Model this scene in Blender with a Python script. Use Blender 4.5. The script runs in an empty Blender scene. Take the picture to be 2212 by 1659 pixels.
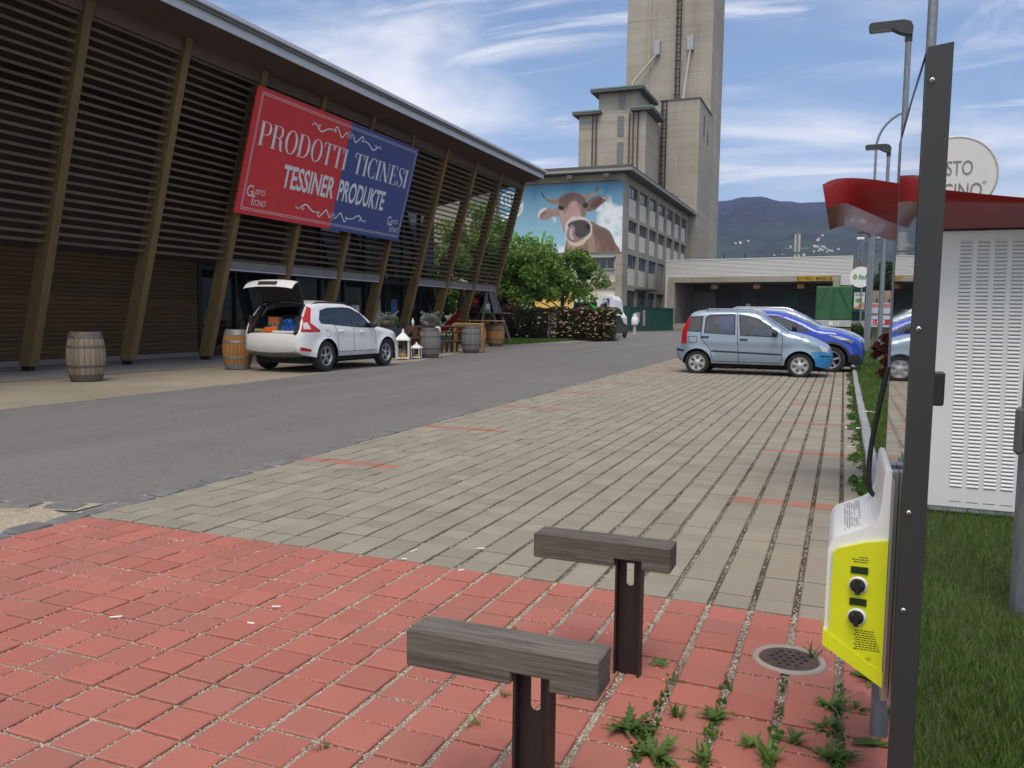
import bpy, bmesh, math, random
import numpy as np
from mathutils import Vector, Matrix
from mathutils.geometry import delaunay_2d_cdt
R = math.radians
random.seed(7); rng = np.random.default_rng(7)
scene = bpy.context.scene
col = scene.collection
# ------------------------------------------------------------------ camera
cd = bpy.data.cameras.new('camera'); cam = bpy.data.objects.new('camera', cd); col.objects.link(cam)
CAM_POS = Vector((0, 0, 1.38))
pitch, yaw, roll = R(4.81), R(21.94), R(0.75)
hv = Vector((-math.sin(yaw), math.cos(yaw), 0)); rt = Vector((math.cos(yaw), math.sin(yaw), 0)); up = Vector((0, 0, 1))
cF = hv*math.cos(pitch) - up*math.sin(pitch); cU0 = up*math.cos(pitch) + hv*math.sin(pitch)
cR = rt*math.cos(roll) + cU0*math.sin(roll); cU = -rt*math.sin(roll) + cU0*math.cos(roll)
m = Matrix((cR, cU, -cF)).transposed().to_4x4(); m.translation = CAM_POS
cam.matrix_world = m
cd.sensor_width = 36; cd.lens = 36*1769/2212; cd.clip_start = 0.05; cd.clip_end = 20000
scene.camera = cam
# ------------------------------------------------------------------ sky and sun
SUN_DIR = Vector((0.12, -0.48, 1.0)).normalized()      # towards the sun
w = bpy.data.worlds.new('World'); scene.world = w; w.use_nodes = True
nt = w.node_tree; N = nt.nodes; L = nt.links; N.clear()
out = N.new('ShaderNodeOutputWorld'); bg = N.new('ShaderNodeBackground'); bg.inputs[1].default_value = 0.12
sky = N.new('ShaderNodeTexSky'); sky.sky_type = 'NISHITA'; sky.sun_disc = False
sky.sun_elevation = math.asin(SUN_DIR.z); sky.sun_rotation = math.atan2(SUN_DIR.x, SUN_DIR.y)
sky.air_density = 1.0; sky.dust_density = 0.8; sky.ozone_density = 1.2
tc = N.new('ShaderNodeTexCoord'); sep = N.new('ShaderNodeSeparateXYZ'); L.new(tc.outputs['Generated'], sep.inputs[0])
mx = N.new('ShaderNodeMath'); mx.operation = 'MAXIMUM'; L.new(sep.outputs[2], mx.inputs[0]); mx.inputs[1].default_value = 0.0
ad = N.new('ShaderNodeMath'); ad.operation = 'ADD'; L.new(mx.outputs[0], ad.inputs[0]); ad.inputs[1].default_value = 0.16
dv = N.new('ShaderNodeVectorMath'); dv.operation = 'DIVIDE'; L.new(tc.outputs['Generated'], dv.inputs[0])
cmb = N.new('ShaderNodeCombineXYZ'); L.new(ad.outputs[0], cmb.inputs[0]); L.new(ad.outputs[0], cmb.inputs[1]); cmb.inputs[2].default_value = 1
L.new(cmb.outputs[0], dv.inputs[1])
def cloud(scale, rot, loc, lo, hi, detail=9, dist=0.6, rough=0.55):
    mp = N.new('ShaderNodeMapping'); L.new(dv.outputs[0], mp.inputs[0])
    mp.inputs['Scale'].default_value = scale; mp.inputs['Rotation'].default_value = (0, 0, rot); mp.inputs['Location'].default_value = loc
    n = N.new('ShaderNodeTexNoise'); n.inputs['Scale'].default_value = 1; n.inputs['Detail'].default_value = detail
    n.inputs['Distortion'].default_value = dist; n.inputs['Roughness'].default_value = rough; L.new(mp.outputs[0], n.inputs[0])
    r = N.new('ShaderNodeMapRange'); r.interpolation_type = 'SMOOTHSTEP'; r.inputs[1].default_value = lo; r.inputs[2].default_value = hi; L.new(n.outputs[0], r.inputs[0])
    return r.outputs[0]
c1 = cloud((0.6, 1.15, 1), R(-18), (2.1, 0.35, 0), 0.40, 0.70)
c2 = cloud((0.9, 2.7, 1), R(-25), (0.3, 5.2, 0), 0.46, 0.78, 10, 1.3, 0.62)
mxx = N.new('ShaderNodeMath'); mxx.operation = 'MAXIMUM'; L.new(c1, mxx.inputs[0]); L.new(c2, mxx.inputs[1])
mul = N.new('ShaderNodeMath'); mul.operation = 'MULTIPLY'; L.new(mxx.outputs[0], mul.inputs[0]); mul.inputs[1].default_value = 0.92
mixc = N.new('ShaderNodeMixRGB'); L.new(mul.outputs[0], mixc.inputs[0]); L.new(sky.outputs[0], mixc.inputs[1]); mixc.inputs[2].default_value = (7.9, 7.75, 7.7, 1)
L.new(mixc.outputs[0], bg.inputs[0]); L.new(bg.outputs[0], out.inputs[0])
sd = bpy.data.lights.new('sun', 'SUN'); sd.energy = 1.9; sd.angle = R(30); sd.color = (1, 0.88, 0.72)
sun = bpy.data.objects.new('sun', sd); col.objects.link(sun); sun.rotation_euler = SUN_DIR.to_track_quat('Z', 'Y').to_euler(); sun.location = (0, 0, 60)
scene.view_settings.view_transform = 'Standard'; scene.view_settings.look = 'None'; scene.view_settings.gamma = 1
scene.view_settings.use_curve_mapping = False; scene.view_settings.exposure = 0.42
scene.cycles.max_bounces = 6; scene.cycles.transparent_max_bounces = 24; scene.cycles.volume_bounces = 0
# ------------------------------------------------------------------ helpers: objects
ORG = {}
def setp(o, label=None, cat=None, group=None, kind=None):
    if label: o['label'] = label
    if cat: o['category'] = cat
    if group: o['group'] = group
    if kind: o['kind'] = kind
    return o
def thing(name, label, cat, loc=(0, 0, 0), rotz=0, group=None, world=False, scale=1):
    o = bpy.data.objects.new(name, None); col.objects.link(o); o.empty_display_size = 0.2
    o.location = loc; o.rotation_euler = (0, 0, rotz); o.scale = (scale,)*3
    setp(o, label, cat, group)
    ORG[o] = Vector(loc) if world else Vector((0, 0, 0))
    return o
def link(name, me, parent=None):
    o = bpy.data.objects.new(name, me); col.objects.link(o)
    if parent is not None:
        o.parent = parent; ORG[o] = ORG.get(parent, Vector((0, 0, 0)))
    return o
def copy_tree(o, parent=None):
    c = o.copy(); col.objects.link(c); c.parent = parent; ORG[c] = ORG.get(o, Vector((0, 0, 0)))
    for ch in KIDS.get(o, list(o.children)): copy_tree(ch, c)
    return c
KIDS = {}
class B:
    """collects geometry; build() links it as one mesh object"""
    def __init__(s): s.v = []; s.f = []; s.m = []; s.cur = 0; s.sm = []
    def mat(s, i): s.cur = i; return s
    def add(s, vs, fs, smooth=False):
        o = len(s.v); s.v.extend([tuple(p) for p in vs]); s.f.extend([tuple(i+o for i in f) for f in fs])
        s.m.extend([s.cur]*len(fs)); s.sm.extend([smooth]*len(fs)); return s
    def box(s, x0, x1, y0, y1, z0, z1, bev=0):
        if bev <= 0:
            return s.add([(x0,y0,z0),(x1,y0,z0),(x1,y1,z0),(x0,y1,z0),(x0,y0,z1),(x1,y0,z1),(x1,y1,z1),(x0,y1,z1)],
                  [(0,3,2,1),(4,5,6,7),(0,1,5,4),(1,2,6,5),(2,3,7,6),(3,0,4,7)])
        b = bev; vs = []
        for sx, X in ((1, x0), (-1, x1)):
            for sy, Y in ((1, y0), (-1, y1)):
                for sz, Z in ((1, z0), (-1, z1)):
                    vs += [(X, Y+sy*b, Z+sz*b), (X+sx*b, Y, Z+sz*b), (X+sx*b, Y+sy*b, Z)]
        bm = bmesh.new()
        for p in vs: bm.verts.new(p)
        r = bmesh.ops.convex_hull(bm, input=bm.verts); bm.verts.index_update()
        bmesh.ops.dissolve_limit(bm, angle_limit=0.01, verts=bm.verts, edges=bm.edges); bm.verts.index_update()
        s.add([v.co[:] for v in bm.verts], [[v.index for v in f.verts] for f in bm.faces]); bm.free(); return s
    def obox(s, c, ux, uy, uz, hx, hy, hz):
        c = Vector(c); ux, uy, uz = Vector(ux).normalized()*hx, Vector(uy).normalized()*hy, Vector(uz).normalized()*hz
        vs = [c+a*ux+b*uy+d*uz for d in (-1, 1) for a, b in ((-1,-1),(1,-1),(1,1),(-1,1))]
        return s.add(vs, [(0,3,2,1),(4,5,6,7),(0,1,5,4),(1,2,6,5),(2,3,7,6),(3,0,4,7)])
    def beam(s, p, q, wd, th, side=(0, 0, 1)):
        p, q = Vector(p), Vector(q); d = (q-p); l = d.length; d.normalize(); sd_ = Vector(side); a = d.cross(sd_)
        if a.length < 1e-4: a = d.cross(Vector((1, 0, 0)))
        a.normalize(); b = a.cross(d)
        return s.obox((p+q)/2, d, a, b, l/2, wd/2, th/2)
    def tube(s, pts, r, n=8, cap=True, smooth=True):
        pts = [Vector(p) for p in pts]; k = len(pts); rs = r if isinstance(r, (list, tuple)) else [r]*k
        vs = []; prev = None
        for i, p in enumerate(pts):
            t = (pts[min(i+1, k-1)]-pts[max(i-1, 0)]).normalized()
            if prev is None:
                a = t.cross(Vector((0, 0, 1))); a = a if a.length > .05 else t.cross(Vector((1, 0, 0)))
            else: a = prev - t*prev.dot(t)
            a.normalize(); prev = a; b = t.cross(a)
            vs += [p+(a*math.cos(2*math.pi*j/n)+b*math.sin(2*math.pi*j/n))*rs[i] for j in range(n)]
        fs = [(i*n+j, i*n+(j+1) % n, (i+1)*n+(j+1) % n, (i+1)*n+j) for i in range(k-1) for j in range(n)]
        s.add(vs, fs, smooth)
        if cap: s.add(vs[:n], [tuple(range(n))[::-1]]); s.add(vs[-n:], [tuple(range(n))])
        return s
    def lathe(s, prof, c=(0, 0, 0), n=24, axis='z', smooth=True, a0=0, a1=2*math.pi):
        full = abs(a1-a0-2*math.pi) < 1e-6; cols = n if full else n+1; vs = []
        for r, z in prof:
            for j in range(cols):
                a = a0+(a1-a0)*j/n; x, y = r*math.cos(a), r*math.sin(a)
                p = (x, y, z) if axis == 'z' else ((x, z, y) if axis == 'y' else (z, x, y))
                vs.append((c[0]+p[0], c[1]+p[1], c[2]+p[2]))
        fs = [(i*cols+j, i*cols+(j+1) % cols, (i+1)*cols+(j+1) % cols, (i+1)*cols+j) for i in range(len(prof)-1) for j in range(n)]
        return s.add(vs, fs, smooth)
    def prism(s, poly, fn, d0, d1):
        """poly 2D; fn(a,b,d)->3D; extruded between d0 and d1"""
        n = len(poly); vs = [fn(a, b, d0) for a, b in poly]+[fn(a, b, d1) for a, b in poly]
        return s.add(vs, [tuple(range(n))[::-1], tuple(range(n, 2*n))]+[(i, (i+1) % n, n+(i+1) % n, n+i) for i in range(n)])
    def tri(s, a, b, c): return s.add([a, b, c], [(0, 1, 2)])
    def mesh(s, name, mats, org=Vector((0, 0, 0)), smooth=None):
        me = bpy.data.meshes.new(name)
        me.from_pydata([(p[0]-org[0], p[1]-org[1], p[2]-org[2]) for p in s.v], [], s.f)
        for mt in (mats if isinstance(mats, (list, tuple)) else [mats]): me.materials.append(mt)
        me.polygons.foreach_set('material_index', s.m)
        me.polygons.foreach_set('use_smooth', s.sm if smooth is None else [smooth]*len(s.f))
        me.update(); return me
    def build(s, name, mats, parent=None, smooth=None, fix=True, org=None):
        if org is None: org = ORG.get(parent, Vector((0, 0, 0))) if parent is not None else Vector((0, 0, 0))
        me = s.mesh(name, mats, org, smooth)
        if fix:
            bm = bmesh.new(); bm.from_mesh(me); bmesh.ops.recalc_face_normals(bm, faces=bm.faces); bm.to_mesh(me); bm.free()
        return link(name, me, parent)
    def top(s, name, mats, label, cat, group=None, kind=None, smooth=None, base=None):
        org = Vector(base) if base else Vector((0, 0, 0))
        me = s.mesh(name, mats, org, smooth); bm = bmesh.new(); bm.from_mesh(me); bmesh.ops.recalc_face_normals(bm, faces=bm.faces); bm.to_mesh(me); bm.free()
        o = link(name, me); o.location = org
        return setp(o, label, cat, group, kind)
def npmesh(name, V, F, mat, k=4):
    """fast mesh from numpy arrays, F is (n,k)"""
    me = bpy.data.meshes.new(name); V = np.asarray(V, np.float32); F = np.asarray(F, np.int32)
    me.vertices.add(len(V)); me.vertices.foreach_set('co', V.ravel())
    me.loops.add(F.size); me.loops.foreach_set('vertex_index', F.ravel())
    me.polygons.add(len(F)); me.polygons.foreach_set('loop_start', np.arange(0, F.size, k, dtype=np.int32))
    me.polygons.foreach_set('loop_total', np.full(len(F), k, np.int32))
    me.polygons.foreach_set('use_smooth', np.zeros(len(F), bool))
    me.update(calc_edges=True); me.validate()
    for mt in (mat if isinstance(mat, (list, tuple)) else [mat]): me.materials.append(mt)
    return me
def project(p):
    d = Vector(p)-CAM_POS; z = d.dot(cF)
    return (0.5+1769/2212*d.dot(cR)/z, 0.5-1769/1659*d.dot(cU)/z, z) if z > 0 else (9, 9, z)
# ------------------------------------------------------------------ helpers: materials
def srgb(r, g, b, k=1.0):
    f = lambda c: (c/255/12.92 if c <= 10 else ((c/255+.055)/1.055)**2.4)*k
    return (f(r), f(g), f(b))
class Mt:
    def __init__(s, name):
        s.m = bpy.data.materials.new(name); s.m.use_nodes = True; s.nt = s.m.node_tree; s.n = s.nt.nodes; s.l = s.nt.links
        s.b = s.n['Principled BSDF']
    def new(s, t, **kw):
        n = s.n.new(t)
        for k_, v in kw.items(): setattr(n, k_, v)
        return n
    def coord(s, scale=(1, 1, 1), which='Object', rot=(0, 0, 0)):
        t = s.new('ShaderNodeTexCoord'); mp = s.new('ShaderNodeMapping'); mp.inputs['Scale'].default_value = scale; mp.inputs['Rotation'].default_value = rot
        s.l.new(t.outputs[which], mp.inputs[0]); return mp.outputs[0]
    def pos(s, scale=(1, 1, 1)):
        g = s.new('ShaderNodeNewGeometry'); mp = s.new('ShaderNodeMapping'); mp.inputs['Scale'].default_value = scale
        s.l.new(g.outputs['Position'], mp.inputs[0]); return mp.outputs[0]
    def noise(s, vec, scale=5, detail=5, rough=.55, dist=0):
        n = s.new('ShaderNodeTexNoise'); s.l.new(vec, n.inputs[0]); n.inputs['Scale'].default_value = scale; n.inputs['Detail'].default_value = detail
        n.inputs['Roughness'].default_value = rough; n.inputs['Distortion'].default_value = dist; return n.outputs[0]
    def ramp(s, v, lo, hi, a=0., b=1.):
        r = s.new('ShaderNodeMapRange'); s.l.new(v, r.inputs[0]); r.inputs[1].default_value = lo; r.inputs[2].default_value = hi; r.inputs[3].default_value = a; r.inputs[4].default_value = b; return r.outputs[0]
    def mix(s, f, a, b, mode='MIX'):
        n = s.new('ShaderNodeMixRGB', blend_type=mode)
        for i, x in enumerate((f, a, b)):
            if isinstance(x, (int, float)): n.inputs[i].default_value = x if i == 0 else (x, x, x, 1)
            elif isinstance(x, tuple): n.inputs[i].default_value = (*x[:3], 1)
            else: s.l.new(x, n.inputs[i])
        return n.outputs[0]
    def math(s, op, a, b=0.):
        n = s.new('ShaderNodeMath', operation=op)
        for i, x in enumerate((a, b)):
            if isinstance(x, (int, float)): n.inputs[i].default_value = x
            else: s.l.new(x, n.inputs[i])
        return n.outputs[0]
    def rand(s):
        a = s.new('ShaderNodeObjectInfo'); g = s.new('ShaderNodeNewGeometry')
        return s.math('FRACT', s.math('ADD', a.outputs['Random'], g.outputs['Random Per Island']))
    def color(s, c):
        if isinstance(c, tuple): s.b.inputs['Base Color'].default_value = (*c[:3], 1)
        else: s.l.new(c, s.b.inputs['Base Color'])
        return s
    def bump(s, h, strength=.3, dist=.01):
        n = s.new('ShaderNodeBump'); n.inputs['Strength'].default_value = strength; n.inputs['Distance'].default_value = dist
        s.l.new(h, n.inputs['Height']); s.l.new(n.outputs[0], s.b.inputs['Normal']); return s
    def set(s, **kw):
        for k_, v in kw.items():
            i = s.b.inputs[k_.replace('_', ' ')]
            if isinstance(v, (int, float, tuple)): i.default_value = v
            else: s.l.new(v, i)
        return s
def plain(name, c, rough=.5, metal=0, var=.12, scale=6, bump=0., bscale=60, spec=.5, dirt=0.):
    t = Mt(name); p = t.coord()
    n = t.noise(p, scale, 6); cc = t.mix(t.ramp(n, .3, .7), tuple(x*(1-var) for x in c), tuple(min(1, x*(1+var)) for x in c))
    if dirt: cc = t.mix(t.math('MULTIPLY', t.ramp(t.noise(p, scale*.37, 7), .5, .75), dirt), cc, (.09, .075, .055))
    t.color(cc).set(Roughness=rough, Metallic=metal, Specular_IOR_Level=spec)
    if bump: t.bump(t.noise(p, bscale, 4), bump, .004)
    return t.m
def wood(name, c1, c2, scale=(1, 14, 14), rough=.75, bump=.4, which='Object', dark=0):
    t = Mt(name); p = t.coord(scale, which); n = t.noise(p, 3, 8, .65, .6); n2 = t.noise(t.coord((1, 1, 1), which), 1.7, 4)
    cc = t.mix(t.ramp(n, .3, .72), c1, c2); cc = t.mix(t.ramp(n2, .35, .7, 0, .35), cc, tuple(x*.6 for x in c1))
    cc = t.mix(1.0, cc, t.mix(t.rand(), (.82,)*3, (1.12,)*3), 'MULTIPLY')
    t.color(cc).set(Roughness=rough, Specular_IOR_Level=.3).bump(n, bump, .004); return t.m
def emit_free(name, c): return plain(name, c, .6)
MAT = {}
# ------------------------------------------------------------------ ground materials
def m_asphalt():
    t = Mt('asphalt'); p = t.pos(); f = t.noise(p, 160, 3, .7); g = t.noise(p, .35, 6, .6); st = t.noise(t.pos((.25, 1.2, 1)), .5, 5)
    c = t.mix(t.ramp(f, .35, .7), (.118, .114, .110), (.205, .198, .190)); c = t.mix(t.ramp(g, .3, .7, 0, .5), c, (.185, .176, .166))
    c = t.mix(t.ramp(st, .55, .75, 0, .3), c, (.105, .10, .096))
    v = t.new('ShaderNodeTexVoronoi'); t.l.new(p, v.inputs[0]); v.inputs['Scale'].default_value = 85
    c = t.mix(t.math('MULTIPLY', t.ramp(v.outputs['Distance'], .10, .2, 1, 0), t.ramp(t.noise(p, 40, 2), .55, .65)), c, (.42, .40, .36))
    md = t.noise(p, 22, 4, .75); c = t.mix(1, c, t.mix(t.ramp(md, .3, .7), (.80,)*3, (1.18,)*3), 'MULTIPLY'); c = t.mix(1, c, t.mix(t.ramp(t.noise(t.pos((1, .12, 1)), .9, 6, .6), .3, .7), (.88,)*3, (1.10,)*3), 'MULTIPLY')
    c = t.mix(t.ramp(t.noise(p, 1.7, 3, .4), .70, .76, 0, .35), c, (.075, .07, .066))
    t.color(c).set(Roughness=.9, Specular_IOR_Level=.25).bump(f, .5, .004); return t.m
def m_concrete(name, a, b, sc=1.0, streak=0., bump=.25, stain=(.10, .085, .065), sa=.35):
    t = Mt(name); p = t.pos(); g = t.noise(p, .7*sc, 8, .62); f = t.noise(p, 60, 4)
    c = t.mix(t.ramp(g, .3, .7), a, b)
    if streak:
        s1 = t.noise(t.pos((1.1, 1.1, .055)), 1.0, 6, .65); c = t.mix(t.ramp(s1, .5, .72, 0, streak), c, stain)
        s2 = t.noise(t.pos((.02, .02, .45)), 1.0, 3); c = t.mix(t.ramp(s2, .48, .6, 0, .4), c, tuple(x*1.15 for x in b)); s3 = t.noise(t.pos((.04, .04, .9)), 1.0, 4, .8); c = t.mix(t.ramp(s3, .58, .64, 0, .35), c, tuple(x*.62 for x in a))
    if streak: zz_ = t.new('ShaderNodeSeparateXYZ'); t.l.new(p, zz_.inputs[0]); fz = t.math('ABSOLUTE', t.math('ADD', t.math('FRACT', t.math('MULTIPLY', zz_.outputs[2], .62)), -.5)); c = t.mix(t.math('MULTIPLY', t.ramp(fz, .465, .49), t.ramp(t.noise(t.pos((.3, .3, .3)), 1, 3), .35, .6, .05, .5)), c, tuple(x*.55 for x in a))
    c = t.mix(t.ramp(t.noise(p, 2.3*sc, 7, .7), .55, .8, 0, sa), c, stain)
    t.color(c).set(Roughness=.92, Specular_IOR_Level=.2).bump(f, bump, .004); return t.m
def m_paver(name, a, b, stainc, sand):
    t = Mt(name); p = t.pos(); f = t.noise(p, 220, 3, .7); rnd = t.rand()
    c = t.mix(t.ramp(f, .3, .75), a, b); c = t.mix(1, c, t.mix(rnd, (.90,)*3, (1.06,)*3), 'MULTIPLY'); r2 = t.math('FRACT', t.math('MULTIPLY', rnd, 7.31)); c = t.mix(t.ramp(r2, .6, 1.0, 0, .38), c, stainc); c = t.mix(t.math('MULTIPLY', t.ramp(t.noise(t.pos((2.2, .35, 1)), 1.0, 5, .6), .55, .75), .30), c, (.14, .115, .10))
    c = t.mix(t.ramp(t.noise(p, 1.1, 7, .65), .48, .78, 0, .55), c, stainc)
    c = t.mix(t.math('MULTIPLY', t.ramp(t.noise(p, 9, 6, .7), .6, .8), .35), c, tuple(x*.6 for x in stainc))
    sep_ = t.new('ShaderNodeSeparateXYZ'); t.l.new(p, sep_.inputs[0])
    if sand:   # dust lying on the paving by the charging post
        dx = t.math('MULTIPLY', t.math('ADD', sep_.outputs[0], .17), 1.55); dy = t.math('ADD', sep_.outputs[1], -4.45)
        d = t.math('SQRT', t.math('ADD', t.math('MULTIPLY', dx, dx), t.math('MULTIPLY', t.math('MULTIPLY', dy, .8), t.math('MULTIPLY', dy, .8))))
        d = t.math('ADD', d, t.math('MULTIPLY', t.math('ADD', t.noise(p, 4, 5), -.5), .9))
        c = t.mix(t.ramp(d, .25, .9, .9, 0), c, (.27, .235, .185))
    t.color(c).set(Roughness=.9, Specular_IOR_Level=.2).bump(f, .35, .003); return t.m
def m_gravel(name, a, b, dk, sc=90):
    t = Mt(name); p = t.pos(); v = t.new('ShaderNodeTexVoronoi'); t.l.new(p, v.inputs[0]); v.inputs['Scale'].default_value = sc
    r = t.new('ShaderNodeSeparateColor'); t.l.new(v.outputs['Color'], r.inputs[0])
    c = t.mix(t.ramp(r.outputs[0], 0, 1), a, b); c = t.mix(t.ramp(v.outputs['Distance'], .35, .6, 0, .7), c, dk)
    sx_ = t.new('ShaderNodeSeparateXYZ'); t.l.new(p, sx_.inputs[0])   # more soil in the joints near the kerb
    c = t.mix(t.ramp(t.math('ADD', t.noise(p, 3.2, 6, .7), t.ramp(sx_.outputs[0], -1.3, .2, 0, .20)), .50, .68, 0, .88), c, dk)
    t.color(c).set(Roughness=.95, Specular_IOR_Level=.1).bump(v.outputs['Distance'], .8, -.006); return t.m
def m_grass(name, a, b, c3, tip=None):
    t = Mt(name); p = t.pos(); n = t.noise(p, 1.3, 6, .65); r = t.rand()
    c = t.mix(t.ramp(n, .3, .7), a, b); c = t.mix(t.ramp(r, .55, 1, 0, .8), c, c3)
    t.color(c).set(Roughness=.7, Specular_IOR_Level=.25); return t.m
ASPH = m_asphalt()
APRON = m_concrete('apron_concrete', (.22, .195, .15), (.31, .275, .212), .8, 0, .3, (.12, .105, .085), .5)
SLAB = m_concrete('slab_concrete', (.15, .145, .135), (.22, .21, .19), .8, 0, .3, (.09, .085, .08), .5)
SAND = m_gravel('sandy_ground', (.38, .33, .25), (.5, .44, .34), (.27, .23, .17), 50)
REDP = m_paver('red_paver', (.36, .122, .094), (.445, .168, .132), (.27, .14, .115), False)
GREYP = m_paver('grey_paver', (.245, .225, .178), (.33, .303, .242), (.195, .178, .146), True)
REDM = m_paver('red_bay_paver', (.31, .145, .108), (.40, .19, .145), (.24, .175, .14), True)
JOINT = m_gravel('joint_gravel', (.42, .37, .30), (.56, .50, .42), (.15, .11, .08), 150)
JOINTD = m_gravel('joint_grit', (.24, .21, .16), (.34, .30, .24), (.075, .06, .042), 120)
COB = m_concrete('cobble_stone', (.115, .115, .12), (.20, .198, .195), 6, 0, .6, (.08, .08, .085))
MORT = m_concrete('mortar', (.30, .275, .23), (.38, .35, .30), 6, 0, .5)
KERB = m_concrete('kerb_stone', (.22, .235, .25), (.32, .335, .35), 2.5, 0, .4, (.13, .13, .125), .5)
LAWN = m_grass('lawn_soil', (.022, .038, .010), (.045, .062, .018), (.06, .06, .025))
BLADE = m_grass('grass_blade', (.035, .085, .012), (.08, .155, .024), (.15, .23, .05))
FARG = m_grass('far_ground', (.06, .085, .03), (.09, .10, .045), (.1, .09, .05))
def sheet(name, poly, z, m_, kind='structure'):
    b = B(); b.add([(x, y, z) for x, y in poly], [tuple(range(len(poly)))])
    o = b.build(name, m_); setp(o, kind=kind); return o
sheet('ground', [(-6000, -400), (6000, -400), (6000, 9000), (-6000, 9000)], -.06, FARG)
sheet('road', [(-10.72, -6), (-4.3, -6), (-4.3, 8), (-4.62, 20), (-4.95, 34), (.3, 34.5), (.3, 95), (-26, 95), (-26, 60), (-19.6, 58), (-18.0, 47.0), (-11.9, 45.3), (-14.0, 38.5), (-14.9, 34), (-13.6, 29.5), (-12.5, 25), (-11.7, 21.5), (-11.42, 19), (-10.85, 13), (-10.72, 7)], -.012, ASPH)
sheet('apron_pavement', [(-14.75, -6), (-10.5, -6), (-10.5, 13), (-11.1, 19.6), (-11.4, 22), (-12.2, 26), (-13.3, 30), (-14.5, 34.2), (-13.6, 38.6), (-13.0, 44.4), (-14.4, 44.4), (-14.75, 36)], -.016, APRON)
sheet('footway', [(-19.2, -6), (-14.6, -6), (-14.6, 36), (-14.9, 40), (-19.2, 40)], -.008, SLAB)
sheet('sand_patch', [(-9.5, 1.0), (-4.6, 1.0), (-4.6, 3.9), (-5.15, 4.0), (-5.8, 3.75), (-6.6, 3.55), (-9.5, 3.3)], -.004, SAND)
sheet('verge', [(-18.4, 36.5), (-14.75, 35.4), (-14.4, 38), (-14.1, 44.6), (-11.8, 45.6), (-12.5, 48), (-24, 50), (-26, 40)], .004, LAWN)
# ------------------------------------------------------------------ block paving
PX, PY = .193, .1785
YB = 3.89; XR = .235
def left_edge(y): return float(np.interp(y, [1, 3.3, 5.7, 8.4, 27.7, 34], [-4.55, -4.565, -4.61, -4.69, -5.13, -5.3]))
def joint_w(x): return .013+.018*max(0, min(1, (x+3.2)/3.2))     # the joints open up towards the kerb
def paver_geo(hx, hy, h=.02, bev=.006):
    V = []; 
    for z, i in ((-.03, 0), (h-bev*.7, 0), (h, bev)):
        V += [(-hx+i, -hy+i, z), (hx-i, -hy+i, z), (hx-i, hy-i, z), (-hx+i, hy-i, z)]
    F = [(8, 9, 10, 11)]+[(a*4+j, a*4+(j+1) % 4, (a+1)*4+(j+1) % 4, (a+1)*4+j) for a in (0, 1) for j in range(4)]
    return np.array(V), np.array(F)
def field(y0, y1, red):
    out_ = []
    ncol = 30; nrow = int(round((y1-y0)/PY))
    for c in range(ncol):
        xr = XR-c*PX; xl = xr-PX; jw = joint_w((xl+xr)/2)
        dyc = random.uniform(-.006, .006)
        for r in range(nrow):
            yc = (y0+(r+.5)*PY if not red else y1-(r+.5)*PY)+dyc
            le = left_edge(yc); a, b2 = xl+jw/2, xr-jw/2
            if b2 < le+.03: continue
            a = max(a, le)
            out_.append((((a+b2)/2), yc, (b2-a)/2, PY/2-(.0062 if red else .0042)-random.random()*.0015, c, r))
    return out_
def lay(items, root, matf, name):
    seen = []
    for it in items:
        u, v, z = project((it[0], it[1], .01))
        if -.03 < u < 1.03 and -.03 < v < 1.06: seen.append((z, it))
    seen.sort(key=lambda q: q[0]); near = {id(q[1]) for q in seen[:300]}
    cache = {}; VV = []; FF = []; MI = []; off = 0
    for it in items:
        x, y, hx, hy, c, r = it; tz = random.uniform(-.0035, .0035); mi = matf(c, r); a = random.uniform(-.006, .006)
        if id(it) in near:
            key = (round(hx, 3), mi)
            if key not in cache:
                V, F = paver_geo(hx, hy); cache[key] = npmesh('paver', V, F, [GREYP, REDP, REDM][mi])
            o = bpy.data.objects.new('paver', cache[key]); col.objects.link(o); o.parent = root
            o.location = (x, y, tz); o.rotation_euler = (random.uniform(-.006, .006), random.uniform(-.006, .006), a)
        else:
            V, F = paver_geo(hx, hy); V = V+np.array([x, y, tz]); VV.append(V); FF.append(F+off); off += len(V); MI.append(np.full(len(F), mi))
    if VV:
        me = npmesh('more_pavers', np.concatenate(VV), np.concatenate(FF), [GREYP, REDP, REDM])
        me.polygons.foreach_set('material_index', np.concatenate(MI).astype(np.int32)); o = link('more_pavers', me, root); o['kind'] = 'stuff'
def bed(name, y0, y1, m_, zb=.004):
    b = B(); ys = np.linspace(y0, y1, 14)
    b.add([(left_edge(y)-.01, y, zb) for y in ys]+[(XR+.02, y, zb) for y in ys], [(i, 14+i, 15+i, i+1) for i in range(13)])
    o = b.build(name, m_); setp(o, kind='structure'); return o
red_root = bed('red_pavement', .6, YB, JOINT, .0095); grey_root = bed('grey_pavement', YB, 34.4, JOINTD, .006)
MARKROWS = {13+14*i for i in range(12)}
def grey_mat(c, r):
    if r in MARKROWS:
        if c < 5: return 2
        x = XR-(c+.5)*PX
        if x < left_edge(YB+r*PY)+1.06: return 2
    return 0
DRAIN = (-.145, 3.365)
red_items = [i for i in field(.6, YB-.004, True) if math.hypot(i[0]-DRAIN[0], i[1]-DRAIN[1]) > .0]
lay(red_items, red_root, lambda c, r: 1, 'paver')
lay(field(YB+.004, 34.4, False), grey_root, grey_mat, 'paver')
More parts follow.
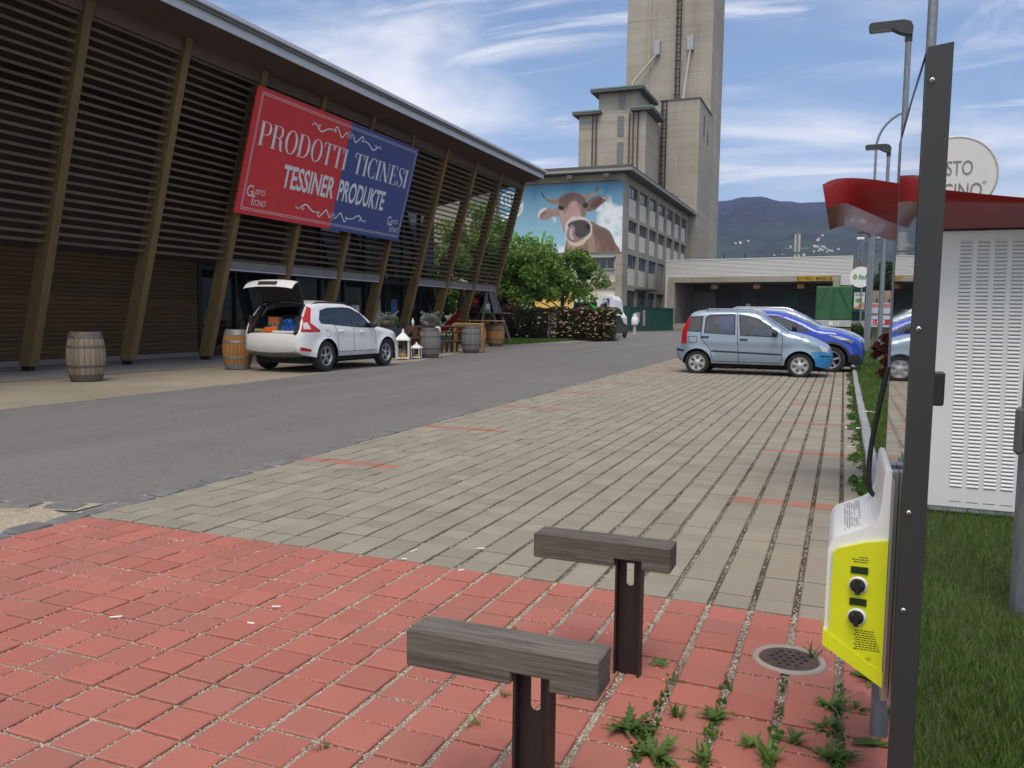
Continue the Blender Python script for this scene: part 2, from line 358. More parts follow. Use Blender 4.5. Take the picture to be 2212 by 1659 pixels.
# loose grit lying in the joints of the red paving
def grit(n, xf, yf, size, m_, root, name):
    t = np.array([(1, 0, -.5), (-.5, .87, -.5), (-.5, -.87, -.5), (0, 0, .8)]); F0 = np.array([(0, 1, 3), (1, 2, 3), (2, 0, 3), (0, 2, 1)])
    V = []; F = []
    for i in range(n):
        x, y, z = xf(i); s = size*random.uniform(.5, 1.2); a = random.random()*6.28; ca, sa = math.cos(a), math.sin(a)
        q = t*s; q = np.stack([q[:, 0]*ca-q[:, 1]*sa, q[:, 0]*sa+q[:, 1]*ca, q[:, 2]], 1)+np.array([x, y, z]); V.append(q); F.append(F0+4*i)
    me = npmesh(name, np.concatenate(V), np.concatenate(F), m_, 3); o = link(name, me, root); o['kind'] = 'stuff'; return o
def gp(i):
    y = YB-random.random()**1.3*2.3
    if random.random() < .6:
        c = random.randint(0, 24); x = XR-c*PX+random.gauss(0, joint_w(XR-c*PX)*.34)
    else:
        x = random.uniform(-4.5, .2); y = YB-.004-round((YB-y)/PY)*PY+random.gauss(0, .0035)
    return x, y, random.uniform(.0105, .0155)
GRIT = plain('pale_grit', (.56, .51, .43), .9, var=.35, scale=60)
grit(20000, gp, None, .0042, GRIT, red_root, 'joint_grit')
def gp2(i):
    y = YB+random.random()**1.5*8; c = random.randint(0, 24); return XR-c*PX+random.gauss(0, .006), y, random.uniform(.008, .013)
grit(5000, gp2, None, .0045, GRIT, grey_root, 'joint_grit')
# cobble edging between paving and road
cb = B(); ys = np.linspace(.5, 34, 40)
cb.add([(left_edge(y)-.23, y, -.002) for y in ys]+[(left_edge(y)-.012, y, -.002) for y in ys], [(i, 40+i, 41+i, i+1) for i in range(39)])
cob_root = setp(cb.build('cobble_edging', MORT), kind='structure')
def cobble_mesh(lx, ly):
    b = B(); b.box(-lx/2, lx/2, -ly/2, ly/2, -.05, .018, .016)
    me = b.mesh('cobble', COB)
    for v in me.vertices: v.co += Vector((random.uniform(-.008, .008), random.uniform(-.008, .008), random.uniform(-.003, .004)))
    return me
CM = [cobble_mesh(.175, .225+.008*i) for i in range(5)]
y = .9
while y < 33.5:
    l = random.uniform(.235, .275); o = bpy.data.objects.new('cobble', random.choice(CM)); col.objects.link(o); o.parent = cob_root
    o.location = (left_edge(y)-.115+random.uniform(-.01, .01), y+l/2, random.uniform(-.006, .003)); o.rotation_euler = (random.uniform(-.03, .03), random.uniform(-.03, .03), random.uniform(-.05, .05))
    y += l+.028
# the cobble row that ends the asphalt in front of the sandy patch
rp = [(-4.85, 4.12), (-5.2, 4.02), (-5.75, 3.83), (-6.5, 3.62), (-8.0, 3.45), (-9.4, 3.4)]
b = B()
for i in range(len(rp)-1):
    (x0, y0), (x1, y1) = rp[i], rp[i+1]; b.add([(x0, y0-.1, -.003), (x0, y0+.14, -.003), (x1, y1+.14, -.003), (x1, y1-.1, -.003)], [(0, 1, 2, 3)])
row2 = setp(b.build('cobble_threshold', SAND), kind='structure')
for i in range(len(rp)-1):
    a, c = Vector(rp[i]), Vector(rp[i+1]); n = max(1, int((c-a).length/.245+.5))
    for j in range(n):
        p = a.lerp(c, (j+.5)/n); o = bpy.data.objects.new('cobble', CM[(i+j) % 5]); col.objects.link(o); o.parent = row2
        o.location = (p.x, p.y+.02, -.004); o.rotation_euler = (0, 0, math.atan2(c.y-a.y, c.x-a.x)-math.pi/2+random.uniform(-.05, .05))
# kerb of single stones along the lawn
kb = B(); kb.box(.245, .355, 4.5, 62, -.05, .02); kroot = setp(kb.build('kerb', JOINTD), kind='structure')
for i in range(42):
    b = B(); y0 = 4.5+i*1.0; b.box(-.05, .05, .006, .99, -.05, .085, .012); 
    if i == 0: KM = b.mesh('kerb_stone', KERB)
    o = bpy.data.objects.new('kerb_stone', KM); col.objects.link(o); o.parent = kroot; o.location = (.30+random.uniform(-.006, .006), y0, random.uniform(-.006, .006)); o.rotation_euler = (0, random.uniform(-.03, .03), random.uniform(-.006, .006))
# lawn strip
b = B(); xs = [.35, .55, .9, 1.4, 2.2, 3.5, 6, 14, 40]; ysl = list(np.linspace(-1, 12, 40))+list(np.linspace(12.5, 70, 40))
def lz(x, y): return .04+.02*math.sin(x*3+y*2.1)*.6+.03*min(1, max(0, (x-.35)))+.008*math.sin(7*x-3*y)
b.add([(x if (x > .4 or y > 4.4) else .237, y, lz(x, y)) for y in ysl for x in xs], [(i*9+j, i*9+j+1, i*9+j+10, i*9+j+9) for i in range(79) for j in range(8)], True)
setp(b.build('lawn', LAWN), kind='structure')
# ------------------------------------------------------------------ lettering
def text_geo(body, width=None, height=None, shear=0, offset=0, spacing=1.0):
    """flat lettering centred on the origin; returns verts (2D) and faces"""
    cu = bpy.data.curves.new('t', 'FONT'); cu.body = body; cu.size = 1; cu.shear = shear; cu.offset = offset; cu.space_character = spacing; cu.resolution_u = 4
    o = bpy.data.objects.new('t', cu); col.objects.link(o)
    dg = bpy.context.evaluated_depsgraph_get(); dg.update()
    me = bpy.data.meshes.new_from_object(o.evaluated_get(dg))
    V = np.array([v.co[:2] for v in me.vertices]); F = [tuple(p.vertices) for p in me.polygons]
    bpy.data.objects.remove(o); bpy.data.curves.remove(cu); bpy.data.meshes.remove(me)
    lo, hi = V.min(0), V.max(0); V = V-(lo+hi)/2; sz = hi-lo
    sx = width/sz[0] if width else None; sy = height/sz[1] if height else None
    V[:, 0] *= sx or sy; V[:, 1] *= sy or sx
    return V, F
def frame(c, ux, uy):
    c, ux, uy = Vector(c), Vector(ux).normalized(), Vector(uy).normalized(); n = ux.cross(uy)
    return lambda a, b, d=0.: c+ux*a+uy*b+n*d
def put(b, V, F, fr, d):
    b.add([fr(x, y, d) for x, y in V], F); return b
def solid(b, V, F, fr, d0, d1):
    put(b, V, F, fr, d1)
    from collections import Counter
    ec = Counter(); 
    for f in F:
        for i in range(len(f)): ec[tuple(sorted((f[i], f[(i+1) % len(f)])))] += 1
    for (i, j), k_ in ec.items():
        if k_ == 1: b.add([fr(*V[i], d0), fr(*V[j], d0), fr(*V[j], d1), fr(*V[i], d1)], [(0, 1, 2, 3)])
    return b
class G2:
    """2D shape collector for hand-built letters"""
    def __init__(s): s.v = []; s.f = []
    def quad(s, *p): o = len(s.v); s.v += list(p); s.f.append(tuple(range(o, o+len(p)))); return s
    def rect(s, x0, x1, y0, y1): return s.quad((x0, y0), (x1, y0), (x1, y1), (x0, y1))
    def ring(s, cx, cy, rx, ry, tx, ty, a0=0, a1=360, n=40):
        o = len(s.v)
        for i in range(n+1):
            a = R(a0+(a1-a0)*i/n); s.v += [(cx+rx*math.cos(a), cy+ry*math.sin(a)), (cx+(rx-tx)*math.cos(a), cy+(ry-ty)*math.sin(a))]
        s.f += [(o+2*i, o+2*i+2, o+2*i+3, o+2*i+1) for i in range(n)]; return s
    def stroke(s, pts, w_):
        P = [Vector((*p, 0)) for p in pts]; n = len(P); o = len(s.v)
        for i in range(n):
            t = (P[min(i+1, n-1)]-P[max(i-1, 0)]).normalized(); nn = Vector((-t.y, t.x, 0)); ww = (w_[i] if isinstance(w_, (list, tuple)) else w_)/2
            s.v += [tuple((P[i]+nn*ww)[:2]), tuple((P[i]-nn*ww)[:2])]
        s.f += [(o+2*i, o+2*i+2, o+2*i+3, o+2*i+1) for i in range(n-1)]; return s
def smooth_path(pts, n=8):
    P = [np.array(p, float) for p in pts]; out_ = []
    for i in range(len(P)-1):
        p0, p1, p2, p3 = P[max(i-1, 0)], P[i], P[i+1], P[min(i+2, len(P)-1)]
        for j in range(n):
            t = j/n; out_.append(.5*((2*p1)+(-p0+p2)*t+(2*p0-5*p1+4*p2-p3)*t*t+(-p0+3*p1-3*p2+p3)*t**3))
    out_.append(P[-1]); return [tuple(p) for p in out_]
def serif(text):
    """condensed high-contrast serif capitals, cap height 1"""
    g = G2(); x = 0; S, h, sf = .125, .03, .055
    def stem(x0, w_=S, y0=0, y1=1, ser=(1, 1)):
        g.rect(x0, x0+w_, y0, y1)
        if ser[0]: g.rect(x0-sf, x0+w_+sf, y0, y0+h)
        if ser[1]: g.rect(x0-sf, x0+w_+sf, y1-h, y1)
    for ch in text:
        if ch == ' ': x += .38; continue
        if ch == 'I': stem(x+sf); adv = S+2*sf
        elif ch == 'P': stem(x+sf); g.rect(x+sf+S, x+.34, 1-h, 1); g.rect(x+sf+S, x+.34, .46, .46+h); g.ring(x+.34, .73, .2, .27, .105, h, -90, 90, 20); adv = .56
        elif ch == 'R':
            stem(x+sf); g.rect(x+sf+S, x+.34, 1-h, 1); g.rect(x+sf+S, x+.34, .5, .5+h); g.ring(x+.34, .75, .19, .25, .105, h, -90, 90, 20)
            g.stroke(smooth_path([(x+.33, .52), (x+.43, .42), (x+.47, .2), (x+.52, .04), (x+.60, .03)]), [.07]*8+[.12]*9+[.1]*8+[.06]*7+[.03]); adv = .62
        elif ch == 'O': g.ring(x+.33, .5, .31, .515, .115, h); adv = .66
        elif ch == 'D': stem(x+sf); g.rect(x+sf+S, x+.3, 1-h, 1); g.rect(x+sf+S, x+.3, 0, h); g.ring(x+.3, .5, .33, .5, .12, h, -90, 90, 24); adv = .66
        elif ch == 'T': stem(x+.225, ser=(1, 0)); g.rect(x, x+.575, 1-h, 1); g.quad((x, .74), (x+.03, .74), (x+.06, 1-h), (x, 1-h)); g.quad((x+.545, .74), (x+.575, .74), (x+.575, 1-h), (x+.515, 1-h)); adv = .58
        elif ch == 'C': g.ring(x+.33, .5, .31, .515, .12, h, 48, 312); g.rect(x+.50, x+.53, .68, 1); g.rect(x+.50, x+.53, 0, .32); adv = .57
        elif ch == 'N':
            stem(x+.08, .035, ser=(1, 0)); stem(x+.53, .035, ser=(0, 1)); g.quad((x+.02, 1), (x+.17, 1), (x+.565, 0), (x+.43, 0)); g.rect(x, x+.12, 1-h, 1); adv = .66
        elif ch == 'E':
            stem(x+sf); g.rect(x+sf+S, x+.46, 1-h, 1); g.rect(x+sf+S, x+.48, 0, h); g.rect(x+sf+S, x+.36, .5, .5+h)
            g.quad((x+.43, .76), (x+.46, .76), (x+.46, 1), (x+.40, 1)); g.quad((x+.45, .26), (x+.48, .26), (x+.48, 0), (x+.42, 0)); g.rect(x+.34, x+.365, .38, .64); adv = .53
        elif ch == 'S':
            p = smooth_path([(x+.40, .74), (x+.36, .93), (x+.23, 1), (x+.10, .93), (x+.08, .76), (x+.16, .6), (x+.31, .44), (x+.39, .26), (x+.36, .08), (x+.22, 0), (x+.10, .06), (x+.06, .27)])
            n = len(p); g.stroke(p, [.03+.1*math.exp(-((i/n-.5)/.17)**2) for i in range(n)]); g.rect(x+.40, x+.43, .7, 1); g.rect(x+.03, x+.06, 0, .3); adv = .47
        x += adv+.035
    V = np.array(g.v); V[:, 0] -= V[:, 0].min(); return V, g.f
def fit(V, x0, x1, y0, y1):
    lo, hi = V.min(0), V.max(0); W_ = V.copy(); W_[:, 0] = x0+(V[:, 0]-lo[0])/(hi[0]-lo[0])*(x1-x0); W_[:, 1] = y0+(V[:, 1]-lo[1])/(hi[1]-lo[1])*(y1-y0); return W_
def logo_gusto(u0, u1, v0, v1):
    """two-line wordmark: tall initials, small capitals"""
    g = B(); fr2 = lambda x, y, d=0: (x, y, d); W_ = u1-u0; H_ = v1-v0; parts_ = []
    def T(s_, a, b2, c, d): V, F = text_geo(s_, 1, 1); parts_.append((fit(V, u0+a*W_, u0+b2*W_, v0+c*H_, v0+d*H_), F))
    T('G', 0, .27, .42, 1.0); T('USTO', .29, .84, .58, .84); T('T', .22, .42, 0, .52); T('ICINO', .40, .95, .02, .32); T('®', .95, 1.0, .26, .36)
    return parts_
# ------------------------------------------------------------------ the wooden shop
COLW = wood('larch_post', (.15, .10, .042), (.215, .147, .063), (14, 14, 1.2), .75)
SLATW = wood('larch_slat', (.10, .075, .048), (.15, .112, .074), (14, 1.2, 14), .8)
CLAD = wood('dark_cladding', (.082, .053, .022), (.122, .08, .033), (10, .8, 16), .8)
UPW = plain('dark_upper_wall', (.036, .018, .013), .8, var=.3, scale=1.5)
SOFF = wood('soffit_boards', (.10, .07, .052), (.145, .103, .075), (1, 9, 9), .85)
ZINC = plain('zinc_fascia', (.52, .53, .55), .5, .15, .06, 2)
GUTT = plain('dark_gutter', (.20, .205, .215), .5, .2)
HDR = plain('grey_header', (.19, .19, .195), .55, .2, .1, 3)
HDRL = plain('header_lip', (.42, .42, .43), .5, .2)
DARK = plain('black_frame', (.012, .012, .012), .45)
PANE = Mt('shop_glass').color((.010, .013, .012)).set(Roughness=.03, Specular_IOR_Level=.75).m
BANR = plain('banner_red', (.62, .034, .04), .45, var=.05, scale=2)
BANB = plain('banner_blue', (.056, .076, .25), .45, var=.05, scale=2)
BANW = plain('banner_white', (.72, .72, .74), .5, var=.03)
LEAN = 2.06/7.75
def cx(z): return -16.75+z*LEAN
shop = thing('timber_shop', 'long dark timber shop with leaning posts, horizontal slats and wide eaves', 'building', (-18.2, 20, 0), world=True)
COLY = [12.94-2.76+2.76*i for i in range(11)]
for y in COLY:
    b = B(); poly = [(cx(.1)-.36, .10), (cx(.1), .10), (cx(7.95), 7.95), (cx(7.95)-.36, 7.95)]
    b.prism(poly, lambda a, c, d: (a, d, c), y-.10, y+.10); b.build('post', COLW, shop)
    b = B(); b.box(cx(0)-.30, cx(0)-.04, y-.06, y+.06, -.01, .105); b.build('post_shoe', DARK, shop)
zs = [2.84+i*(7.46-2.84)/25 for i in range(26)]
b = B(); b.box(-.022, .022, -1.275, 1.275, -.031, .031); SM = b.mesh('slat', SLATW)
for i in range(10):
    for z in zs:
        o = bpy.data.objects.new('slat', SM); col.objects.link(o); o.parent = shop
        o.location = Vector((cx(z)-.13, (COLY[i]+COLY[i+1])/2, z+random.uniform(-.006, .006)))-ORG[shop]; o.rotation_euler = (random.uniform(-.0012, .0012), math.atan(LEAN), 0)
for i in (3, 4, 5, 7, 8, 9):
    y0, y1 = COLY[i]+.102, COLY[i+1]-.102; b = B()
    b.prism([(cx(2.57)-.16, 2.57), (cx(2.57)-.06, 2.57), (cx(2.79)-.06, 2.79), (cx(2.79)-.16, 2.79)], lambda a, c, d: (a, d, c), y0, y1)
    h_ = b.build('header_panel', HDR, shop); b = B(); b.box(cx(2.57)-.17, cx(2.57)-.035, y0, y1, 2.535, 2.568); b.build('header_lip', HDRL, h_)
# roof: sloping down to the back
def sz_(x): return 8.0+.2*(x+13.8)
b = B(); Y0, Y1 = -4, 37.95
b.add([(-13.82, Y0, sz_(-13.82)), (-30, Y0, sz_(-30)), (-30, Y1, sz_(-30)), (-13.82, Y1, sz_(-13.82)), (-13.82, Y0, sz_(-13.82)+.34), (-30, Y0, sz_(-30)+.34), (-30, Y1, sz_(-30)+.34), (-13.82, Y1, sz_(-13.82)+.34)],
      [(0, 3, 2, 1), (4, 5, 6, 7), (0, 4, 7, 3), (1, 2, 6, 5), (0, 1, 5, 4), (3, 7, 6, 2)])
roof = b.build('roof', SOFF, shop)
b = B(); b.box(-13.815, -13.79, Y0, Y1+.02, 7.97, 8.2); b.build('fascia', ZINC, roof)
b = B(); b.box(-13.80, -13.70, Y0, Y1+.04, 8.19, 8.23); b.box(-13.80, -13.66, Y0, Y1+.04, 8.235, 8.262); b.build('gutter', GUTT, roof)
b = B(); b.box(-13.82, -13.64, Y0, Y1+.06, 8.265, 8.36); b.build('roof_edge', ZINC, roof)
b = B(); b.box(-15.05, -14.80, Y0, Y1-.05, 7.50, 7.86); b.build('eaves_beam', SOFF, roof)
# body of the building
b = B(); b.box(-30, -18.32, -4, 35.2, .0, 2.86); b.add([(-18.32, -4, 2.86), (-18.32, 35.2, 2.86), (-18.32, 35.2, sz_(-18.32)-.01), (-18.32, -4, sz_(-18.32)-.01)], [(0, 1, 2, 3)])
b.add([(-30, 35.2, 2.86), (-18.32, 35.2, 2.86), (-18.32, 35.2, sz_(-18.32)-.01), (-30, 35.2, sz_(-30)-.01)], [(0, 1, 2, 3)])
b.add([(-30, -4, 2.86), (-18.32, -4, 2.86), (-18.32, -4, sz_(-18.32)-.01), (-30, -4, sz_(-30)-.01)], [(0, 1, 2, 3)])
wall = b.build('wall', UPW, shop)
b = B(); b.box(-18.31, -18.22, -4, 19.6, .0, .14); b.build('plinth', SLAB, shop)
for i in range(24):
    b = B(); z0 = .15+i*.112; b.box(-18.315, -18.24-random.uniform(0, .006), -4, 19.62, z0+.006, z0+.106, 0); b.build('cladding_board', CLAD, shop)
b = B(); b.box(-18.33, -18.20, 19.62, 19.72, 0, 2.85); b.build('corner_trim', DARK, shop)
# glazing behind the posts
ygl = [19.74+1.55*i for i in range(11)]
for i in range(10):
    for z0, z1 in ((.16, 2.62), (2.9, 5.9)):
        if z0 > 2 and i < 4: continue
        b = B(); b.box(-18.30, -18.285, ygl[i]+.04, ygl[i+1]-.04, z0, z1); b.build('window_pane', PANE, shop)
    b = B(); b.box(-18.33, -18.19, ygl[i]-.035, ygl[i]+.035, .02, 5.95 if i >= 4 else 2.8); b.build('mullion', DARK, shop)
b = B(); b.box(-18.33, -18.2, 19.74, 35.2, 2.64, 2.78); b.build('transom', DARK, shop)
for i, (y, z0, w_, h_, cc) in enumerate([(26.3, 1.15, .5, .55, (.45, .55, .5)), (28.1, 1.1, .55, .6, (.5, .5, .46)), (29.4, .55, .9, 1.45, (.42, .37, .25)), (31.2, .4, .5, 1.6, (.05, .12, .3))]):
    b = B(); b.box(-18.282, -18.272, y, y+w_, z0, z0+h_); b.build('window_poster', plain('poster_%d' % i, cc, .6, var=.35, scale=3), shop)
# ------------------------------------------------------------------ banner
vdir = Vector((2.06, 0, 7.75)).normalized(); bo = Vector((cx(4.05)+.25, 0, 4.05))
bf = frame(bo, (0, 1, 0), vdir)
ban = thing('banner_sign', 'large red and blue shop banner with white lettering hung on the timber posts', 'sign', (cx(4.05)+.25, 22.4, 4.05), world=True)
for nm, a0, a1, mt in (('red_panel', 18.0, 22.44, BANR), ('blue_panel', 22.44, 26.8, BANB)):
    b = B(); b.prism([(a0, 0), (a1, 0), (a1, 3.39), (a0, 3.39)], bf, -.04, 0); b.build(nm, mt, ban)
b = B()
for off in (.0, .05):
    x0, x1, y0, y1 = 18.2+off, 26.72-off, .13+off, 3.28-off; t = .012
    for r_ in ((x0, x1, y0, y0+t), (x0, x1, y1-t, y1), (x0, x0+t, y0+t, y1-t), (x1-t, x1, y0+t, y1-t)):
        b.add([bf(r_[0], r_[2], .004), bf(r_[1], r_[2], .004), bf(r_[1], r_[3], .004), bf(r_[0], r_[3], .004)], [(0, 1, 2, 3)])
b.build('border_line', BANW, ban)
V, F = serif('PRODOTTI'); b = put(B(), fit(V, 18.38, 22.58, 1.90, 2.57), F, bf, .006); b.build('lettering', BANW, ban)
V, F = serif('TICINESI'); b = put(B(), fit(V, 23.0, 26.46, 1.90, 2.57), F, bf, .006); b.build('lettering', BANW, ban)
V, F = text_geo('TESSINER', 1, 1, 0, .022); b = put(B(), fit(V, 19.68, 22.24, .94, 1.61), F, bf, .006); b.build('lettering', BANW, ban)
V, F = text_geo('PRODUKTE', 1, 1, 0, .022); b = put(B(), fit(V, 22.47, 25.28, .94, 1.61), F, bf, .006); b.build('lettering', BANW, ban)
for a, c in ((18.33, 19.22), (25.76, 26.62)):
    b = B()
    for V, F in logo_gusto(a, c, .28, .82): put(b, V, F, bf, .006)
    b.build('wordmark', BANW, ban)
def flourish(cu_, cv, flip):
    g = G2()
    for sgn in (-1, 1):
        p = smooth_path([(.14, -.06), (.10, .02), (.17, .07), (.26, -.02), (.40, -.13), (.62, .06), (.72, .12), (.80, .05), (.76, -.02), (.71, .03)])
        q = smooth_path([(.72, -.05), (.92, -.0), (1.15, -.04), (1.45, -.17), (1.62, -.07), (1.56, .0), (1.50, -.06)])
        r_ = smooth_path([(1.60, -.14), (1.72, -.03), (1.86, -.02), (1.94, -.10)])
        for path, w0 in ((p, .045), (q, .045), (r_, .035)):
            n = len(path); g.stroke([(cu_+sgn*x, cv+flip*y) for x, y in path], [w0*(.35+.65*math.sin(math.pi*min(1, (i+.5)/n))) for i in range(n)])
    g.ring(cu_, cv+flip*.02, .05, .12, .02, .02, 0, 360, 20)
    return g
for cv, fl in ((2.98, 1), (.44, -1)):
    g = flourish(22.45, cv, fl); b = put(B(), np.array(g.v), g.f, bf, .006); b.build('scroll_ornament', BANW, ban)
# ------------------------------------------------------------------ barrels
HOOP = plain('galvanised_hoop', (.30, .31, .33), .5, .6, .2, 8); HOOPD = plain('rusty_hoop', (.13, .11, .095), .65, .4, .3, 12)
OAKN = wood('oak_new', (.34, .15, .045), (.46, .24, .085), (10, 10, 1.2), .6); OAKG = wood('oak_weathered', (.20, .155, .11), (.32, .26, .19), (10, 10, 1.0), .85)
OAKS = wood('oak_grey', (.15, .15, .15), (.25, .25, .25), (10, 10, 1.0), .85); HEAD = wood('barrel_head', (.2, .15, .1), (.3, .23, .15), (1, 12, 12))
def barrel_r(t, r0, r1): return r0+(r1-r0)*(1-(2*t-1)**2)
STV = {}
def barrel(label, x, y, oak, hoop, h=.95, r0=.27, r1=.35, hoops=((.0, .07, 0), (.10, .06, 0), (.30, .05, 0), (.70, .05, 0), (.90, .06, 0), (1.0, .07, 0))):
    t = thing('barrel', label, 'barrel', (x, y, 0), random.random()*6, 'wine barrels along the shop front')
    key = (oak.name, h); n = 22
    if key not in STV:
        b = B(); k = 10; da = math.pi/n-.012; vs = []
        for i in range(k+1):
            tt = i/k; r_ = barrel_r(tt, r0, r1)
            vs += [((r_-.028)*math.cos(-da), (r_-.028)*math.sin(-da), tt*h), (r_*math.cos(-da), r_*math.sin(-da), tt*h), ((r_+.004)*math.cos(0), 0, tt*h), (r_*math.cos(da), r_*math.sin(da), tt*h), ((r_-.028)*math.cos(da), (r_-.028)*math.sin(da), tt*h)]
        b.add(vs, [(i*5+j, i*5+j+1, i*5+j+6, i*5+j+5) for i in range(k) for j in range(4)]+[(k*5, k*5+1, k*5+2, k*5+3, k*5+4)]); STV[key] = b.mesh('stave', oak)
    for i in range(n):
        o = link('stave', STV[key], t); o.rotation_euler = (0, 0, 2*math.pi*i/n)
    for c, wd, _ in hoops:
        z0 = max(.004, min(h-wd-.004, c*h-wd/2)); z1 = z0+wd; a0 = barrel_r(z0/h, r0, r1)+.007; a1 = barrel_r(z1/h, r0, r1)+.007
        b = B(); b.lathe([(a0-.008, z0), (a0, z0), (a1, z1), (a1-.008, z1)], n=44, smooth=False); b.build('hoop', hoop, t)
    b = B(); b.lathe([(0, h-.05), (r0-.02, h-.05), (r0-.02, h-.07)], n=24); b.build('head', HEAD, t)
    return t
barrel('bleached grey-brown wine barrel nearest the camera, beside the dark timber wall', -13.71, 11.72, OAKG, HOOPD)
barrel('warm orange oak wine barrel with shiny hoops, just left of the white car', -13.58, 15.9, OAKN, HOOP)
barrel('grey wine barrel carrying a planter, mostly hidden behind the white car bonnet', -13.72, 23.2, OAKS, HOOPD)
barrel('silvery grey wine barrel beside the white lanterns, with a planter on top', -12.22, 23.25, OAKS, HOOPD)
barrel('dark grey wine barrel standing in front of the tall yellow wooden table', -12.5, 27.0, OAKS, HOOPD, 1.0)
barrel('orange wine barrel half hidden behind the grey barrel by the yellow table', -14.32, 31.6, OAKN, HOOPD, 1.0)
barrel('orange wine barrel farthest from the camera, at the last leaning post', -14.30, 33.5, OAKN, HOOPD, 1.02, .29, .39)
# ------------------------------------------------------------------ things standing in front of the shop
LEAFS = plain('silver_leaf', (.26, .30, .27), .8, var=.3, scale=20); LEAFG = m_grass('planter_green', (.05, .10, .03), (.09, .15, .05), (.14, .18, .08))
BOWL = plain('clay_bowl', (.17, .145, .13), .8, var=.15, bump=.2)
def leaves(b, n, fn, s0, s1, droop=.3):
    for i in range(n):
        p, d = fn(i); d = Vector(d).normalized(); s = random.uniform(s0, s1); sd_ = d.cross(Vector((random.gauss(0, 1), random.gauss(0, 1), random.gauss(0, 1))))
        if sd_.length < .01: continue
        sd_.normalize(); p = Vector(p); q = p+d*s; md = p.lerp(q, .5)+Vector((0, 0, s*.1))
        b.add([p, md+sd_*s*.28, q-Vector((0, 0, s*droop)), md-sd_*s*.28], [(0, 1, 2, 3)])
    return b
def planter(label, x, y, z):
    t = thing('planter', label, 'planter', (x, y, z), 0, 'planters on barrels')
    b = B(); b.lathe([(0, .0), (.19, .0), (.26, .07), (.285, .19), (.265, .2), (.25, .14), (0, .13)], n=24); b.build('bowl', BOWL, t)
    b = B()
    def f(i):
        a = random.random()*6.28; r_ = random.random()**.5*.27; zz = .17+random.random()*.32*(1-r_/.4); return (r_*math.cos(a), r_*math.sin(a), zz), (math.cos(a)*.8, math.sin(a)*.8, random.uniform(.2, 1))
    leaves(b, 420, f, .05, .1); b.build('silver_foliage', LEAFS, t)
    b = B(); 
    def f2(i):
        a = random.uniform(-1.2, .6); r_ = .16+random.random()*.14; return (r_*math.cos(a), r_*math.sin(a), .10+random.random()*.18), (math.cos(a), math.sin(a), random.uniform(-.5, .6))
    leaves(b, 160, f2, .05, .09); b.build('green_foliage', LEAFG, t)
    b = B()
    for i in range(9):
        a = random.random()*6.28; l = random.uniform(.25, .4); p = Vector((.1*math.cos(a), .1*math.sin(a), .25)); q = p+Vector((math.cos(a)*l*.7, math.sin(a)*l*.7, l*.7)); b.tube([p, p.lerp(q, .5)+Vector((0, 0, .05)), q], .005, 4)
        leaves(b, 14, lambda k: (p.lerp(q, random.random()), (random.gauss(0, 1), random.gauss(0, 1), random.random())), .03, .06)
    b.build('stems', LEAFS, t); return t
planter('bowl of silver foliage above the white car bonnet', -13.70, 23.2, .955)
planter('bowl of silver foliage on the grey barrel beside the white lanterns', -12.25, 23.3, .955)
WHT = plain('white_paint', (.74, .74, .74), .5, var=.05); YW = wood('pine_yellow', (.42, .24, .075), (.52, .33, .12), (8, 8, 1.5), .6)
BRN = wood('brown_rail', (.085, .042, .024), (.14, .075, .042), (1.2, 12, 12), .7); BLK = plain('black_cloth', (.012, .012, .013), .8, var=.3)
def lantern(label, x, y, w_, h, rz):
    t = thing('lantern', label, 'lantern', (x, y, 0), rz, 'white lanterns on the ground'); s = w_/2; pst = .012+.05*w_
    for sx in (-1, 1):
        for sy in (-1, 1):
            b = B(); b.box(sx*s-pst/2, sx*s+pst/2, sy*s-pst/2, sy*s+pst/2, 0, h*.62); b.build('corner_post', WHT, t)
    b = B(); b.box(-s-.012, s+.012, -s-.012, s+.012, .02, .05); b.build('base', WHT, t)
    b = B(); zt = h*.62; e = s+.04; b.add([(-e, -e, zt), (e, -e, zt), (e, e, zt), (-e, e, zt), (-e, -e, zt+.03), (e, -e, zt+.03), (e, e, zt+.03), (-e, e, zt+.03), (-.05, -.05, h*.86), (.05, -.05, h*.86), (.05, .05, h*.86), (-.05, .05, h*.86)],
        [(0, 3, 2, 1), (0, 1, 5, 4), (1, 2, 6, 5), (2, 3, 7, 6), (3, 0, 4, 7), (4, 5, 9, 8), (5, 6, 10, 9), (6, 7, 11, 10), (7, 4, 8, 11), (8, 9, 10, 11)]); b.build('roof', WHT, t)
    b = B(); b.lathe([(.04, h*.86), (.045, h*.92), (.02, h*.94), (.025, h), (0, h)], n=10); b.build('finial', WHT, t)
    b = B(); b.lathe([(0, .055), (w_*.22, .055), (w_*.22, .055+h*.14), (0, .055+h*.14)], n=12); b.build('candle', plain('candle_wax', (.42, .22, .06), .5), t)
lantern('tall white house-shaped lantern on the ground right of the white car', -12.42, 21.9, .36, .92, .4)
lantern('small white lantern beside the tall white lantern', -12.28, 22.5, .24, .5, .2)
b = B(); b.lathe([(0, 0), (.12, 0), (.15, .34), (.155, .34), (.145, .3), (0, .3)], n=20); b.top('bucket', plain('blue_plastic', (.03, .12, .42), .4), 'blue bucket behind the small white lantern', 'bucket', base=(0, 0, 0)).location = (-12.75, 23.45, 0)
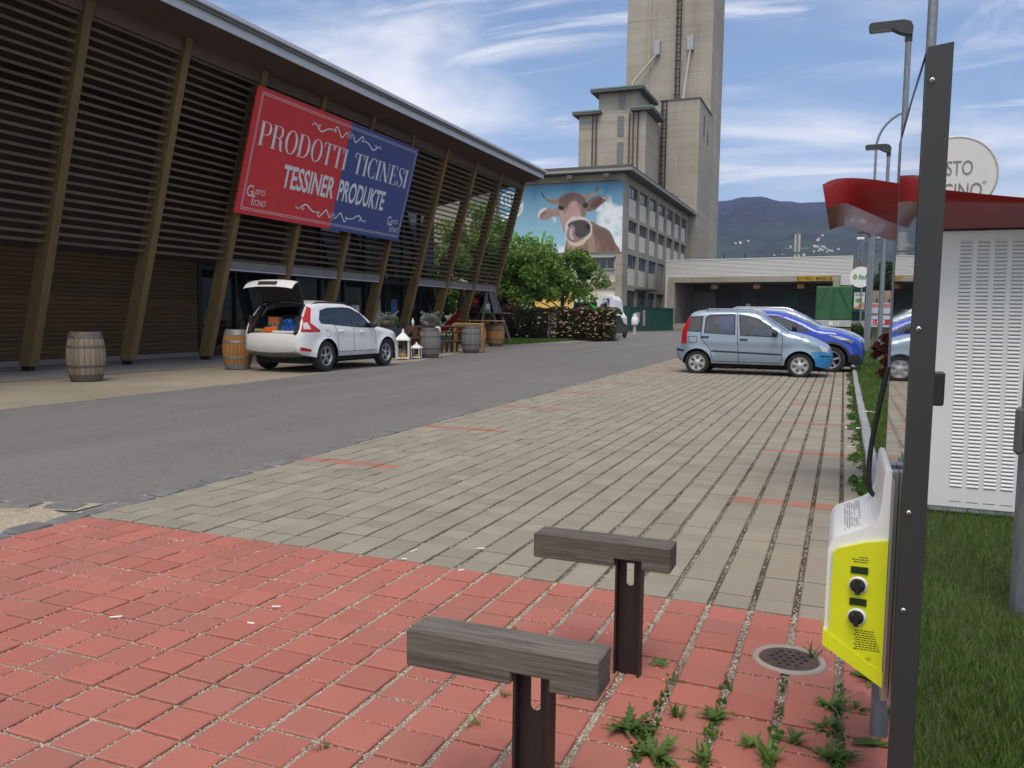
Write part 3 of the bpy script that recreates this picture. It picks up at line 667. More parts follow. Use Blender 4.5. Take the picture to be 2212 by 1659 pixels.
# dark table with black cover
t = thing('covered_table', 'brown table under a sagging black cover between the two planters', 'table', (-13.1, 22.6, 0))
b = B(); b.box(-.75, .75, -.35, .35, .60, .66); b.build('tabletop', BRN, t)
for sx in (-.68, .68):
    for sy in (-.28, .28): b = B(); b.box(sx-.035, sx+.035, sy-.035, sy+.035, 0, .6); b.build('leg', BRN, t)
b = B(); n = 14; vs = []; 
for i in range(n+1):
    for j in range(6): u = i/n; v_ = j/5; vs.append((-.62+1.24*u, -.33+.5*v_, .665+.30*v_*(.9+.1*math.sin(u*9))+.02*math.sin(u*7+v_*5)))
b.add(vs, [(i*6+j, i*6+j+1, i*6+j+7, i*6+j+6) for i in range(n) for j in range(5)], True); b.build('cover', BLK, t)
b = B(); b.lathe([(0, 0), (.04, 0), (.042, .15), (.016, .2), (.016, .24), (0, .24)], n=14); b.top('bottle', WHT, 'slim white bottle standing between the planters', 'bottle').location = (-12.55, 22.75, 1.0)
b = B(); b.box(-.16, .10, -.14, .14, 0, .98); b.top('bottle_stand', BRN, 'narrow brown pedestal carrying the white bottle', 'pedestal').location = (-12.55, 22.78, 0)
# cooler
t = thing('cool_box', 'white and blue cool box behind the grey barrel', 'cool box', (-13.13, 25.2, 0), .3)
b = B(); b.box(-.24, .24, -.2, .2, .0, .72, .03); b.build('body', plain('pale_blue_plastic', (.16, .30, .50), .5), t)
b = B(); b.box(-.26, .26, -.22, .22, .70, .95, .05); b.build('lid', WHT, t)
# rail fence
t = thing('rail_fence', 'low fence of three brown round rails between the grey barrels', 'fence', (-13.3, 26.6, 0))
for z in (.38, .72, .92): b = B(); b.tube([(-.75, -1.6, z), (.0, 0, z+.02), (.75, 1.6, z)], .035, 8); b.build('rail', BRN, t)
for y in (-1.55, 1.55): b = B(); b.tube([(y*.48, y, 0), (y*.48, y, 1.0)], .045, 8); b.build('fence_post', BRN, t)
for i in range(6): b = B(); b.box(-.1, -.03, -1.1+i*.4, -.95+i*.4, 0, .34); b.build('pallet_board', BRN, t)
# bar table of yellow wood
t = thing('bar_table', 'tall table of yellow wood standing around the dark grey barrel', 'table', (-12.85, 27.6, 0), .35)
b = B(); b.box(-.55, .55, -.38, .38, 1.02, 1.06); b.build('tabletop', YW, t)
for sx in (-.5, .5):
    for sy in (-.33, .33): b = B(); b.box(sx-.035, sx+.035, sy-.035, sy+.035, 0, 1.02); b.build('leg', YW, t)
b = B(); b.box(-.46, .46, -.35, -.31, .93, 1.02); b.build('apron', YW, t)
b = B(); b.box(-.75, .75, -.3, .3, 1.1, 1.14); b.box(-.05, .05, -.05, .05, .99, 1.1)
b.top('board', YW, 'yellow plank laid over the far orange barrels', 'board').location = (-14.6, 33.2, 0.0)
# black chairs by the glazing
def chair(label, x, y, rz):
    t = thing('chair', label, 'chair', (x, y, 0), rz, 'black metal chairs by the shop window')
    b = B(); b.box(-.21, .21, -.21, .21, .44, .47, .008); b.build('seat', DARK, t)
    for sx in (-.19, .19):
        for sy in (-.19, .19): b = B(); b.tube([(sx, sy, 0), (sx, sy, .45 if sy < 0 else .9)], .013, 6); b.build('leg', DARK, t)
    b = B(); b.tube([(-.19, .19, .9), (-.15, .19, .98), (.15, .19, .98), (.19, .19, .9)], .013, 6)
    for i in range(4): b.tube([(-.12+.08*i, .19, .47), (-.12+.08*i, .19, .97)], .007, 5)
    b.build('backrest', DARK, t)
for i, (x, y, rz, lb) in enumerate([(-15.6, 26.9, 2.9, 'black metal chair nearest the camera, behind the second planter'), (-15.5, 27.8, 2.6, 'black metal chair in the middle behind the rail fence'), (-15.7, 28.8, 3.2, 'black metal chair farthest from the camera, left of the red slide')]): chair(lb, x, y, rz)
# playground
PLY = plain('grey_play_panel', (.20, .21, .21), .6, var=.2); RPL = plain('red_plastic', (.50, .025, .02), .4); GWD = wood('grey_playground_timber', (.12, .115, .095), (.19, .18, .15), (10, 10, 1))
t = thing('playground_frame', 'grey timber climbing tower with swing frame behind the last posts', 'playground', (-16.9, 36.5, 0))
for (p, q) in [((-1.05, 0, 0), (-.5, 0, 2.55)), ((.15, 0, 0), (-.5, 0, 2.55)), ((.55, .6, 2.7), (1.35, .6, 0)), ((.8, .9, 2.5), (1.75, .9, .0)), ((.35, .2, 0), (.6, .5, 2.6))]: b = B(); b.beam(p, q, .1, .1); b.build('timber', GWD, t)
b = B(); b.prism([(.2, 1.5), (1.2, 1.5), (1.05, 2.1), (.75, 2.6), (.45, 2.1)], lambda a, c, d: (a, d, c), .55, .6); b.build('play_panel', PLY, t)
b = B(); b.prism([(.45, 1.65), (.75, 1.65), (.75, 1.92), (.45, 1.92)], lambda a, c, d: (a, d, c), .535, .548); b.build('notice', WHT, t)
b = B(); b.tube([(-.5, -.06, 2.55), (-.5, 1.6, 2.62)], .05, 8); b.lathe([(0, -.09), (.1, -.09), (.12, 0), (0, .05)], (-.5, 0, 2.52), 10, 'y'); b.build('top_joint', RPL, t)
b = B(); b.box(.15, 1.5, .5, 1.5, 1.44, 1.5); b.build('platform', GWD, t)
t = thing('slide', 'bright red plastic slide behind the leaning posts', 'slide', (-17.3, 36.2, 0))
pr = [(-1.0, .55), (-.55, .95), (.1, 1.5), (.55, 1.92), (.8, 1.98)]
for nm, ya, yb, dz0, dz1 in (('chute', -.2, .2, 0, .03), ('side_wall', -.24, -.2, -.03, .17), ('side_wall', .2, .24, -.03, .17)):
    b = B(); P = [(x, z+dz0) for x, z in pr]+[(x, z+dz1) for x, z in reversed(pr)]; b.prism(P, lambda a, c, d: (a, d, c), ya, yb); b.build(nm, RPL, t)
# ------------------------------------------------------------------ mill building with the cow billboard
CONC = m_concrete('mill_concrete', (.27, .245, .20), (.36, .33, .275), .35, .25, .2, (.13, .115, .095), .35)
TOWC = m_concrete('silo_concrete', (.315, .29, .245), (.41, .38, .325), .16, .5, .2, (.17, .15, .12), .3)
CRMB = plain('cream_brick', (.64, .61, .54), .85, var=.12, scale=3, bump=.1); MORB = plain('brick_mortar', (.30, .28, .235), .9)
EAVE = plain('dark_eaves', (.10, .10, .095), .7, var=.2); EAVL = plain('eaves_edge', (.30, .29, .27), .7)
WFR = plain('blue_window_frame', (.22, .28, .38), .5); WFG = plain('grey_window_frame', (.22, .22, .21), .6)
GLD = Mt('dark_window').color((.016, .019, .023)).set(Roughness=.06, Specular_IOR_Level=.6).m
BLIND = plain('window_blind', (.40, .41, .41), .7, var=.1)
mill = thing('mill_building', 'concrete mill building with a cow billboard and rows of windows down its side', 'building', (-20.1, 78, 0), world=True)
XF, YF = -20.1, 78.0
b = B(); b.box(-44, XF-.35, YF+.35, 117, 0, 15.2); b.build('core', MORB, mill)
# front piers and beams
for x0, x1 in ((-20.75, XF), (-34.2, -33.4), (-44, -43.2)): b = B(); b.box(x0, x1, YF, YF+.6, 0, 15.1); b.build('pier', CONC, mill)
for z0, z1 in ((14.45, 15.1), (7.2, 7.62), (4.05, 4.75)): b = B(); b.box(-43.2, -20.75, YF+.02, YF+.5, z0, z1); b.build('beam', CONC, mill)
def brickwall(parent, fr, x0, x1, z0, z1, bw=.62, bh=.21):
    """courses of bricks; every brick its own piece, joined per panel when past the limit"""
    b = B(); r_ = 0; z = z0
    while z+bh*.6 < z1:
        x = x0-(bw/2 if r_ % 2 else 0)
        while x < x1:
            a, c = max(x, x0)+.008, min(x+bw, x1)-.008
            if c-a > .04:
                d = random.uniform(.02, .03); zz = min(z+bh-.016, z1)
                b.add([fr(a, z, 0), fr(c, z, 0), fr(c, zz, 0), fr(a, zz, 0), fr(a, z, d), fr(c, z, d), fr(c, zz, d), fr(a, zz, d)], [(4, 5, 6, 7), (0, 1, 5, 4), (1, 2, 6, 5), (2, 3, 7, 6), (3, 0, 4, 7)])
            x += bw
        z += bh; r_ += 1
    o = b.build('brick_infill', CRMB, parent); o['kind'] = 'stuff'; return o
ffr = frame((0, YF+.33, 0), (1, 0, 0), (0, 0, 1))
# front fr: normal = x cross z = -y  (towards the camera)
brickwall(mill, ffr, -33.4, -24.6, 4.75, 7.2); brickwall(mill, ffr, -20.95, -20.76, 4.75, 7.2)
brickwall(mill, ffr, -24.6, -20.95, 4.75, 5.95)
def window(parent, fr, x0, x1, z0, z1, nx, nz, fm, depth=.0, fw=.07, gl=GLD):
    b = B(); f_ = fw
    for i in range(nx+1): c = x0+(x1-x0)*i/nx; b.prism([(max(x0, c-f_/2), z0), (min(x1, c+f_/2), z0), (min(x1, c+f_/2), z1), (max(x0, c-f_/2), z1)], fr, depth, depth+.06)
    for i in range(nz+1): c = z0+(z1-z0)*i/nz; b.prism([(x0, max(z0, c-f_/2)), (x1, max(z0, c-f_/2)), (x1, min(z1, c+f_/2)), (x0, min(z1, c+f_/2))], fr, depth, depth+.055)
    w_ = b.build('window', fm, parent)
    for i in range(nx):
        for j in range(nz):
            b = B(); a0, a1 = x0+(x1-x0)*i/nx, x0+(x1-x0)*(i+1)/nx; c0, c1 = z0+(z1-z0)*j/nz, z0+(z1-z0)*(j+1)/nz
            b.prism([(a0, c0), (a1, c0), (a1, c1), (a0, c1)], fr, depth+.0, depth+.02); b.build('pane', gl, w_)
    return w_
window(mill, ffr, -24.55, -20.98, 6.0, 7.1, 5, 1, WFR)
b = B(); b.box(-24.7, -20.9, YF-.05, YF+.3, 5.9, 5.98); b.build('window_sill', CONC, mill)
b = B(); b.box(-24.6, -20.9, YF+.0, YF+.3, 7.1, 7.21); b.build('roller_blind_box', BLIND, mill)
window(mill, ffr, -31.0, -28.6, 5.6, 7.1, 3, 1, WFR)
YEL = Mt('yellow_poster'); p = YEL.coord(); sx_ = YEL.new('ShaderNodeSeparateXYZ'); YEL.l.new(YEL.pos(), sx_.inputs[0])
YEL.color(YEL.mix(YEL.ramp(sx_.outputs[0], -25, -21.6), (.72, .46, .10), (.80, .76, .62))).set(Roughness=.6)
b = B(); b.box(-29.5, -20.8, YF+.2, YF+.32, 1.6, 4.02); b.build('ground_floor_poster', YEL.m, mill)
b = B(); b.box(-33.4, -29.5, YF+.25, YF+.35, 0, 4.05); b.build('ground_floor_wall', CONC, mill); b = B(); b.box(-29.5, -20.8, YF+.25, YF+.35, 0, 1.6); b.build('ground_floor_wall', CONC, mill)
# right-hand side: seven bays
sfr = frame((XF-.32, 0, 0), (0, 1, 0), (0, 0, 1))
b = B(); b.box(XF-.45, XF-.04, 78.6, 80.3, 0, 15.1); b.build('pier', CONC, mill)
for z0, z1 in ((14.35, 15.1), (10.95, 11.3), (7.55, 8.15), (4.0, 4.55)): b = B(); b.box(XF-.4, XF-.06, 80.3, 113, z0, z1); b.build('beam', CONC, mill)
for i in range(7):
    y0 = 80.35+4.68*i; y1 = y0+3.85
    b = B(); b.box(XF-.4, XF-.05, y1, y0+4.68, 0, 15.1); b.build('pier', CONC, mill)
    for zb, zm, zt in ((11.3, 13.2, 14.35), (8.15, 9.9, 10.95), (4.55, 6.35, 7.55)):
        if i > 2 and zt < 8: continue
        brickwall(mill, sfr, y0, y1, zb, zm); window(mill, sfr, y0, y1, zm+.06, zt-.03, 4, 1, WFG if zt > 8 else WFR, .0, .09)
    if i < 3:
        b = B(); b.box(XF-.36, XF-.30, y0, y1, 0, 4.0); b.build('shopfront', plain('green_shutter', (.03, .10, .085), .5, var=.3, scale=4), mill)
        window(mill, frame((XF-.29, 0, 0), (0, 1, 0), (0, 0, 1)), y0+.2, y1-.2, .2, 3.3, 3, 2, WFG)
b = B(); b.box(XF-.3, XF+1.1, 83.6, 89.0, 4.1, 4.28); b.build('canopy', plain('canopy_green', (.06, .08, .07), .6), mill)
b = B(); b.box(XF-.03, XF+.06, 79.7, 79.78, 0, 4.6); b.build('downpipe', CONC, mill)
b = B(); b.box(-44.6, XF+.95, YF-.95, 117.5, 15.12, 15.3); ev = b.build('eaves', EAVE, mill)
b = B(); b.box(-44.6, XF+1.0, YF-1.0, YF-.955, 15.2, 15.42); b.box(XF+.955, XF+1.0, YF-.955, 117.5, 15.2, 15.42); b.build('eaves_edge', EAVL, ev)
b = B(); b.box(-44.5, XF+.8, YF-.8, 117.4, 15.31, 15.75); b.build('roof_layer', EAVE, ev)
for y in (104.0, 106.5): b = B(); b.box(XF-1.2, XF-.4, y, y+.9, 15.7, 16.9); b.build('roof_vent', plain('vent_metal', (.2, .17, .14), .6, .3), mill)
for x in (-29.1, -25.3, -21.6):
    b = B(); b.box(x-.28, x+.28, YF-1.1, YF-.7, 14.55, 14.95, .04); b.tube([(x, YF-.7, 14.7), (x, YF, 14.75)], .04, 6); b.build('floodlight', plain('floodlight_grey', (.09, .09, .09), .6), mill)
# billboard: printed sheet, painted on a fine grid
def inpoly(X, Y, poly):
    ins = np.zeros(X.shape, bool); n = len(poly)
    for i in range(n):
        x0, y0 = poly[i]; x1, y1 = poly[(i+1) % n]
        if y0 == y1: continue
        c = ((y0 > Y) != (y1 > Y)) & (X < (x1-x0)*(Y-y0)/(y1-y0)+x0); ins ^= c
    return ins
def blur(a, n=1):
    for _ in range(n):
        p_ = np.pad(a, ((1, 1), (1, 1))+((0, 0),)*(a.ndim-2), mode='edge'); a = (p_[:-2, 1:-1]+p_[2:, 1:-1]+p_[1:-1, :-2]+p_[1:-1, 2:]+2*p_[1:-1, 1:-1])/6
    return a
def fnoise(shape, s, seed):
    g = np.random.default_rng(seed); out_ = np.zeros(shape); amp = 1
    for o in range(5):
        k = s*2**o; a = g.random((k+2, int(k*shape[1]/shape[0])+2)); yy = np.linspace(0, k, shape[0], endpoint=False); xx = np.linspace(0, a.shape[1]-2, shape[1], endpoint=False)
        yi, xi = yy.astype(int), xx.astype(int); fy, fx = (yy-yi)[:, None], (xx-xi)[None]; fy = fy*fy*(3-2*fy); fx = fx*fx*(3-2*fx)
        out_ += amp*((a[yi][:, xi]*(1-fx)+a[yi][:, xi+1]*fx)*(1-fy)+(a[yi+1][:, xi]*(1-fx)+a[yi+1][:, xi+1]*fx)*fy); amp *= .55
    return out_/2.2
NXB, NYB = 420, 218
gx_, gy_ = np.meshgrid(np.linspace(-39, 1893, NXB), np.linspace(0, 1, NYB))
py_ = (278-.0345*gx_)*(1-gy_)+(1313-.0122*gx_)*gy_
px_ = gx_
S3 = lambda r, g, b_: np.array(srgb(r, g, b_))
n1 = fnoise((NYB, NXB), 4, 3); n2 = fnoise((NYB, NXB), 14, 5); n3 = fnoise((NYB, NXB), 40, 6)
img = S3(62, 134, 176)*(1-gy_[..., None])+S3(150, 200, 222)*gy_[..., None]
def lay_(mask, colr, soft=1, alpha=1.):
    global img
    m_ = blur(mask.astype(float), soft)[..., None]*alpha
    img = img*(1-m_)+np.asarray(colr)*m_
cl = np.clip((n1-.60+.30*np.clip((px_-1350)/500, 0, 1)*np.clip((py_-380)/300, 0, 1)+.30*np.clip((py_-950)/300, 0, 1)-.15*np.clip((700-py_)/400, 0, 1))*5, 0, 1); lay_(cl, S3(226, 232, 236), 1, .92)
def P_(pts, n=6): 
    q = pts+[pts[0], pts[1]]; return [tuple(v) for v in smooth_path([q[-3]]+q, n)[n:-n]]
def paint(pts, c, soft=1, alpha=1., var=.0, ns=None):
    c = S3(*c); mk = inpoly(px_, py_, P_(pts)); cc = c[None, None]*(1+var*((ns if ns is not None else n2)-.5)[..., None]*2); lay_(mk, cc, soft, alpha)
# swoosh and wordmark colour fields are separate pieces; the cow itself:
paint([(1040, 1150), (1090, 1310), (1820, 1310), (1790, 1150), (1700, 970), (1560, 890), (1400, 820), (1250, 900), (1100, 1000)], (138, 106, 92), 1, 1, .25)
paint([(1420, 900), (1560, 930), (1690, 1010), (1760, 1140), (1790, 1310), (1600, 1310), (1560, 1150)], (112, 84, 74), 4, .8, .2)
paint([(1420, 1000), (1480, 1120), (1490, 1310), (1400, 1310), (1380, 1150)], (172, 138, 116), 4, .7)
paint([(1060, 1150), (1100, 1310), (1200, 1310), (1190, 1220), (1120, 1160)], (186, 152, 140), 3, .8)
paint([(625, 340), (660, 420), (740, 470), (850, 480), (920, 470), (930, 550), (850, 550), (740, 510), (660, 430)], (142, 118, 84), 1, 1, .2)
paint([(625, 340), (640, 360), (700, 450), (680, 450), (640, 400)], (62, 58, 52), 1, .9)
paint([(1535, 280), (1500, 370), (1430, 430), (1340, 485), (1290, 450), (1300, 420), (1380, 400), (1470, 340)], (160, 134, 96), 1, 1, .2)
paint([(1535, 280), (1520, 320), (1480, 370), (1470, 345)], (70, 64, 58), 1, .8)
paint([(590, 760), (590, 680), (650, 620), (730, 605), (820, 630), (890, 610), (930, 660), (920, 735), (830, 740), (740, 790), (650, 785)], (160, 130, 122), 1, 1, .2)
paint([(592, 760), (590, 680), (650, 615), (735, 605), (690, 650), (630, 690), (610, 750)], (222, 214, 214), 2, .8)
paint([(620, 720), (670, 660), (740, 650), (700, 720), (650, 760)], (146, 90, 96), 3, .85)
paint([(1350, 520), (1450, 450), (1560, 425), (1640, 450), (1650, 490), (1560, 570), (1480, 640), (1350, 665), (1330, 600)], (128, 96, 86), 1, 1, .25)
paint([(1400, 590), (1500, 480), (1610, 445), (1560, 540), (1480, 610)], (92, 62, 60), 3, .8)
paint([(1560, 440), (1640, 455), (1645, 490), (1600, 480)], (196, 170, 160), 2, .8)
paint([(890, 470), (960, 410), (1070, 370), (1190, 378), (1290, 420), (1340, 500), (1355, 600), (1330, 700), (1320, 800), (1420, 900), (1390, 1060), (1200, 1150), (1060, 1090), (1010, 990), (960, 860), (920, 720), (895, 590)], (156, 124, 114), 1, 1, .25)
paint([(960, 430), (1080, 380), (1200, 390), (1280, 430), (1330, 520), (1330, 640), (1250, 560), (1180, 500), (1090, 520), (1000, 640), (930, 590), (910, 500)], (110, 82, 74), 4, .85, .3, n3)
paint([(1100, 540), (1180, 520), (1240, 640), (1260, 740), (1120, 760), (1060, 800), (1030, 700)], (192, 150, 146), 6, .85, .15)
paint([(930, 660), (1000, 680), (1040, 800), (1000, 920), (950, 820)], (186, 150, 142), 5, .75)
paint([(1270, 600), (1330, 560), (1345, 660), (1310, 760), (1260, 700)], (132, 102, 94), 3, .7)
paint([(905, 590), (940, 570), (985, 600), (975, 640), (925, 630)], (34, 28, 28), 1, .95)
paint([(1290, 570), (1330, 530), (1365, 560), (1350, 610), (1300, 605)], (40, 30, 30), 1, .95)
paint([(1020, 900), (1060, 800), (1150, 745), (1260, 745), (1350, 780), (1420, 850), (1440, 960), (1400, 1070), (1280, 1150), (1190, 1200), (1090, 1150), (1030, 1060)], (206, 194, 190), 2, 1, .2, n3)
paint([(1080, 850), (1180, 800), (1320, 800), (1400, 870), (1410, 980), (1330, 1060), (1230, 1080), (1170, 1010), (1160, 900)], (58, 54, 58), 3, .95, .4, n3)
paint([(1060, 880), (1090, 840), (1110, 870), (1090, 920)], (30, 26, 30), 1, .9)
paint([(1345, 880), (1380, 860), (1400, 920), (1370, 950)], (22, 20, 24), 1, .9)
paint([(1045, 1000), (1080, 900), (1150, 890), (1170, 1000), (1220, 1080), (1330, 1075), (1270, 1120), (1150, 1150), (1060, 1090)], (134, 104, 108), 2, .9, .3, n3)
paint([(1090, 1000), (1100, 930), (1130, 920), (1130, 1020), (1170, 1100), (1110, 1080)], (206, 182, 184), 2, .8)
paint([(1090, 1130), (1200, 1150), (1340, 1070), (1355, 1110), (1300, 1180), (1190, 1200)], (214, 186, 150), 2, .9)
img = img*(1+.14*(n3-.5)[..., None]); lum = img.mean(2, keepdims=True); img = lum+(img-lum)*.80
Xb = -33.0+(px_+39)/(1893+39)*12.84; Zb = 14.3-(14.3-7.62)*gy_
V = np.stack([Xb.ravel(), np.full(Xb.size, YF-.02), Zb.ravel()], 1)
ii = np.arange((NYB-1)*NXB).reshape(NYB-1, NXB)[:, :-1].ravel(); F = np.stack([ii, ii+NXB, ii+NXB+1, ii+1], 1)
t = Mt('billboard_print'); at = t.new('ShaderNodeAttribute', attribute_name='print'); t.color(at.outputs['Color']).set(Roughness=.55, Specular_IOR_Level=.3); PRINT = t.m
bb = thing('billboard', 'huge billboard of a brown cow against blue sky on the mill front', 'billboard', (-26.6, YF, 7.62), world=True)
me = npmesh('printed_sheet', V-np.array(ORG[bb]), F, PRINT); ca = me.color_attributes.new('print', 'FLOAT_COLOR', 'POINT')
ca.data.foreach_set('color', np.concatenate([np.clip(img.reshape(-1, 3)*1.02, 0, 1), np.ones((Xb.size, 1))], 1).astype(np.float32).ravel()); link('printed_sheet', me, bb)
b = B()
for r_ in ((-33.1, -20.06, 14.3, 14.38), (-33.1, -20.06, 7.54, 7.62), (-33.1, -33.0, 7.62, 14.3), (-20.16, -20.06, 7.62, 14.3)): b.box(r_[0], r_[1], YF-.06, YF-.001, r_[2], r_[3])
b.build('frame', plain('billboard_frame', (.2, .2, .19), .6), bb)
bfr = frame((0, YF-.03, 0), (1, 0, 0), (0, 0, 1))
def bx(px): return -33.0+(px+39)/1932*12.84
def bz(px, py): v_ = (py-(278-.0345*px))/((1313-.0122*px)-(278-.0345*px)); return 14.3-6.68*v_
FELG = plain('logo_green', (.11, .36, .10), .55)
V, F = text_geo('fela', 1, 1, .25, .02); b = put(B(), fit(V, bx(350), bx(850), bz(600, 1200), bz(600, 965)), F, bfr, .004); b.build('wordmark', FELG, bb)
LW = plain('logo_white', (.74, .78, .80), .55)
g = G2(); cxl, cyl = bx(120), bz(120, 470); g.ring(cxl, cyl, .95, .85, .2, .2)
for dx in (-.45, -.08, .28): g.rect(cxl+dx, cxl+dx+.16, cyl-.5, cyl+.5)
g.rect(cxl-.45, cxl+.08, cyl-.62, cyl-.46); g.rect(cxl+.28, cxl+.62, cyl+.38, cyl+.52); g.rect(cxl+.28, cxl+.56, cyl-.02, cyl+.12)
for k_ in range(3): g.stroke([(bx(x), bz(x, y+k_*42)) for x, y in smooth_path([(-20, 720), (120, 690), (240, 640), (320, 560), (348, 500)])], [.30*math.sin(math.pi*min(1, max(.04, (i+1)/33))) for i in range(33)])
b = put(B(), np.array(g.v), g.f, bfr, .004); b.build('emblem', LW, bb)
g = G2(); g.stroke([(bx(x), bz(x, y)) for x, y in smooth_path([(150, 1220), (170, 1080), (230, 1000), (280, 1090), (270, 1220)])], .38); b = put(B(), np.array(g.v), g.f, bfr, .0045); b.build('leaf_mark', FELG, bb)
# ------------------------------------------------------------------ silo
silo = thing('silo_tower', 'tall bare concrete grain silo tower behind the mill', 'silo', (-25.6, 123.7, 0), world=True)
GLB = plain('glass_block', (.16, .17, .17), .3, var=.3, scale=8); RUST = plain('rusty_steel', (.10, .075, .06), .7, .3, .3); STL = plain('galvanised_steel', (.36, .37, .38), .45, .6, .15, 5)
b = B(); b.box(-31.95, -19.3, 123.7, 134.5, 0, 56); b.build('shaft', TOWC, silo)
for x in (-28.9, -28.3, -23.5, -21.9):      # slipform ribs
    b = B(); b.box(x-.05, x+.05, 123.63, 123.72, 28, 56); b.build('rib', TOWC, silo)
b = B(); b.box(-19.31, -19.18, 128.3, 130.0, 0, 56); b.build('side_rib', TOWC, silo)
b = B(); b.box(-24.4, -19.12, 113.5, 123.7, 0, 30.6); bl = b.build('machine_block', TOWC, silo)
b = B(); b.box(-24.5, -19.0, 113.4, 123.75, 30.6, 30.78); b.build('coping', EAVE, bl)
b = B(); b.box(-19.125, -19.09, 117.0, 117.9, 26.4, 29.2); b.build('window', EAVE, bl); b = B(); b.box(-19.125, -19.09, 120.4, 121.2, 25.8, 27.8); b.build('window', EAVE, bl)
b = B(); b.box(-33.3, -24.4, 105, 114, 15, 27.4); an = b.build('stair_annex', TOWC, silo)
b = B(); b.box(-30.8, -25.5, 105.4, 113.5, 27.4, 30.1); b.build('upper_storey', TOWC, an)
for x0, x1, y0, y1, z in ((-34.0, -30.3, 104.2, 113, 27.42), (-26.3, -23.4, 104.2, 112, 27.45), (-31.6, -24.7, 104.2, 113.4, 30.1)):
    b = B(); b.box(x0, x1, y0, y1, z, z+.42); b.build('roof_slab', EAVE, an); b = B(); b.box(x0-.04, x1+.04, y0-.04, y0+.0, z+.3, z+.47); b.build('roof_edge', plain('copper_edge', (.15, .24, .20), .6), an)
for z0, z1, y in ((28.0, 29.9, 105.4), (24.5, 27.1, 105.0), (20.9, 23.8, 105.0)):
    b = B(); b.box(-28.15, -27.25, y-.06, y-.002, z0, z1); w_ = b.build('glass_block_window', MORB, an); n = int((z1-z0)/.36)
    for i in range(n):
        for j in range(3): b = B(); zz = z0+.06+i*(z1-z0-.08)/n; b.box(-28.08+j*.28, -27.85+j*.28, y-.09, y-.061, zz, zz+(z1-z0-.08)/n-.07); b.build('glass_block', GLB, w_)
for x, z0 in ((-31.4, 16), (-30.9, 20), (-26.5, 16), (-26.0, 18), (-25.4, 16)):
    b = B(); b.tube([(x, 104.85, z0), (x, 104.85, 27.3)], .09, 6); b.build('drainpipe', RUST, an)
LADR = plain('dark_ladder', (.030, .027, .025), .6, .3)
def ladder(x, y, z0, z1, parent, w_=.5):
    b = B(); b.box(x-w_/2-.04, x-w_/2+.04, y-.2, y-.12, z0, z1); b.box(x+w_/2-.04, x+w_/2+.04, y-.2, y-.12, z0, z1); z = z0+.3
    while z < z1: b.box(x-w_/2+.04, x+w_/2-.04, y-.18, y-.14, z, z+.07); z += .6
    z = z0+2
    while z < z1: b.tube([(x-w_/2, y-.2, z), (x-w_/2-.1, y-.7, z), (x, y-.95, z), (x+w_/2+.1, y-.7, z), (x+w_/2, y-.2, z)], .05, 4); z += 1.2
    for dx in (-.3, 0, .3): b.box(x+dx-.03, x+dx+.03, y-.98+abs(dx)*.7, y-.93+abs(dx)*.7, z0+2, z1)
    b.build('caged_ladder', LADR, parent)
ladder(-24.15, 123.7, 30.7, 56, silo, .6); ladder(-23.8, 113.5, 8, 30.6, silo, .6)
for x, z, (x2, z2) in ((-27.3, 41.0, (-30.6, 36.0)), (-22.4, 41.2, (-23.0, 33.8))):
    b = B(); b.box(x-.45, x+.45, 123.0, 123.68, z-1.1, z+.9); b.build('inspection_hatch', STL, silo)
    b = B(); b.tube([(x, 123.2, z-1.0), (x2, 122.4, z2), (x2, 121.8, z2-1.2)], .17, 8); b.build('chute_pipe', plain('pale_pipe', (.42, .39, .33), .6, var=.3), silo)
# ------------------------------------------------------------------ loading shed (turned by nine degrees)
SA = math.atan2(-3, 18.05)
shed = thing('loading_shed', 'low loading shed with white corrugated fascia and open dark bay', 'building', (-17.6, 88, 0), SA)
CORR = plain('white_corrugated', (.70, .70, .68), .5, var=.04); CORD = plain('corrugated_shadow', (.30, .30, .29), .6)
LEN = 18.32
b = B(); b.box(-.3, .85, .14, 16, 0, 7.28); b.box(17.3, LEN-.02, .14, 16, 0, 7.28); b.box(.85, 17.3, .14, 16, 5.02, 7.28); b.box(.85, 17.3, 6, 16, 0, 5.02); b.build('body', plain('shed_wall', (.20, .19, .17), .85, var=.2, scale=1), shed)
n = 13; hz = (7.35-5.62)/n
for i in range(n):
    z = 5.62+i*hz; b = B(); b.prism([(.12, z), (-.02, z+.012), (-.02, z+hz*.55), (.03, z+hz*.75), (.12, z+hz-.004)], lambda a, c, d: (d, a, c), -.32, LEN); b.build('corrugated_sheet', CORR, shed)
for i in range(26):
    z = .6+i*.196
    if z > 5.5: break
    b = B(); b.prism([(.12, z), (-.02, z+.012), (-.02, z+.11), (.03, z+.15), (.12, z+.19)], lambda a, c, d: (d, a, c), -.32, .18); b.build('corrugated_sheet', CORR, shed)
for i in range(5):
    z = 4.66+i*.196; b = B(); b.prism([(.12, z), (-.02, z+.012), (-.02, z+.11), (.03, z+.15), (.12, z+.19)], lambda a, c, d: (d, a, c), 17.36, LEN); b.build('corrugated_sheet', CORR, shed)
b = B(); b.box(-.36, LEN+.05, -.06, .3, 7.36, 7.44); b.build('ridge_cap', CORR, shed); b = B(); b.box(LEN, LEN+.06, -.05, .2, 4.6, 7.36); b.build('corner_trim', CORR, shed)
b = B(); b.box(.18, .85, -.35, .9, 0, 5.02); b.build('concrete_pillar', CONC, shed); b = B(); b.box(.18, 17.33, -.35, .9, 5.03, 5.6); b.build('concrete_lintel', CONC, shed); b = B(); b.box(16.76, 17.33, -.35, .9, 4.3, 5.02); b.build('concrete_stub', CONC, shed)
DOORG = plain('dark_green_door', (.012, .055, .045), .5, var=.3, scale=2); DOORK = plain('dark_steel_door', (.04, .042, .042), .6, var=.3, scale=2)
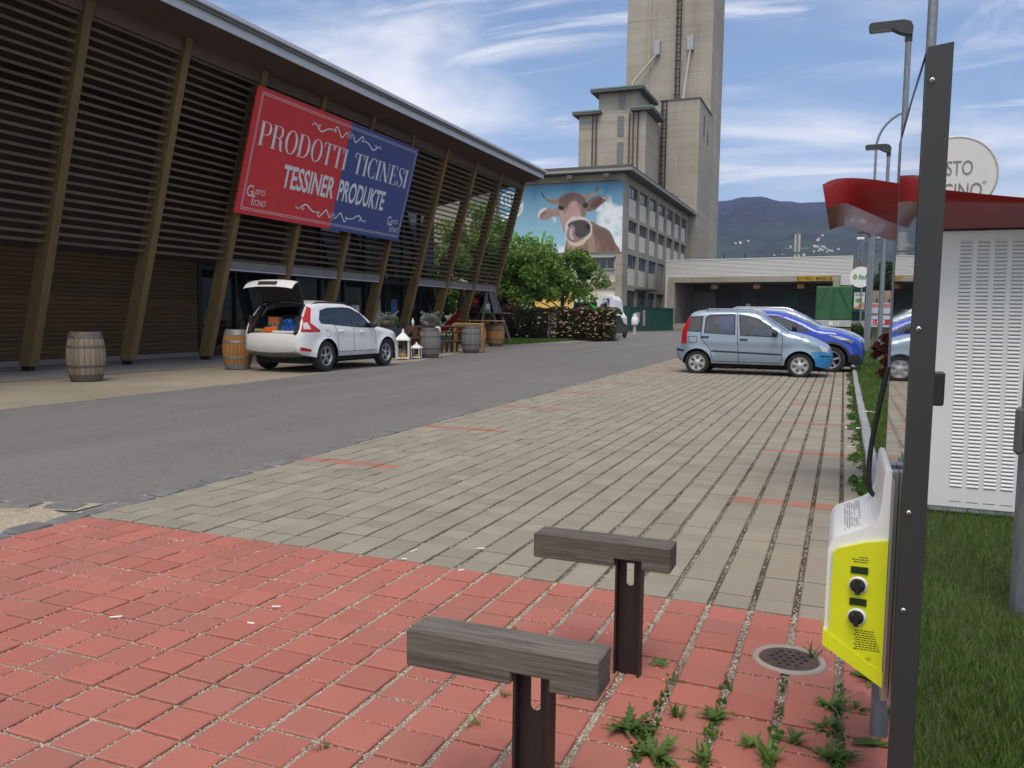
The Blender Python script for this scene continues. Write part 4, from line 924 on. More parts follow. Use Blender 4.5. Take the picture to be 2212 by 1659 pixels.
for x0, x1, mt in ((.85, 3.4, plain('roller_shutter', (.16, .155, .14), .7, var=.15, scale=2)), (3.4, 6.2, DOORK), (6.2, 7.9, DOORG), (7.9, 10.4, DOORK), (10.4, 12.2, DOORG), (12.2, 17.3, DOORK)):
    b = B(); b.box(x0+.02, x1-.02, 5.9, 5.99, 0, 4.2); b.build('loading_door', mt, shed)
b = B(); b.box(.86, 17.28, 5.86, 5.99, 4.22, 5.0); b.build('inner_lintel', plain('inner_slats', (.09, .085, .075), .8), shed)
b = B(); b.box(6.75, 7.25, 5.87, 5.895, 2.5, 2.95); b.build('notice', WHT, shed)
SGY = plain('sign_yellow', (.52, .33, .02), .55); SGO = plain('lamp_amber', (.26, .13, .03), .4)
for x in (4.94, 9.3, 13.63): b = B(); b.box(x-.35, x+.35, .3, .7, 4.35, 4.8, .05); b.build('amber_lamp', SGO, shed)
b = B(); b.box(13.38, 16.75, -.42, -.36, 5.06, 5.55); sg = b.build('yellow_sign', SGY, shed)
V, F = text_geo('RITIRO MERCE', 1, 1, 0, .025, 1.1); b = put(B(), fit(V, 13.45, 16.68, 5.12, 5.48), F, frame((0, -.45, 0), (1, 0, 0), (0, 0, 1)), 0); b.build('lettering', plain('sign_ink', (.07, .05, .012), .6), sg)
b = B(); [b.box(.9, 2.2, -.2-.3*i, .1-.3*i+.3, 0, .75-.15*i) for i in range(4)]; b.build('steps', CONC, shed)
# antenna mast far behind the shed
t = thing('antenna_mast', 'pale twin antenna mast rising over the shed roof', 'antenna', (-6.35, 120, 0))
for z0, z1 in ((8, 10.2), (10.5, 12.9)):
    for dx in (-.28, .22): b = B(); b.box(dx-.14, dx+.14, -.1, .1, z0, z1, .03); b.build('antenna_panel', plain('antenna_grey', (.44, .45, .42), .6), t)
b = B(); b.tube([(0, .2, 0), (0, .2, 13.3)], .08, 6); b.box(-1.6, 1.6, .14, .2, 11.0, 11.08); b.box(-1.3, 1.3, .14, .2, 9.0, 9.08); b.build('mast', STL, t)
# ------------------------------------------------------------------ truck, walls and signs at the back
GTARP = plain('green_tarpaulin', (.022, .105, .035), .55, var=.2, scale=1.2)
tr = thing('truck', 'lorry with green tarpaulin body backed up to the loading bay', 'truck', (-.66, 58.2, 0))
b = B(); vs = []; n = 12
b.box(-1.12, 1.12, .02, 7, 1.34, 3.55, .06); tb = b.build('tarpaulin', GTARP, tr)
for (p, q) in (((-.95, 2.1), (-.45, 3.4)), ((.95, 2.0), (.3, 3.45)), ((-.1, 1.4), (.0, 3.5))): b = B(); b.beam((p[0], .005, p[1]), (q[0], .005, q[1]), .03, .12, (0, 1, 0)); b.build('crease', GTARP, tb)
b = B(); b.box(-1.14, 1.12, -.06, .01, .9, 1.33); tg = b.build('tailboard', plain('aluminium', (.45, .45, .44), .45, .4, .1, 3), tr)
b = B(); b.box(-.26, .36, -.07, -.062, 1.0, 1.22); pl_ = b.build('logo_plate', WHT, tg); V, F = text_geo('fela', 1, 1, .25, .02); b = put(B(), fit(V, -.02, .3, 1.05, 1.19), F, frame((0, -.075, 0), (1, 0, 0), (0, 0, 1)), 0); b.build('wordmark', FELG, pl_)
b = B(); b.box(-1.1, 1.1, .1, 7, .75, .9); b.build('chassis', DARK, tr)
for x in (-.9, .9):
    for y in (1.2, 5.6): b = B(); b.lathe([(.2, -.15), (.46, -.15), (.5, -.08), (.5, .08), (.46, .15), (.2, .15), (0, .12)], (x, y, .5), 20, 'x'); b.build('wheel', DARK, tr)
b = B(); b.box(-1.1, 1.1, -.1, -.02, .66, .78); b.build('rear_bumper', plain('bumper_grey', (.3, .3, .3), .5, .3), tr)
for x in (-.9, .9): b = B(); b.box(x-.15, x+.15, -.12, -.1, .68, .76); b.build('tail_light', plain('dull_red', (.25, .02, .02), .4), tr)
t = thing('pallet_stack', 'stack of pale wooden pallets left of the green lorry', 'pallets', (-3.9, 62, 0))
for i in range(11):
    b = B(); z = i*.15; b.box(-.6, .6, -.4, .4, z+.11, z+.135); [b.box(x-.05, x+.05, -.4, .4, z, z+.11) for x in (-.55, 0, .55)]; b.build('pallet', YW, t)
GWALL = plain('dark_green_wall', (.016, .075, .068), .6, var=.15, scale=1)
gw = thing('green_wall', 'dark green wall behind the round white sign', 'wall', (.95, 64.5, 0))
b = B(); b.box(-.55, .45, 0, .3, 1.3, 3.9); b.build('panel', GWALL, gw); b = B(); b.box(-.6, .5, .0, .4, 0, 1.28); b.build('plinth', plain('pale_plinth', (.46, .44, .38), .8, var=.2), gw)
b = B(); b.box(-.55, .55, -.05, -.01, 1.95, 2.05); b.build('blue_strap', plain('teal_strap', (.05, .32, .38), .5), gw)
ds = thing('round_sign', 'round white sign with green leaf logo, left of the far lamp posts', 'sign', (.98, 63.8, 4.4))
b = B(); b.lathe([(0, .0), (.74, .0), (.74, .12), (0, .12)], (0, -.06, 0), 40, 'y', False); b.build('disc', WHT, ds)
g = G2(); g.stroke([(-.5+.36*x, .36*y) for x, y in [(.35, .75), (.32, .6), (.3, .3), (.3, 0), (.32, -.3), (.35, -.5)]], [.02, .12, .24, .3, .2, .04]); b = put(B(), np.array(g.v)+np.array([.02, -.02]), g.f, frame((0, -.065, 0), (1, 0, 0), (0, 0, 1)), 0); b.build('leaf_logo', FELG, ds)
g = G2(); g.stroke([(-.36+.0*x, .2*y-.05) for x, y in [(.35, .55), (.32, .3), (.3, 0), (.32, -.5)]], [.02, .08, .14, .03]); b = put(B(), np.array(g.v), g.f, frame((0, -.068, 0), (1, 0, 0), (0, 0, 1)), 0); b.build('leaf_core', SGY, ds)
V, F = text_geo('fela', 1, 1, .22, .02); b = put(B(), fit(V, -.16, .6, -.18, .18), F, frame((0, -.066, 0), (1, 0, 0), (0, 0, 1)), 0); b.build('wordmark', plain('logo_dark_green', (.02, .2, .09), .5), ds)
b = B(); b.tube([(.1, .1, -4.4), (.1, .1, .3)], .06, 8); b.build('sign_pole', STL, ds)
ss = thing('shop_sign', 'white upright sign reading shop with arrow, under the round white sign', 'sign', (.95, 64.0, 2.12))
b = B(); b.box(-.34, .36, -.06, 0, 0, 1.2); b.build('board', plain('sign_cream', (.70, .70, .64), .55), ss)
sfr2 = frame((0, -.065, 0), (1, 0, 0), (0, 0, 1))
V, F = text_geo('shop', 1, 1, .1, .015); b = put(B(), fit(V, -.26, .3, .9, 1.14), F, sfr2, 0); b.build('wordmark', plain('sign_grey', (.10, .10, .10), .5), ss)
b = put(B(), np.array([(-.28, .62), (-.05, .84), (-.05, .74), (.2, .74), (.2, .5), (-.05, .5), (-.05, .4)]), [(0, 1, 2, 5, 6), (2, 3, 4, 5)], sfr2, 0); b.build('arrow', FELG, ss)
b = put(B(), np.array([(-.33, .02), (.34, .02), (.34, .5), (.1, .42), (-.1, .2), (-.33, .14)]), [(0, 1, 2, 3, 4, 5)], sfr2, .002); b.build('picture', plain('sign_orange', (.62, .30, .08), .5, var=.3, scale=5), ss)
# far wall with slits and poster
fw = thing('slit_wall', 'tan wall with narrow slits behind the lamp posts', 'wall', (2.6, 67, 0))
b = B(); b.box(-1.1, 3.6, 0, .4, 0, 3.55); b.build('wall_body', plain('tan_wall', (.27, .22, .16), .85, var=.15, scale=1), fw)
for i in range(8): b = B(); x = -.8+i*.42; b.box(x-.05, x+.05, -.02, .02, 2.5, 2.95); b.build('slit', DARK, fw)
po = thing('poster_hoarding', 'colourful advertising poster with red price band behind the poles', 'poster', (2.3, 66.4, 0))
b = B(); b.box(-1.05, 1.5, 0, .05, .85, 2.62); b.build('board', plain('poster_sky', (.42, .55, .66), .6, var=.25, scale=1.5), po)
b = B(); b.box(-1.0, 1.45, -.012, -.004, 2.3, 2.55); b.build('header_band', plain('poster_red_soft', (.5, .16, .15), .6, var=.3, scale=6), po)
b = B(); b.box(-1.0, 1.45, -.012, -.004, 1.72, 1.86); b.build('branch_picture', plain('poster_brown', (.25, .11, .06), .6, var=.4, scale=5), po)
b = B(); b.box(-.62, 1.45, -.013, -.005, 1.02, 1.42); b.build('price_band', plain('poster_red', (.48, .03, .06), .5), po)
V, F = text_geo('2:10', 1, 1, 0, .03); b = put(B(), fit(V, -.58, .5, 1.06, 1.38), F, frame((0, -.02, 0), (1, 0, 0), (0, 0, 1)), 0); b.build('price', WHT, po)
for x in (-.9, 1.3): b = B(); b.box(x-.05, x+.05, .06, .12, 0, 2.6); b.build('support', STL, po)
# ------------------------------------------------------------------ gate and yard
gd = Vector((2.25, 14.3, 0)).normalized(); gn = Vector((gd.y, -gd.x, 0))
GATE = plain('gate_green', (.016, .085, .060), .5, var=.12, scale=2)
ga = thing('sliding_gate', 'dark green sheet-metal sliding gate in front of the shed', 'gate', (-18.85, 71.7, 0), math.atan2(gd.y, gd.x))
b = B(); b.box(2.1, 14.5, -.03, .03, .12, 2.22); b.build('gate_leaf', GATE, ga)
for x in np.arange(2.1, 14.6, 1.0): b = B(); b.box(x-.03, x+.03, -.07, -.031, .12, 2.24); b.build('stiffener', GATE, ga)
b = B(); b.box(2.0, 14.5, -.08, .08, 2.225, 2.3); b.box(2.0, 14.5, -.08, .08, .02, .11); b.build('rail', GATE, ga)
b = B(); b.box(.2, 1.7, -.3, .3, 0, 2.3); b.box(1.8, 2.0, -.12, .12, 0, 2.4); b.build('gate_post', GATE, ga)
b = B(); b.box(4.0, 5.1, -.05-.07, -.075, .85, 1.8); b.build('notice_board', plain('notice_grey', (.36, .38, .38), .5), ga)
b = B(); b.box(5.95, 6.5, -.12, -.075, .5, 2.0); nb = b.build('notice_strip', plain('notice_pink', (.46, .30, .30), .5, var=.6, scale=2.5), ga)
t = thing('milk_can', 'white milk churn shape on a small stand before the green gate', 'churn', (-15.4, 64.2, 0))
b = B(); b.lathe([(0, .72), (.24, .72), (.27, .78), (.27, 1.25), (.17, 1.4), (.15, 1.5), (.2, 1.56), (.1, 1.6), (0, 1.6)], n=20); b.build('can_body', WHT, t)
b = B(); b.box(-.1, .1, -.1, .1, 0, .72); b.build('stand', plain('stand_cream', (.45, .38, .3), .7, var=.3, scale=6), t)
ps = thing('parking_sign', 'square blue disabled-parking sign standing in the hedge', 'sign', (-12.9, 46.6, 0), .0)
PBL = plain('sign_blue', (.02, .06, .26), .45)
b = B(); b.box(-.28, .28, -.02, 0, 1.92, 2.5, .004); b.build('plate', WHT, ps); b = B(); b.box(-.2, .2, -.03, -.021, 2.02, 2.42); b.build('blue_field', PBL, ps)
pfr = frame((0, -.034, 0), (1, 0, 0), (0, 0, 1)); V, F = text_geo('P', 1, 1, 0, .03); b = put(B(), fit(V, -.16, .03, 2.08, 2.38), F, pfr, 0); b.build('letter', WHT, ps)
g = G2(); g.ring(.10, 2.11, .06, .06, .018, .018, 150, 400, 16); g.stroke([(.07, 2.26), (.08, 2.15), (.14, 2.14), (.16, 2.06)], .022); g.ring(.07, 2.285, .018, .018, .017, .017); b = put(B(), np.array(g.v), g.f, pfr, 0); b.build('wheelchair_symbol', WHT, ps)
for x in (-.25, .25): b = B(); b.tube([(x, .03, 0), (x, .03, 2.45)], .025, 6); b.build('sign_post', STL, ps)
# vans behind the hedge
van = thing('van', 'white van with a green flash parked behind the hedge', 'van', (-16.4, 56, 0))
vp_ = [(-1.75, .35), (-1.75, 1.6), (-1.55, 2.4), (-1.2, 2.72), (-.4, 2.9), (.6, 2.92), (1.3, 2.78), (1.5, 2.5), (1.62, 1.7), (1.9, 1.3), (1.95, .35)]
b = B(); b.prism(vp_, lambda a, c, d: (a, d, c), 0, 2.0); b.build('body', WHT, van)
b = B(); b.prism([(-1.6, 1.5), (-1.45, 2.35), (.2, 2.4), (.3, 1.5)], lambda a, c, d: (a, d, c), -.02, -.004); b.build('window', GLD, van)
b = B(); b.prism([(-1.0, 2.55), (.5, 1.95), (.8, 1.2), (.4, 1.2), (.1, 1.8), (-.3, 2.2)], lambda a, c, d: (a, d, c), -.035, -.024); b.build('green_flash', plain('flash_green', (.05, .38, .05), .5), van)
for x in (-1.1, 1.2): b = B(); b.lathe([(0, -.02), (.33, -.02), (.36, .05), (.36, .2)], (x, .0, .36), 20, 'y'); b.build('wheel', DARK, van)
v2 = thing('parked_car', 'dark car behind the right end of the hedge', 'car', (-13.95, 50.5, 0), 1.50)
b = B(); b.prism([(-2, .3), (-2, .75), (-1.6, .95), (-1.0, 1.42), (.4, 1.45), (1.1, .98), (1.9, .8), (2, .3)], lambda a, c, d: (a, d, c), -.8, .8); b.build('body', plain('dark_paint', (.05, .05, .055), .3), v2)
for x in (-1.25, 1.3):
    for y in (-.8, .8): b = B(); b.lathe([(0, -.06), (.28, -.06), (.31, .0), (.28, .06), (0, .06)], (x, y, .31), 18, 'y'); b.build('wheel', DARK, v2)
b = B(); b.prism([(-.95, .98), (-.85, 1.38), (.3, 1.4), (.9, .98)], lambda a, c, d: (a, d, c), -.806, -.801); b.build('side_window', GLD, v2)
# ------------------------------------------------------------------ vehicles
def paint_mat(name, c, rough=.28, metal=.0, flake=0., dirt=.0):
    t = Mt(name); p = t.coord(); cc = t.mix(t.ramp(t.noise(p, 3, 5), .3, .7), tuple(x*.97 for x in c), tuple(min(1, x*1.03) for x in c))
    if dirt:
        s_ = t.new('ShaderNodeSeparateXYZ'); t.l.new(p, s_.inputs[0])
        m_ = t.math('MULTIPLY', t.ramp(s_.outputs[2], .75, .3), t.ramp(t.noise(p, 5, 7, .7), .3, .7)); cc = t.mix(t.math('MULTIPLY', m_, dirt), cc, (.22, .20, .17))
    t.color(cc).set(Roughness=rough, Metallic=metal, Coat_Weight=.6, Coat_Roughness=.05); return t.m
t = Mt('car_glass'); mixs = t.new('ShaderNodeMixShader'); tr_ = t.new('ShaderNodeBsdfTransparent'); tr_.inputs[0].default_value = (.42, .47, .46, 1); gl_ = t.new('ShaderNodeBsdfGlossy'); gl_.inputs['Roughness'].default_value = .02; gl_.inputs[0].default_value = (.9, .93, .95, 1)
fr_ = t.new('ShaderNodeFresnel'); fr_.inputs[0].default_value = 1.62; t.l.new(t.ramp(fr_.outputs[0], 0, 1, .05, 1), mixs.inputs[0]); t.l.new(tr_.outputs[0], mixs.inputs[1]); t.l.new(gl_.outputs[0], mixs.inputs[2])
t.l.new(mixs.outputs[0], t.n['Material Output'].inputs[0]); CGLASS = t.m
TYRE = plain('tyre_rubber', (.020, .020, .021), .85, var=.25, bump=.3, bscale=40); TRIM = plain('black_trim', (.022, .022, .023), .55); INT = plain('car_interior', (.030, .029, .028), .8, var=.3); UNDER = plain('underbody', (.010, .010, .010), .9)
ALLOY = plain('alloy_rim', (.42, .43, .44), .35, .7, .08); HUB = plain('hubcap_silver', (.50, .50, .50), .4, .6, .08); REDL = plain('tail_lens', (.42, .012, .014), .18); AMB = plain('lens_clear', (.62, .60, .60), .15)
LENS = Mt('headlamp').color((.55, .58, .60)).set(Roughness=.08, Metallic=.6).m; SEAM = plain('panel_gap', (.015, .015, .016), .8); CHROME = plain('bright_metal', (.62, .62, .62), .2, .9, .03)
def resample(pts, d):
    out_ = []
    for i in range(len(pts)-1):
        a, b2 = np.array(pts[i], float), np.array(pts[i+1], float); n = max(1, int(round(np.linalg.norm(b2-a)/d)))
        out_ += [tuple(a+(b2-a)*j/n) for j in range(n)]
    out_.append(tuple(pts[-1])); return out_
def dist_poly(P, line):
    best = np.full(len(P), 9.)
    for i in range(len(line)-1):
        a, b2 = np.array(line[i]), np.array(line[i+1]); d = b2-a; L2 = max(1e-9, d@d)
        tt = np.clip(((P-a)@d)/L2, 0, 1); best = np.minimum(best, np.linalg.norm(P-(a+tt[:, None]*d), axis=1))
    return best
def build_car(name, label, loc, rot, scale, S, wheelm, group):
    root = thing(name, label, 'car', loc, rot, group, scale=scale)
    up_ = resample(smooth_path(S['upper'], 5), .045); W = S['W']; belt = S['belt']; tum = S['tumble']
    xr, xf = up_[0][0], up_[-1][0]; xmin = min(p[0] for p in up_); xmax = max(p[0] for p in up_); rd = S.get('round', .075)
    wl = S['wheels']; sill = S['sill']; ra = S['arch']
    # lower edge, front to rear, with wheel arches
    low = [(xf, up_[-1][1])]
    for wx, wz in sorted(wl, key=lambda q: -q[0]):
        h = math.sqrt(max(0, ra*ra-(sill-wz)**2)); low += [(wx+h, sill)]
        a0 = math.atan2(sill-wz, h); low += [(wx+ra*math.cos(a), wz+ra*math.sin(a)) for a in np.linspace(a0, math.pi-a0, 22)]
        low += [(wx-h, sill)]
    low.append((xr, up_[0][1])); low = resample(low, .05)
    outline = up_+low[1:-1]
    def wfun(P):
        P = np.asarray(P, float); x, z = P[:, 0], P[:, 1]; w_ = np.full(len(P), W)
        w_ = w_-tum*np.clip(z-belt, 0, 9)-.35*tum*np.clip(z-belt-.25, 0, 9)
        w_ = w_-.06*np.clip((.5-z)/.3, 0, 1)**2
        w_ = w_-S['tf']*np.clip((x-(xmax-S['lf']))/S['lf'], 0, 1)**2.2-S['tr']*np.clip(((xmin+S['lr'])-x)/S['lr'], 0, 1)**2.2
        w_ = w_+.012*np.exp(-((z-S.get('crease', .8))/.05)**2)
        for wx, wz in wl:     # flared arches
            d = np.hypot(x-wx, z-wz); w_ = w_+S.get('flare', .02)*np.exp(-((d-ra)/.07)**2)
        d = dist_poly(P, up_); q = np.clip(1-d/rd, 0, 1); return w_-rd*(1-np.sqrt(np.clip(1-q*q, 0, 1)))
    feats = S['feats']      # list of (part name, polygon, material)
    pts = list(outline); edges = [(i, (i+1) % len(outline)) for i in range(len(outline))]
    polys = []
    fx_ = []
    for nm, poly, mt in feats:
        if 'window' in nm and 'pillar' not in nm:
            c_ = np.mean(poly, 0); fx_.append(('seal', [tuple(c_+(np.array(p_)-c_)*np.array([1+.030/max(.1, abs(p_[0]-c_[0])), 1+.022/max(.08, abs(p_[1]-c_[1]))])) for p_ in poly], TRIM))
        fx_.append((nm, poly, mt))
    feats = sorted(fx_, key=lambda q_: q_[0] != 'seal')
    for nm, poly, mt in feats:
        q = resample(list(poly)+[poly[0]], .06)[:-1]; o = len(pts); pts += q; edges += [(o+i, o+(i+1) % len(q)) for i in range(len(q))]; polys.append((nm, poly, mt))
    gx0 = np.arange(xmin, xmax, .075); gz0 = np.arange(.1, 2, .07)
    GX, GZ = np.meshgrid(gx0, gz0); gp_ = np.stack([GX.ravel(), GZ.ravel()], 1); ok = inpoly(gp_[:, 0], gp_[:, 1], outline) & (dist_poly(gp_, outline+[outline[0]]) > .025); pts += [tuple(p) for p in gp_[ok]]
    vo, eo, fo, *_ = delaunay_2d_cdt([Vector(p) for p in pts], edges, [], 0, 1e-5)
    P2 = np.array([v[:] for v in vo]); T = np.array([f for f in fo]); cen = P2[T].mean(1)
    inside = inpoly(cen[:, 0], cen[:, 1], outline); lab = np.full(len(T), -1)
    for i, (nm, poly, mt) in enumerate(polys): lab[inpoly(cen[:, 0], cen[:, 1], poly)] = i
    wv = wfun(P2)
    parts = {}
    for s in (-1, 1):
        V3 = np.stack([P2[:, 0], s*wv, P2[:, 1]], 1)
        sel = T[inside & (lab < 0)]; b = parts.setdefault('body', B()); b.add([tuple(v) for v in V3], [tuple(f) if s < 0 else tuple(f[::-1]) for f in sel], True)
        for i, (nm, poly, mt) in enumerate(polys):
            sel = T[inside & (lab == i)]
            if len(sel):
                bb_ = B(); used = sorted(set(sel.ravel())); mp_ = {u: k_ for k_, u in enumerate(used)}; off = .004 if 'window' not in nm else -.006
                bb_.add([(V3[u][0], V3[u][1]+s*off, V3[u][2]) for u in used], [tuple(mp_[v] for v in (f if s < 0 else f[::-1])) for f in sel], True); bb_.build('window_seal' if nm == 'seal' else nm, mt, root, fix=False)
    # top strip over the car
    U = np.array(up_); wu = wfun(U); n = len(U); tg = np.gradient(U, axis=0); nr = np.stack([-tg[:, 1], tg[:, 0]], 1); nr /= np.linalg.norm(nr, axis=1)[:, None]+1e-9
    us = np.array([-1, -.97, -.9, -.78, -.5, 0, .5, .78, .9, .97, 1]); K = len(us)
    cr = np.array([S['crown'](x, z) for x, z in U])
    G = np.zeros((n, K, 3))
    for k_, u in enumerate(us):
        off = cr*(1-abs(u)**2.2); G[:, k_, 0] = U[:, 0]+nr[:, 0]*off; G[:, k_, 2] = U[:, 1]+nr[:, 1]*off; G[:, k_, 1] = wu*u
    segs = {}
    for i in range(n-1):
        md = (U[i]+U[i+1])/2; nm = S['strip'](md[0], md[1])
        for k_ in range(K-1):
            uu = abs((us[k_]+us[k_+1])/2); key = nm
            if nm is None:
                key = 'body' if (uu > .97 and md[1] > 1.3) else None
            elif nm in ('windscreen', 'rear_window') and uu > .92: key = 'body'
            if key is None: continue
            segs.setdefault(key, []).append((i, k_))
    for key, lst in segs.items():
        bb_ = parts['body'] if key == 'body' else B(); used = {}; vs = []; fs = []
        for i, k_ in lst:
            f = []
            for a, c in ((i, k_), (i, k_+1), (i+1, k_+1), (i+1, k_)):
                if (a, c) not in used: used[(a, c)] = len(vs); vs.append(tuple(G[a, c]))
                f.append(used[(a, c)])
            fs.append(tuple(f))
        bb_.add(vs, fs, True)
        if key != 'body': bb_.build(key, S['smat'][key], root, fix=True)
    parts['body'].build('body', S['paint'], root, fix=False)
    # inside and underside
    b = B(); b.box(xmin+.35, xmax-.25, -W+.2, W-.2, .2, .5); b.box(xmin+.6, xmax-.6, -W+.09, W-.09, .26, .36)
    for wx, wz in wl: b.box(wx-ra-.02, wx+ra+.02, -W+.22, W-.22, .25, .78)
    b.build('underbody', UNDER, root)
    b = B(); c0, c1 = S['cabin']; b.box(c0, c1, -W+.12, W-.12, .5, .56); b.box(c1-.12, c1+.25, -W+.14, W-.14, .56, belt-.02)
    b.build('cabin_floor', INT, root)
    for sx in S['seats']:
        for sy in (-.36, .36):
            b = B(); b.box(sx-.25, sx+.25, sy-.24, sy+.24, .5, .66, .05); b.obox((sx-.3, sy, .92), (.2, 0, 1), (0, 1, 0), (1, 0, -.2), .3, .23, .07); b.obox((sx-.38, sy, 1.30), (.2, 0, 1), (0, 1, 0), (1, 0, -.2), .08, .12, .05); b.build('seat', INT, root)
    for wx, wz in wl:
        for s in (-1, 1):
            wheelm(root, wx, s*(W-.105), wz, S['rt'], s)
    # door seams
    for line in S.get('seams', []):
        q = resample(line, .05); wq = wfun(np.array(q))
        for s in (-1, 1):
            b = B(); vs = []
            for i, (x, z) in enumerate(q):
                a, c = np.array(q[max(0, i-1)]), np.array(q[min(len(q)-1, i+1)]); tt = (c-a)/(np.linalg.norm(c-a)+1e-9); nn = np.array([-tt[1], tt[0]])*.006
                vs += [(x+nn[0], s*(wq[i]+.003), z+nn[1]), (x-nn[0], s*(wq[i]+.003), z-nn[1])]
            b.add(vs, [(2*i, 2*i+1, 2*i+3, 2*i+2) for i in range(len(q)-1)]); b.build('door_gap', SEAM, root)
    for (x, z, l) in S.get('handles', []):
        wq = wfun(np.array([(x, z)]))[0]
        for s in (-1, 1): b = B(); b.box(x-l/2, x+l/2, s*(wq+.012)-.018, s*(wq+.012)+.018, z-.022, z+.022, .012); b.build('door_handle', S['hmat'], root)
    if 'mirror' in S:
        x, z = S['mirror']; wq = wfun(np.array([(x, z)]))[0]
        for s in (-1, 1):
            b = B(); b.lathe([(0, -.13), (.05, -.125), (.085, -.06), (.09, .03), (.07, .1), (0, .12)], (x, s*(wq+.11), z), 12, 'y')
            for i, v in enumerate(b.v): b.v[i] = ((v[0]-x)*.75+x, v[1], (v[2]-z)*.95+z)
            b.tube([(x+.02, s*(wq-.03), z-.06), (x+.02, s*(wq+.05), z-.04)], .035, 6); b.build('mirror', S['mmat'], root)
    return root, wfun
def wheel_std(tyrew=.20, spokes=5, hub=ALLOY, style='spoke', rimf=.66):
    cache = {}
    def f(root, x, y, z, r, s):
        key = (s, r)
        if key not in cache:
            b = B(); hw = tyrew/2; rr = r*rimf; b.lathe([(rr, -hw*.8), (r*.86, -hw), (r*.97, -hw*.8), (r, -hw*.4), (r, hw*.4), (r*.97, hw*.8), (r*.86, hw), (rr, hw*.8)], n=40, axis='y'); tm = b.mesh('tyre', TYRE)
            b = B(); o = s*hw
            b.lathe([(rr, o*.85), (rr*.93, o*.9), (rr*.90, o*.45), (rr*.86, o*.2)], n=40, axis='y')
            if style == 'spoke':
                b.lathe([(0, o*.72), (rr*.2, o*.72), (rr*.24, o*.5)], n=20, axis='y')
                for i in range(spokes):
                    a = 2*math.pi*i/spokes; d = Vector((math.cos(a), 0, math.sin(a))); p_ = Vector((-math.sin(a), 0, math.cos(a)))
                    vs = []
                    for q, wd, oo in ((.16, .13, .68), (.55, .11, .62), (.92, .17, .66)):
                        for sg in (-1, 1): vs.append(d*rr*q+p_*rr*wd*sg+Vector((0, o*oo, 0)))
                    vs += [v-Vector((0, o*.35, 0)) for v in vs]
                    b.add(vs, [(0, 1, 3, 2), (2, 3, 5, 4), (0, 2, 8, 6), (2, 4, 10, 8), (1, 7, 9, 3), (3, 9, 11, 5)])
            else:
                b.lathe([(0, o*.95), (rr*.28, o*.95), (rr*.36, o*.80), (rr*.70, o*.86), (rr*.9, o*.9)], n=40, axis='y')
            rm = b.mesh('rim', hub)
            b = B(); b.lathe([(0, o*.18), (rr*.88, o*.18)], n=24, axis='y'); dm = b.mesh('brake_disc', UNDER)
            cache[key] = (tm, rm, dm)
            if style != 'spoke':
                b = B()
                for i in range(6):
                    for dd in (-.13, .13):
                        a = 2*math.pi*i/6+dd; d = Vector((math.cos(a), 0, math.sin(a))); b.beam(d*rr*.46+Vector((0, o*.87, 0)), d*rr*.86+Vector((0, o*.93, 0)), .022, .012, (0, 1, 0))
                cache[key] = (tm, rm, b.mesh('hubcap_slots', UNDER))
        tm, rm, dm = cache[key]
        w_ = link('wheel', tm, root); w_.location = (x, y, z); w_.rotation_euler = (0, .4*s+x, 0)
        link('rim', rm, w_); link('hubcap_slots' if style != 'spoke' else 'brake_disc', dm, w_)
    return f
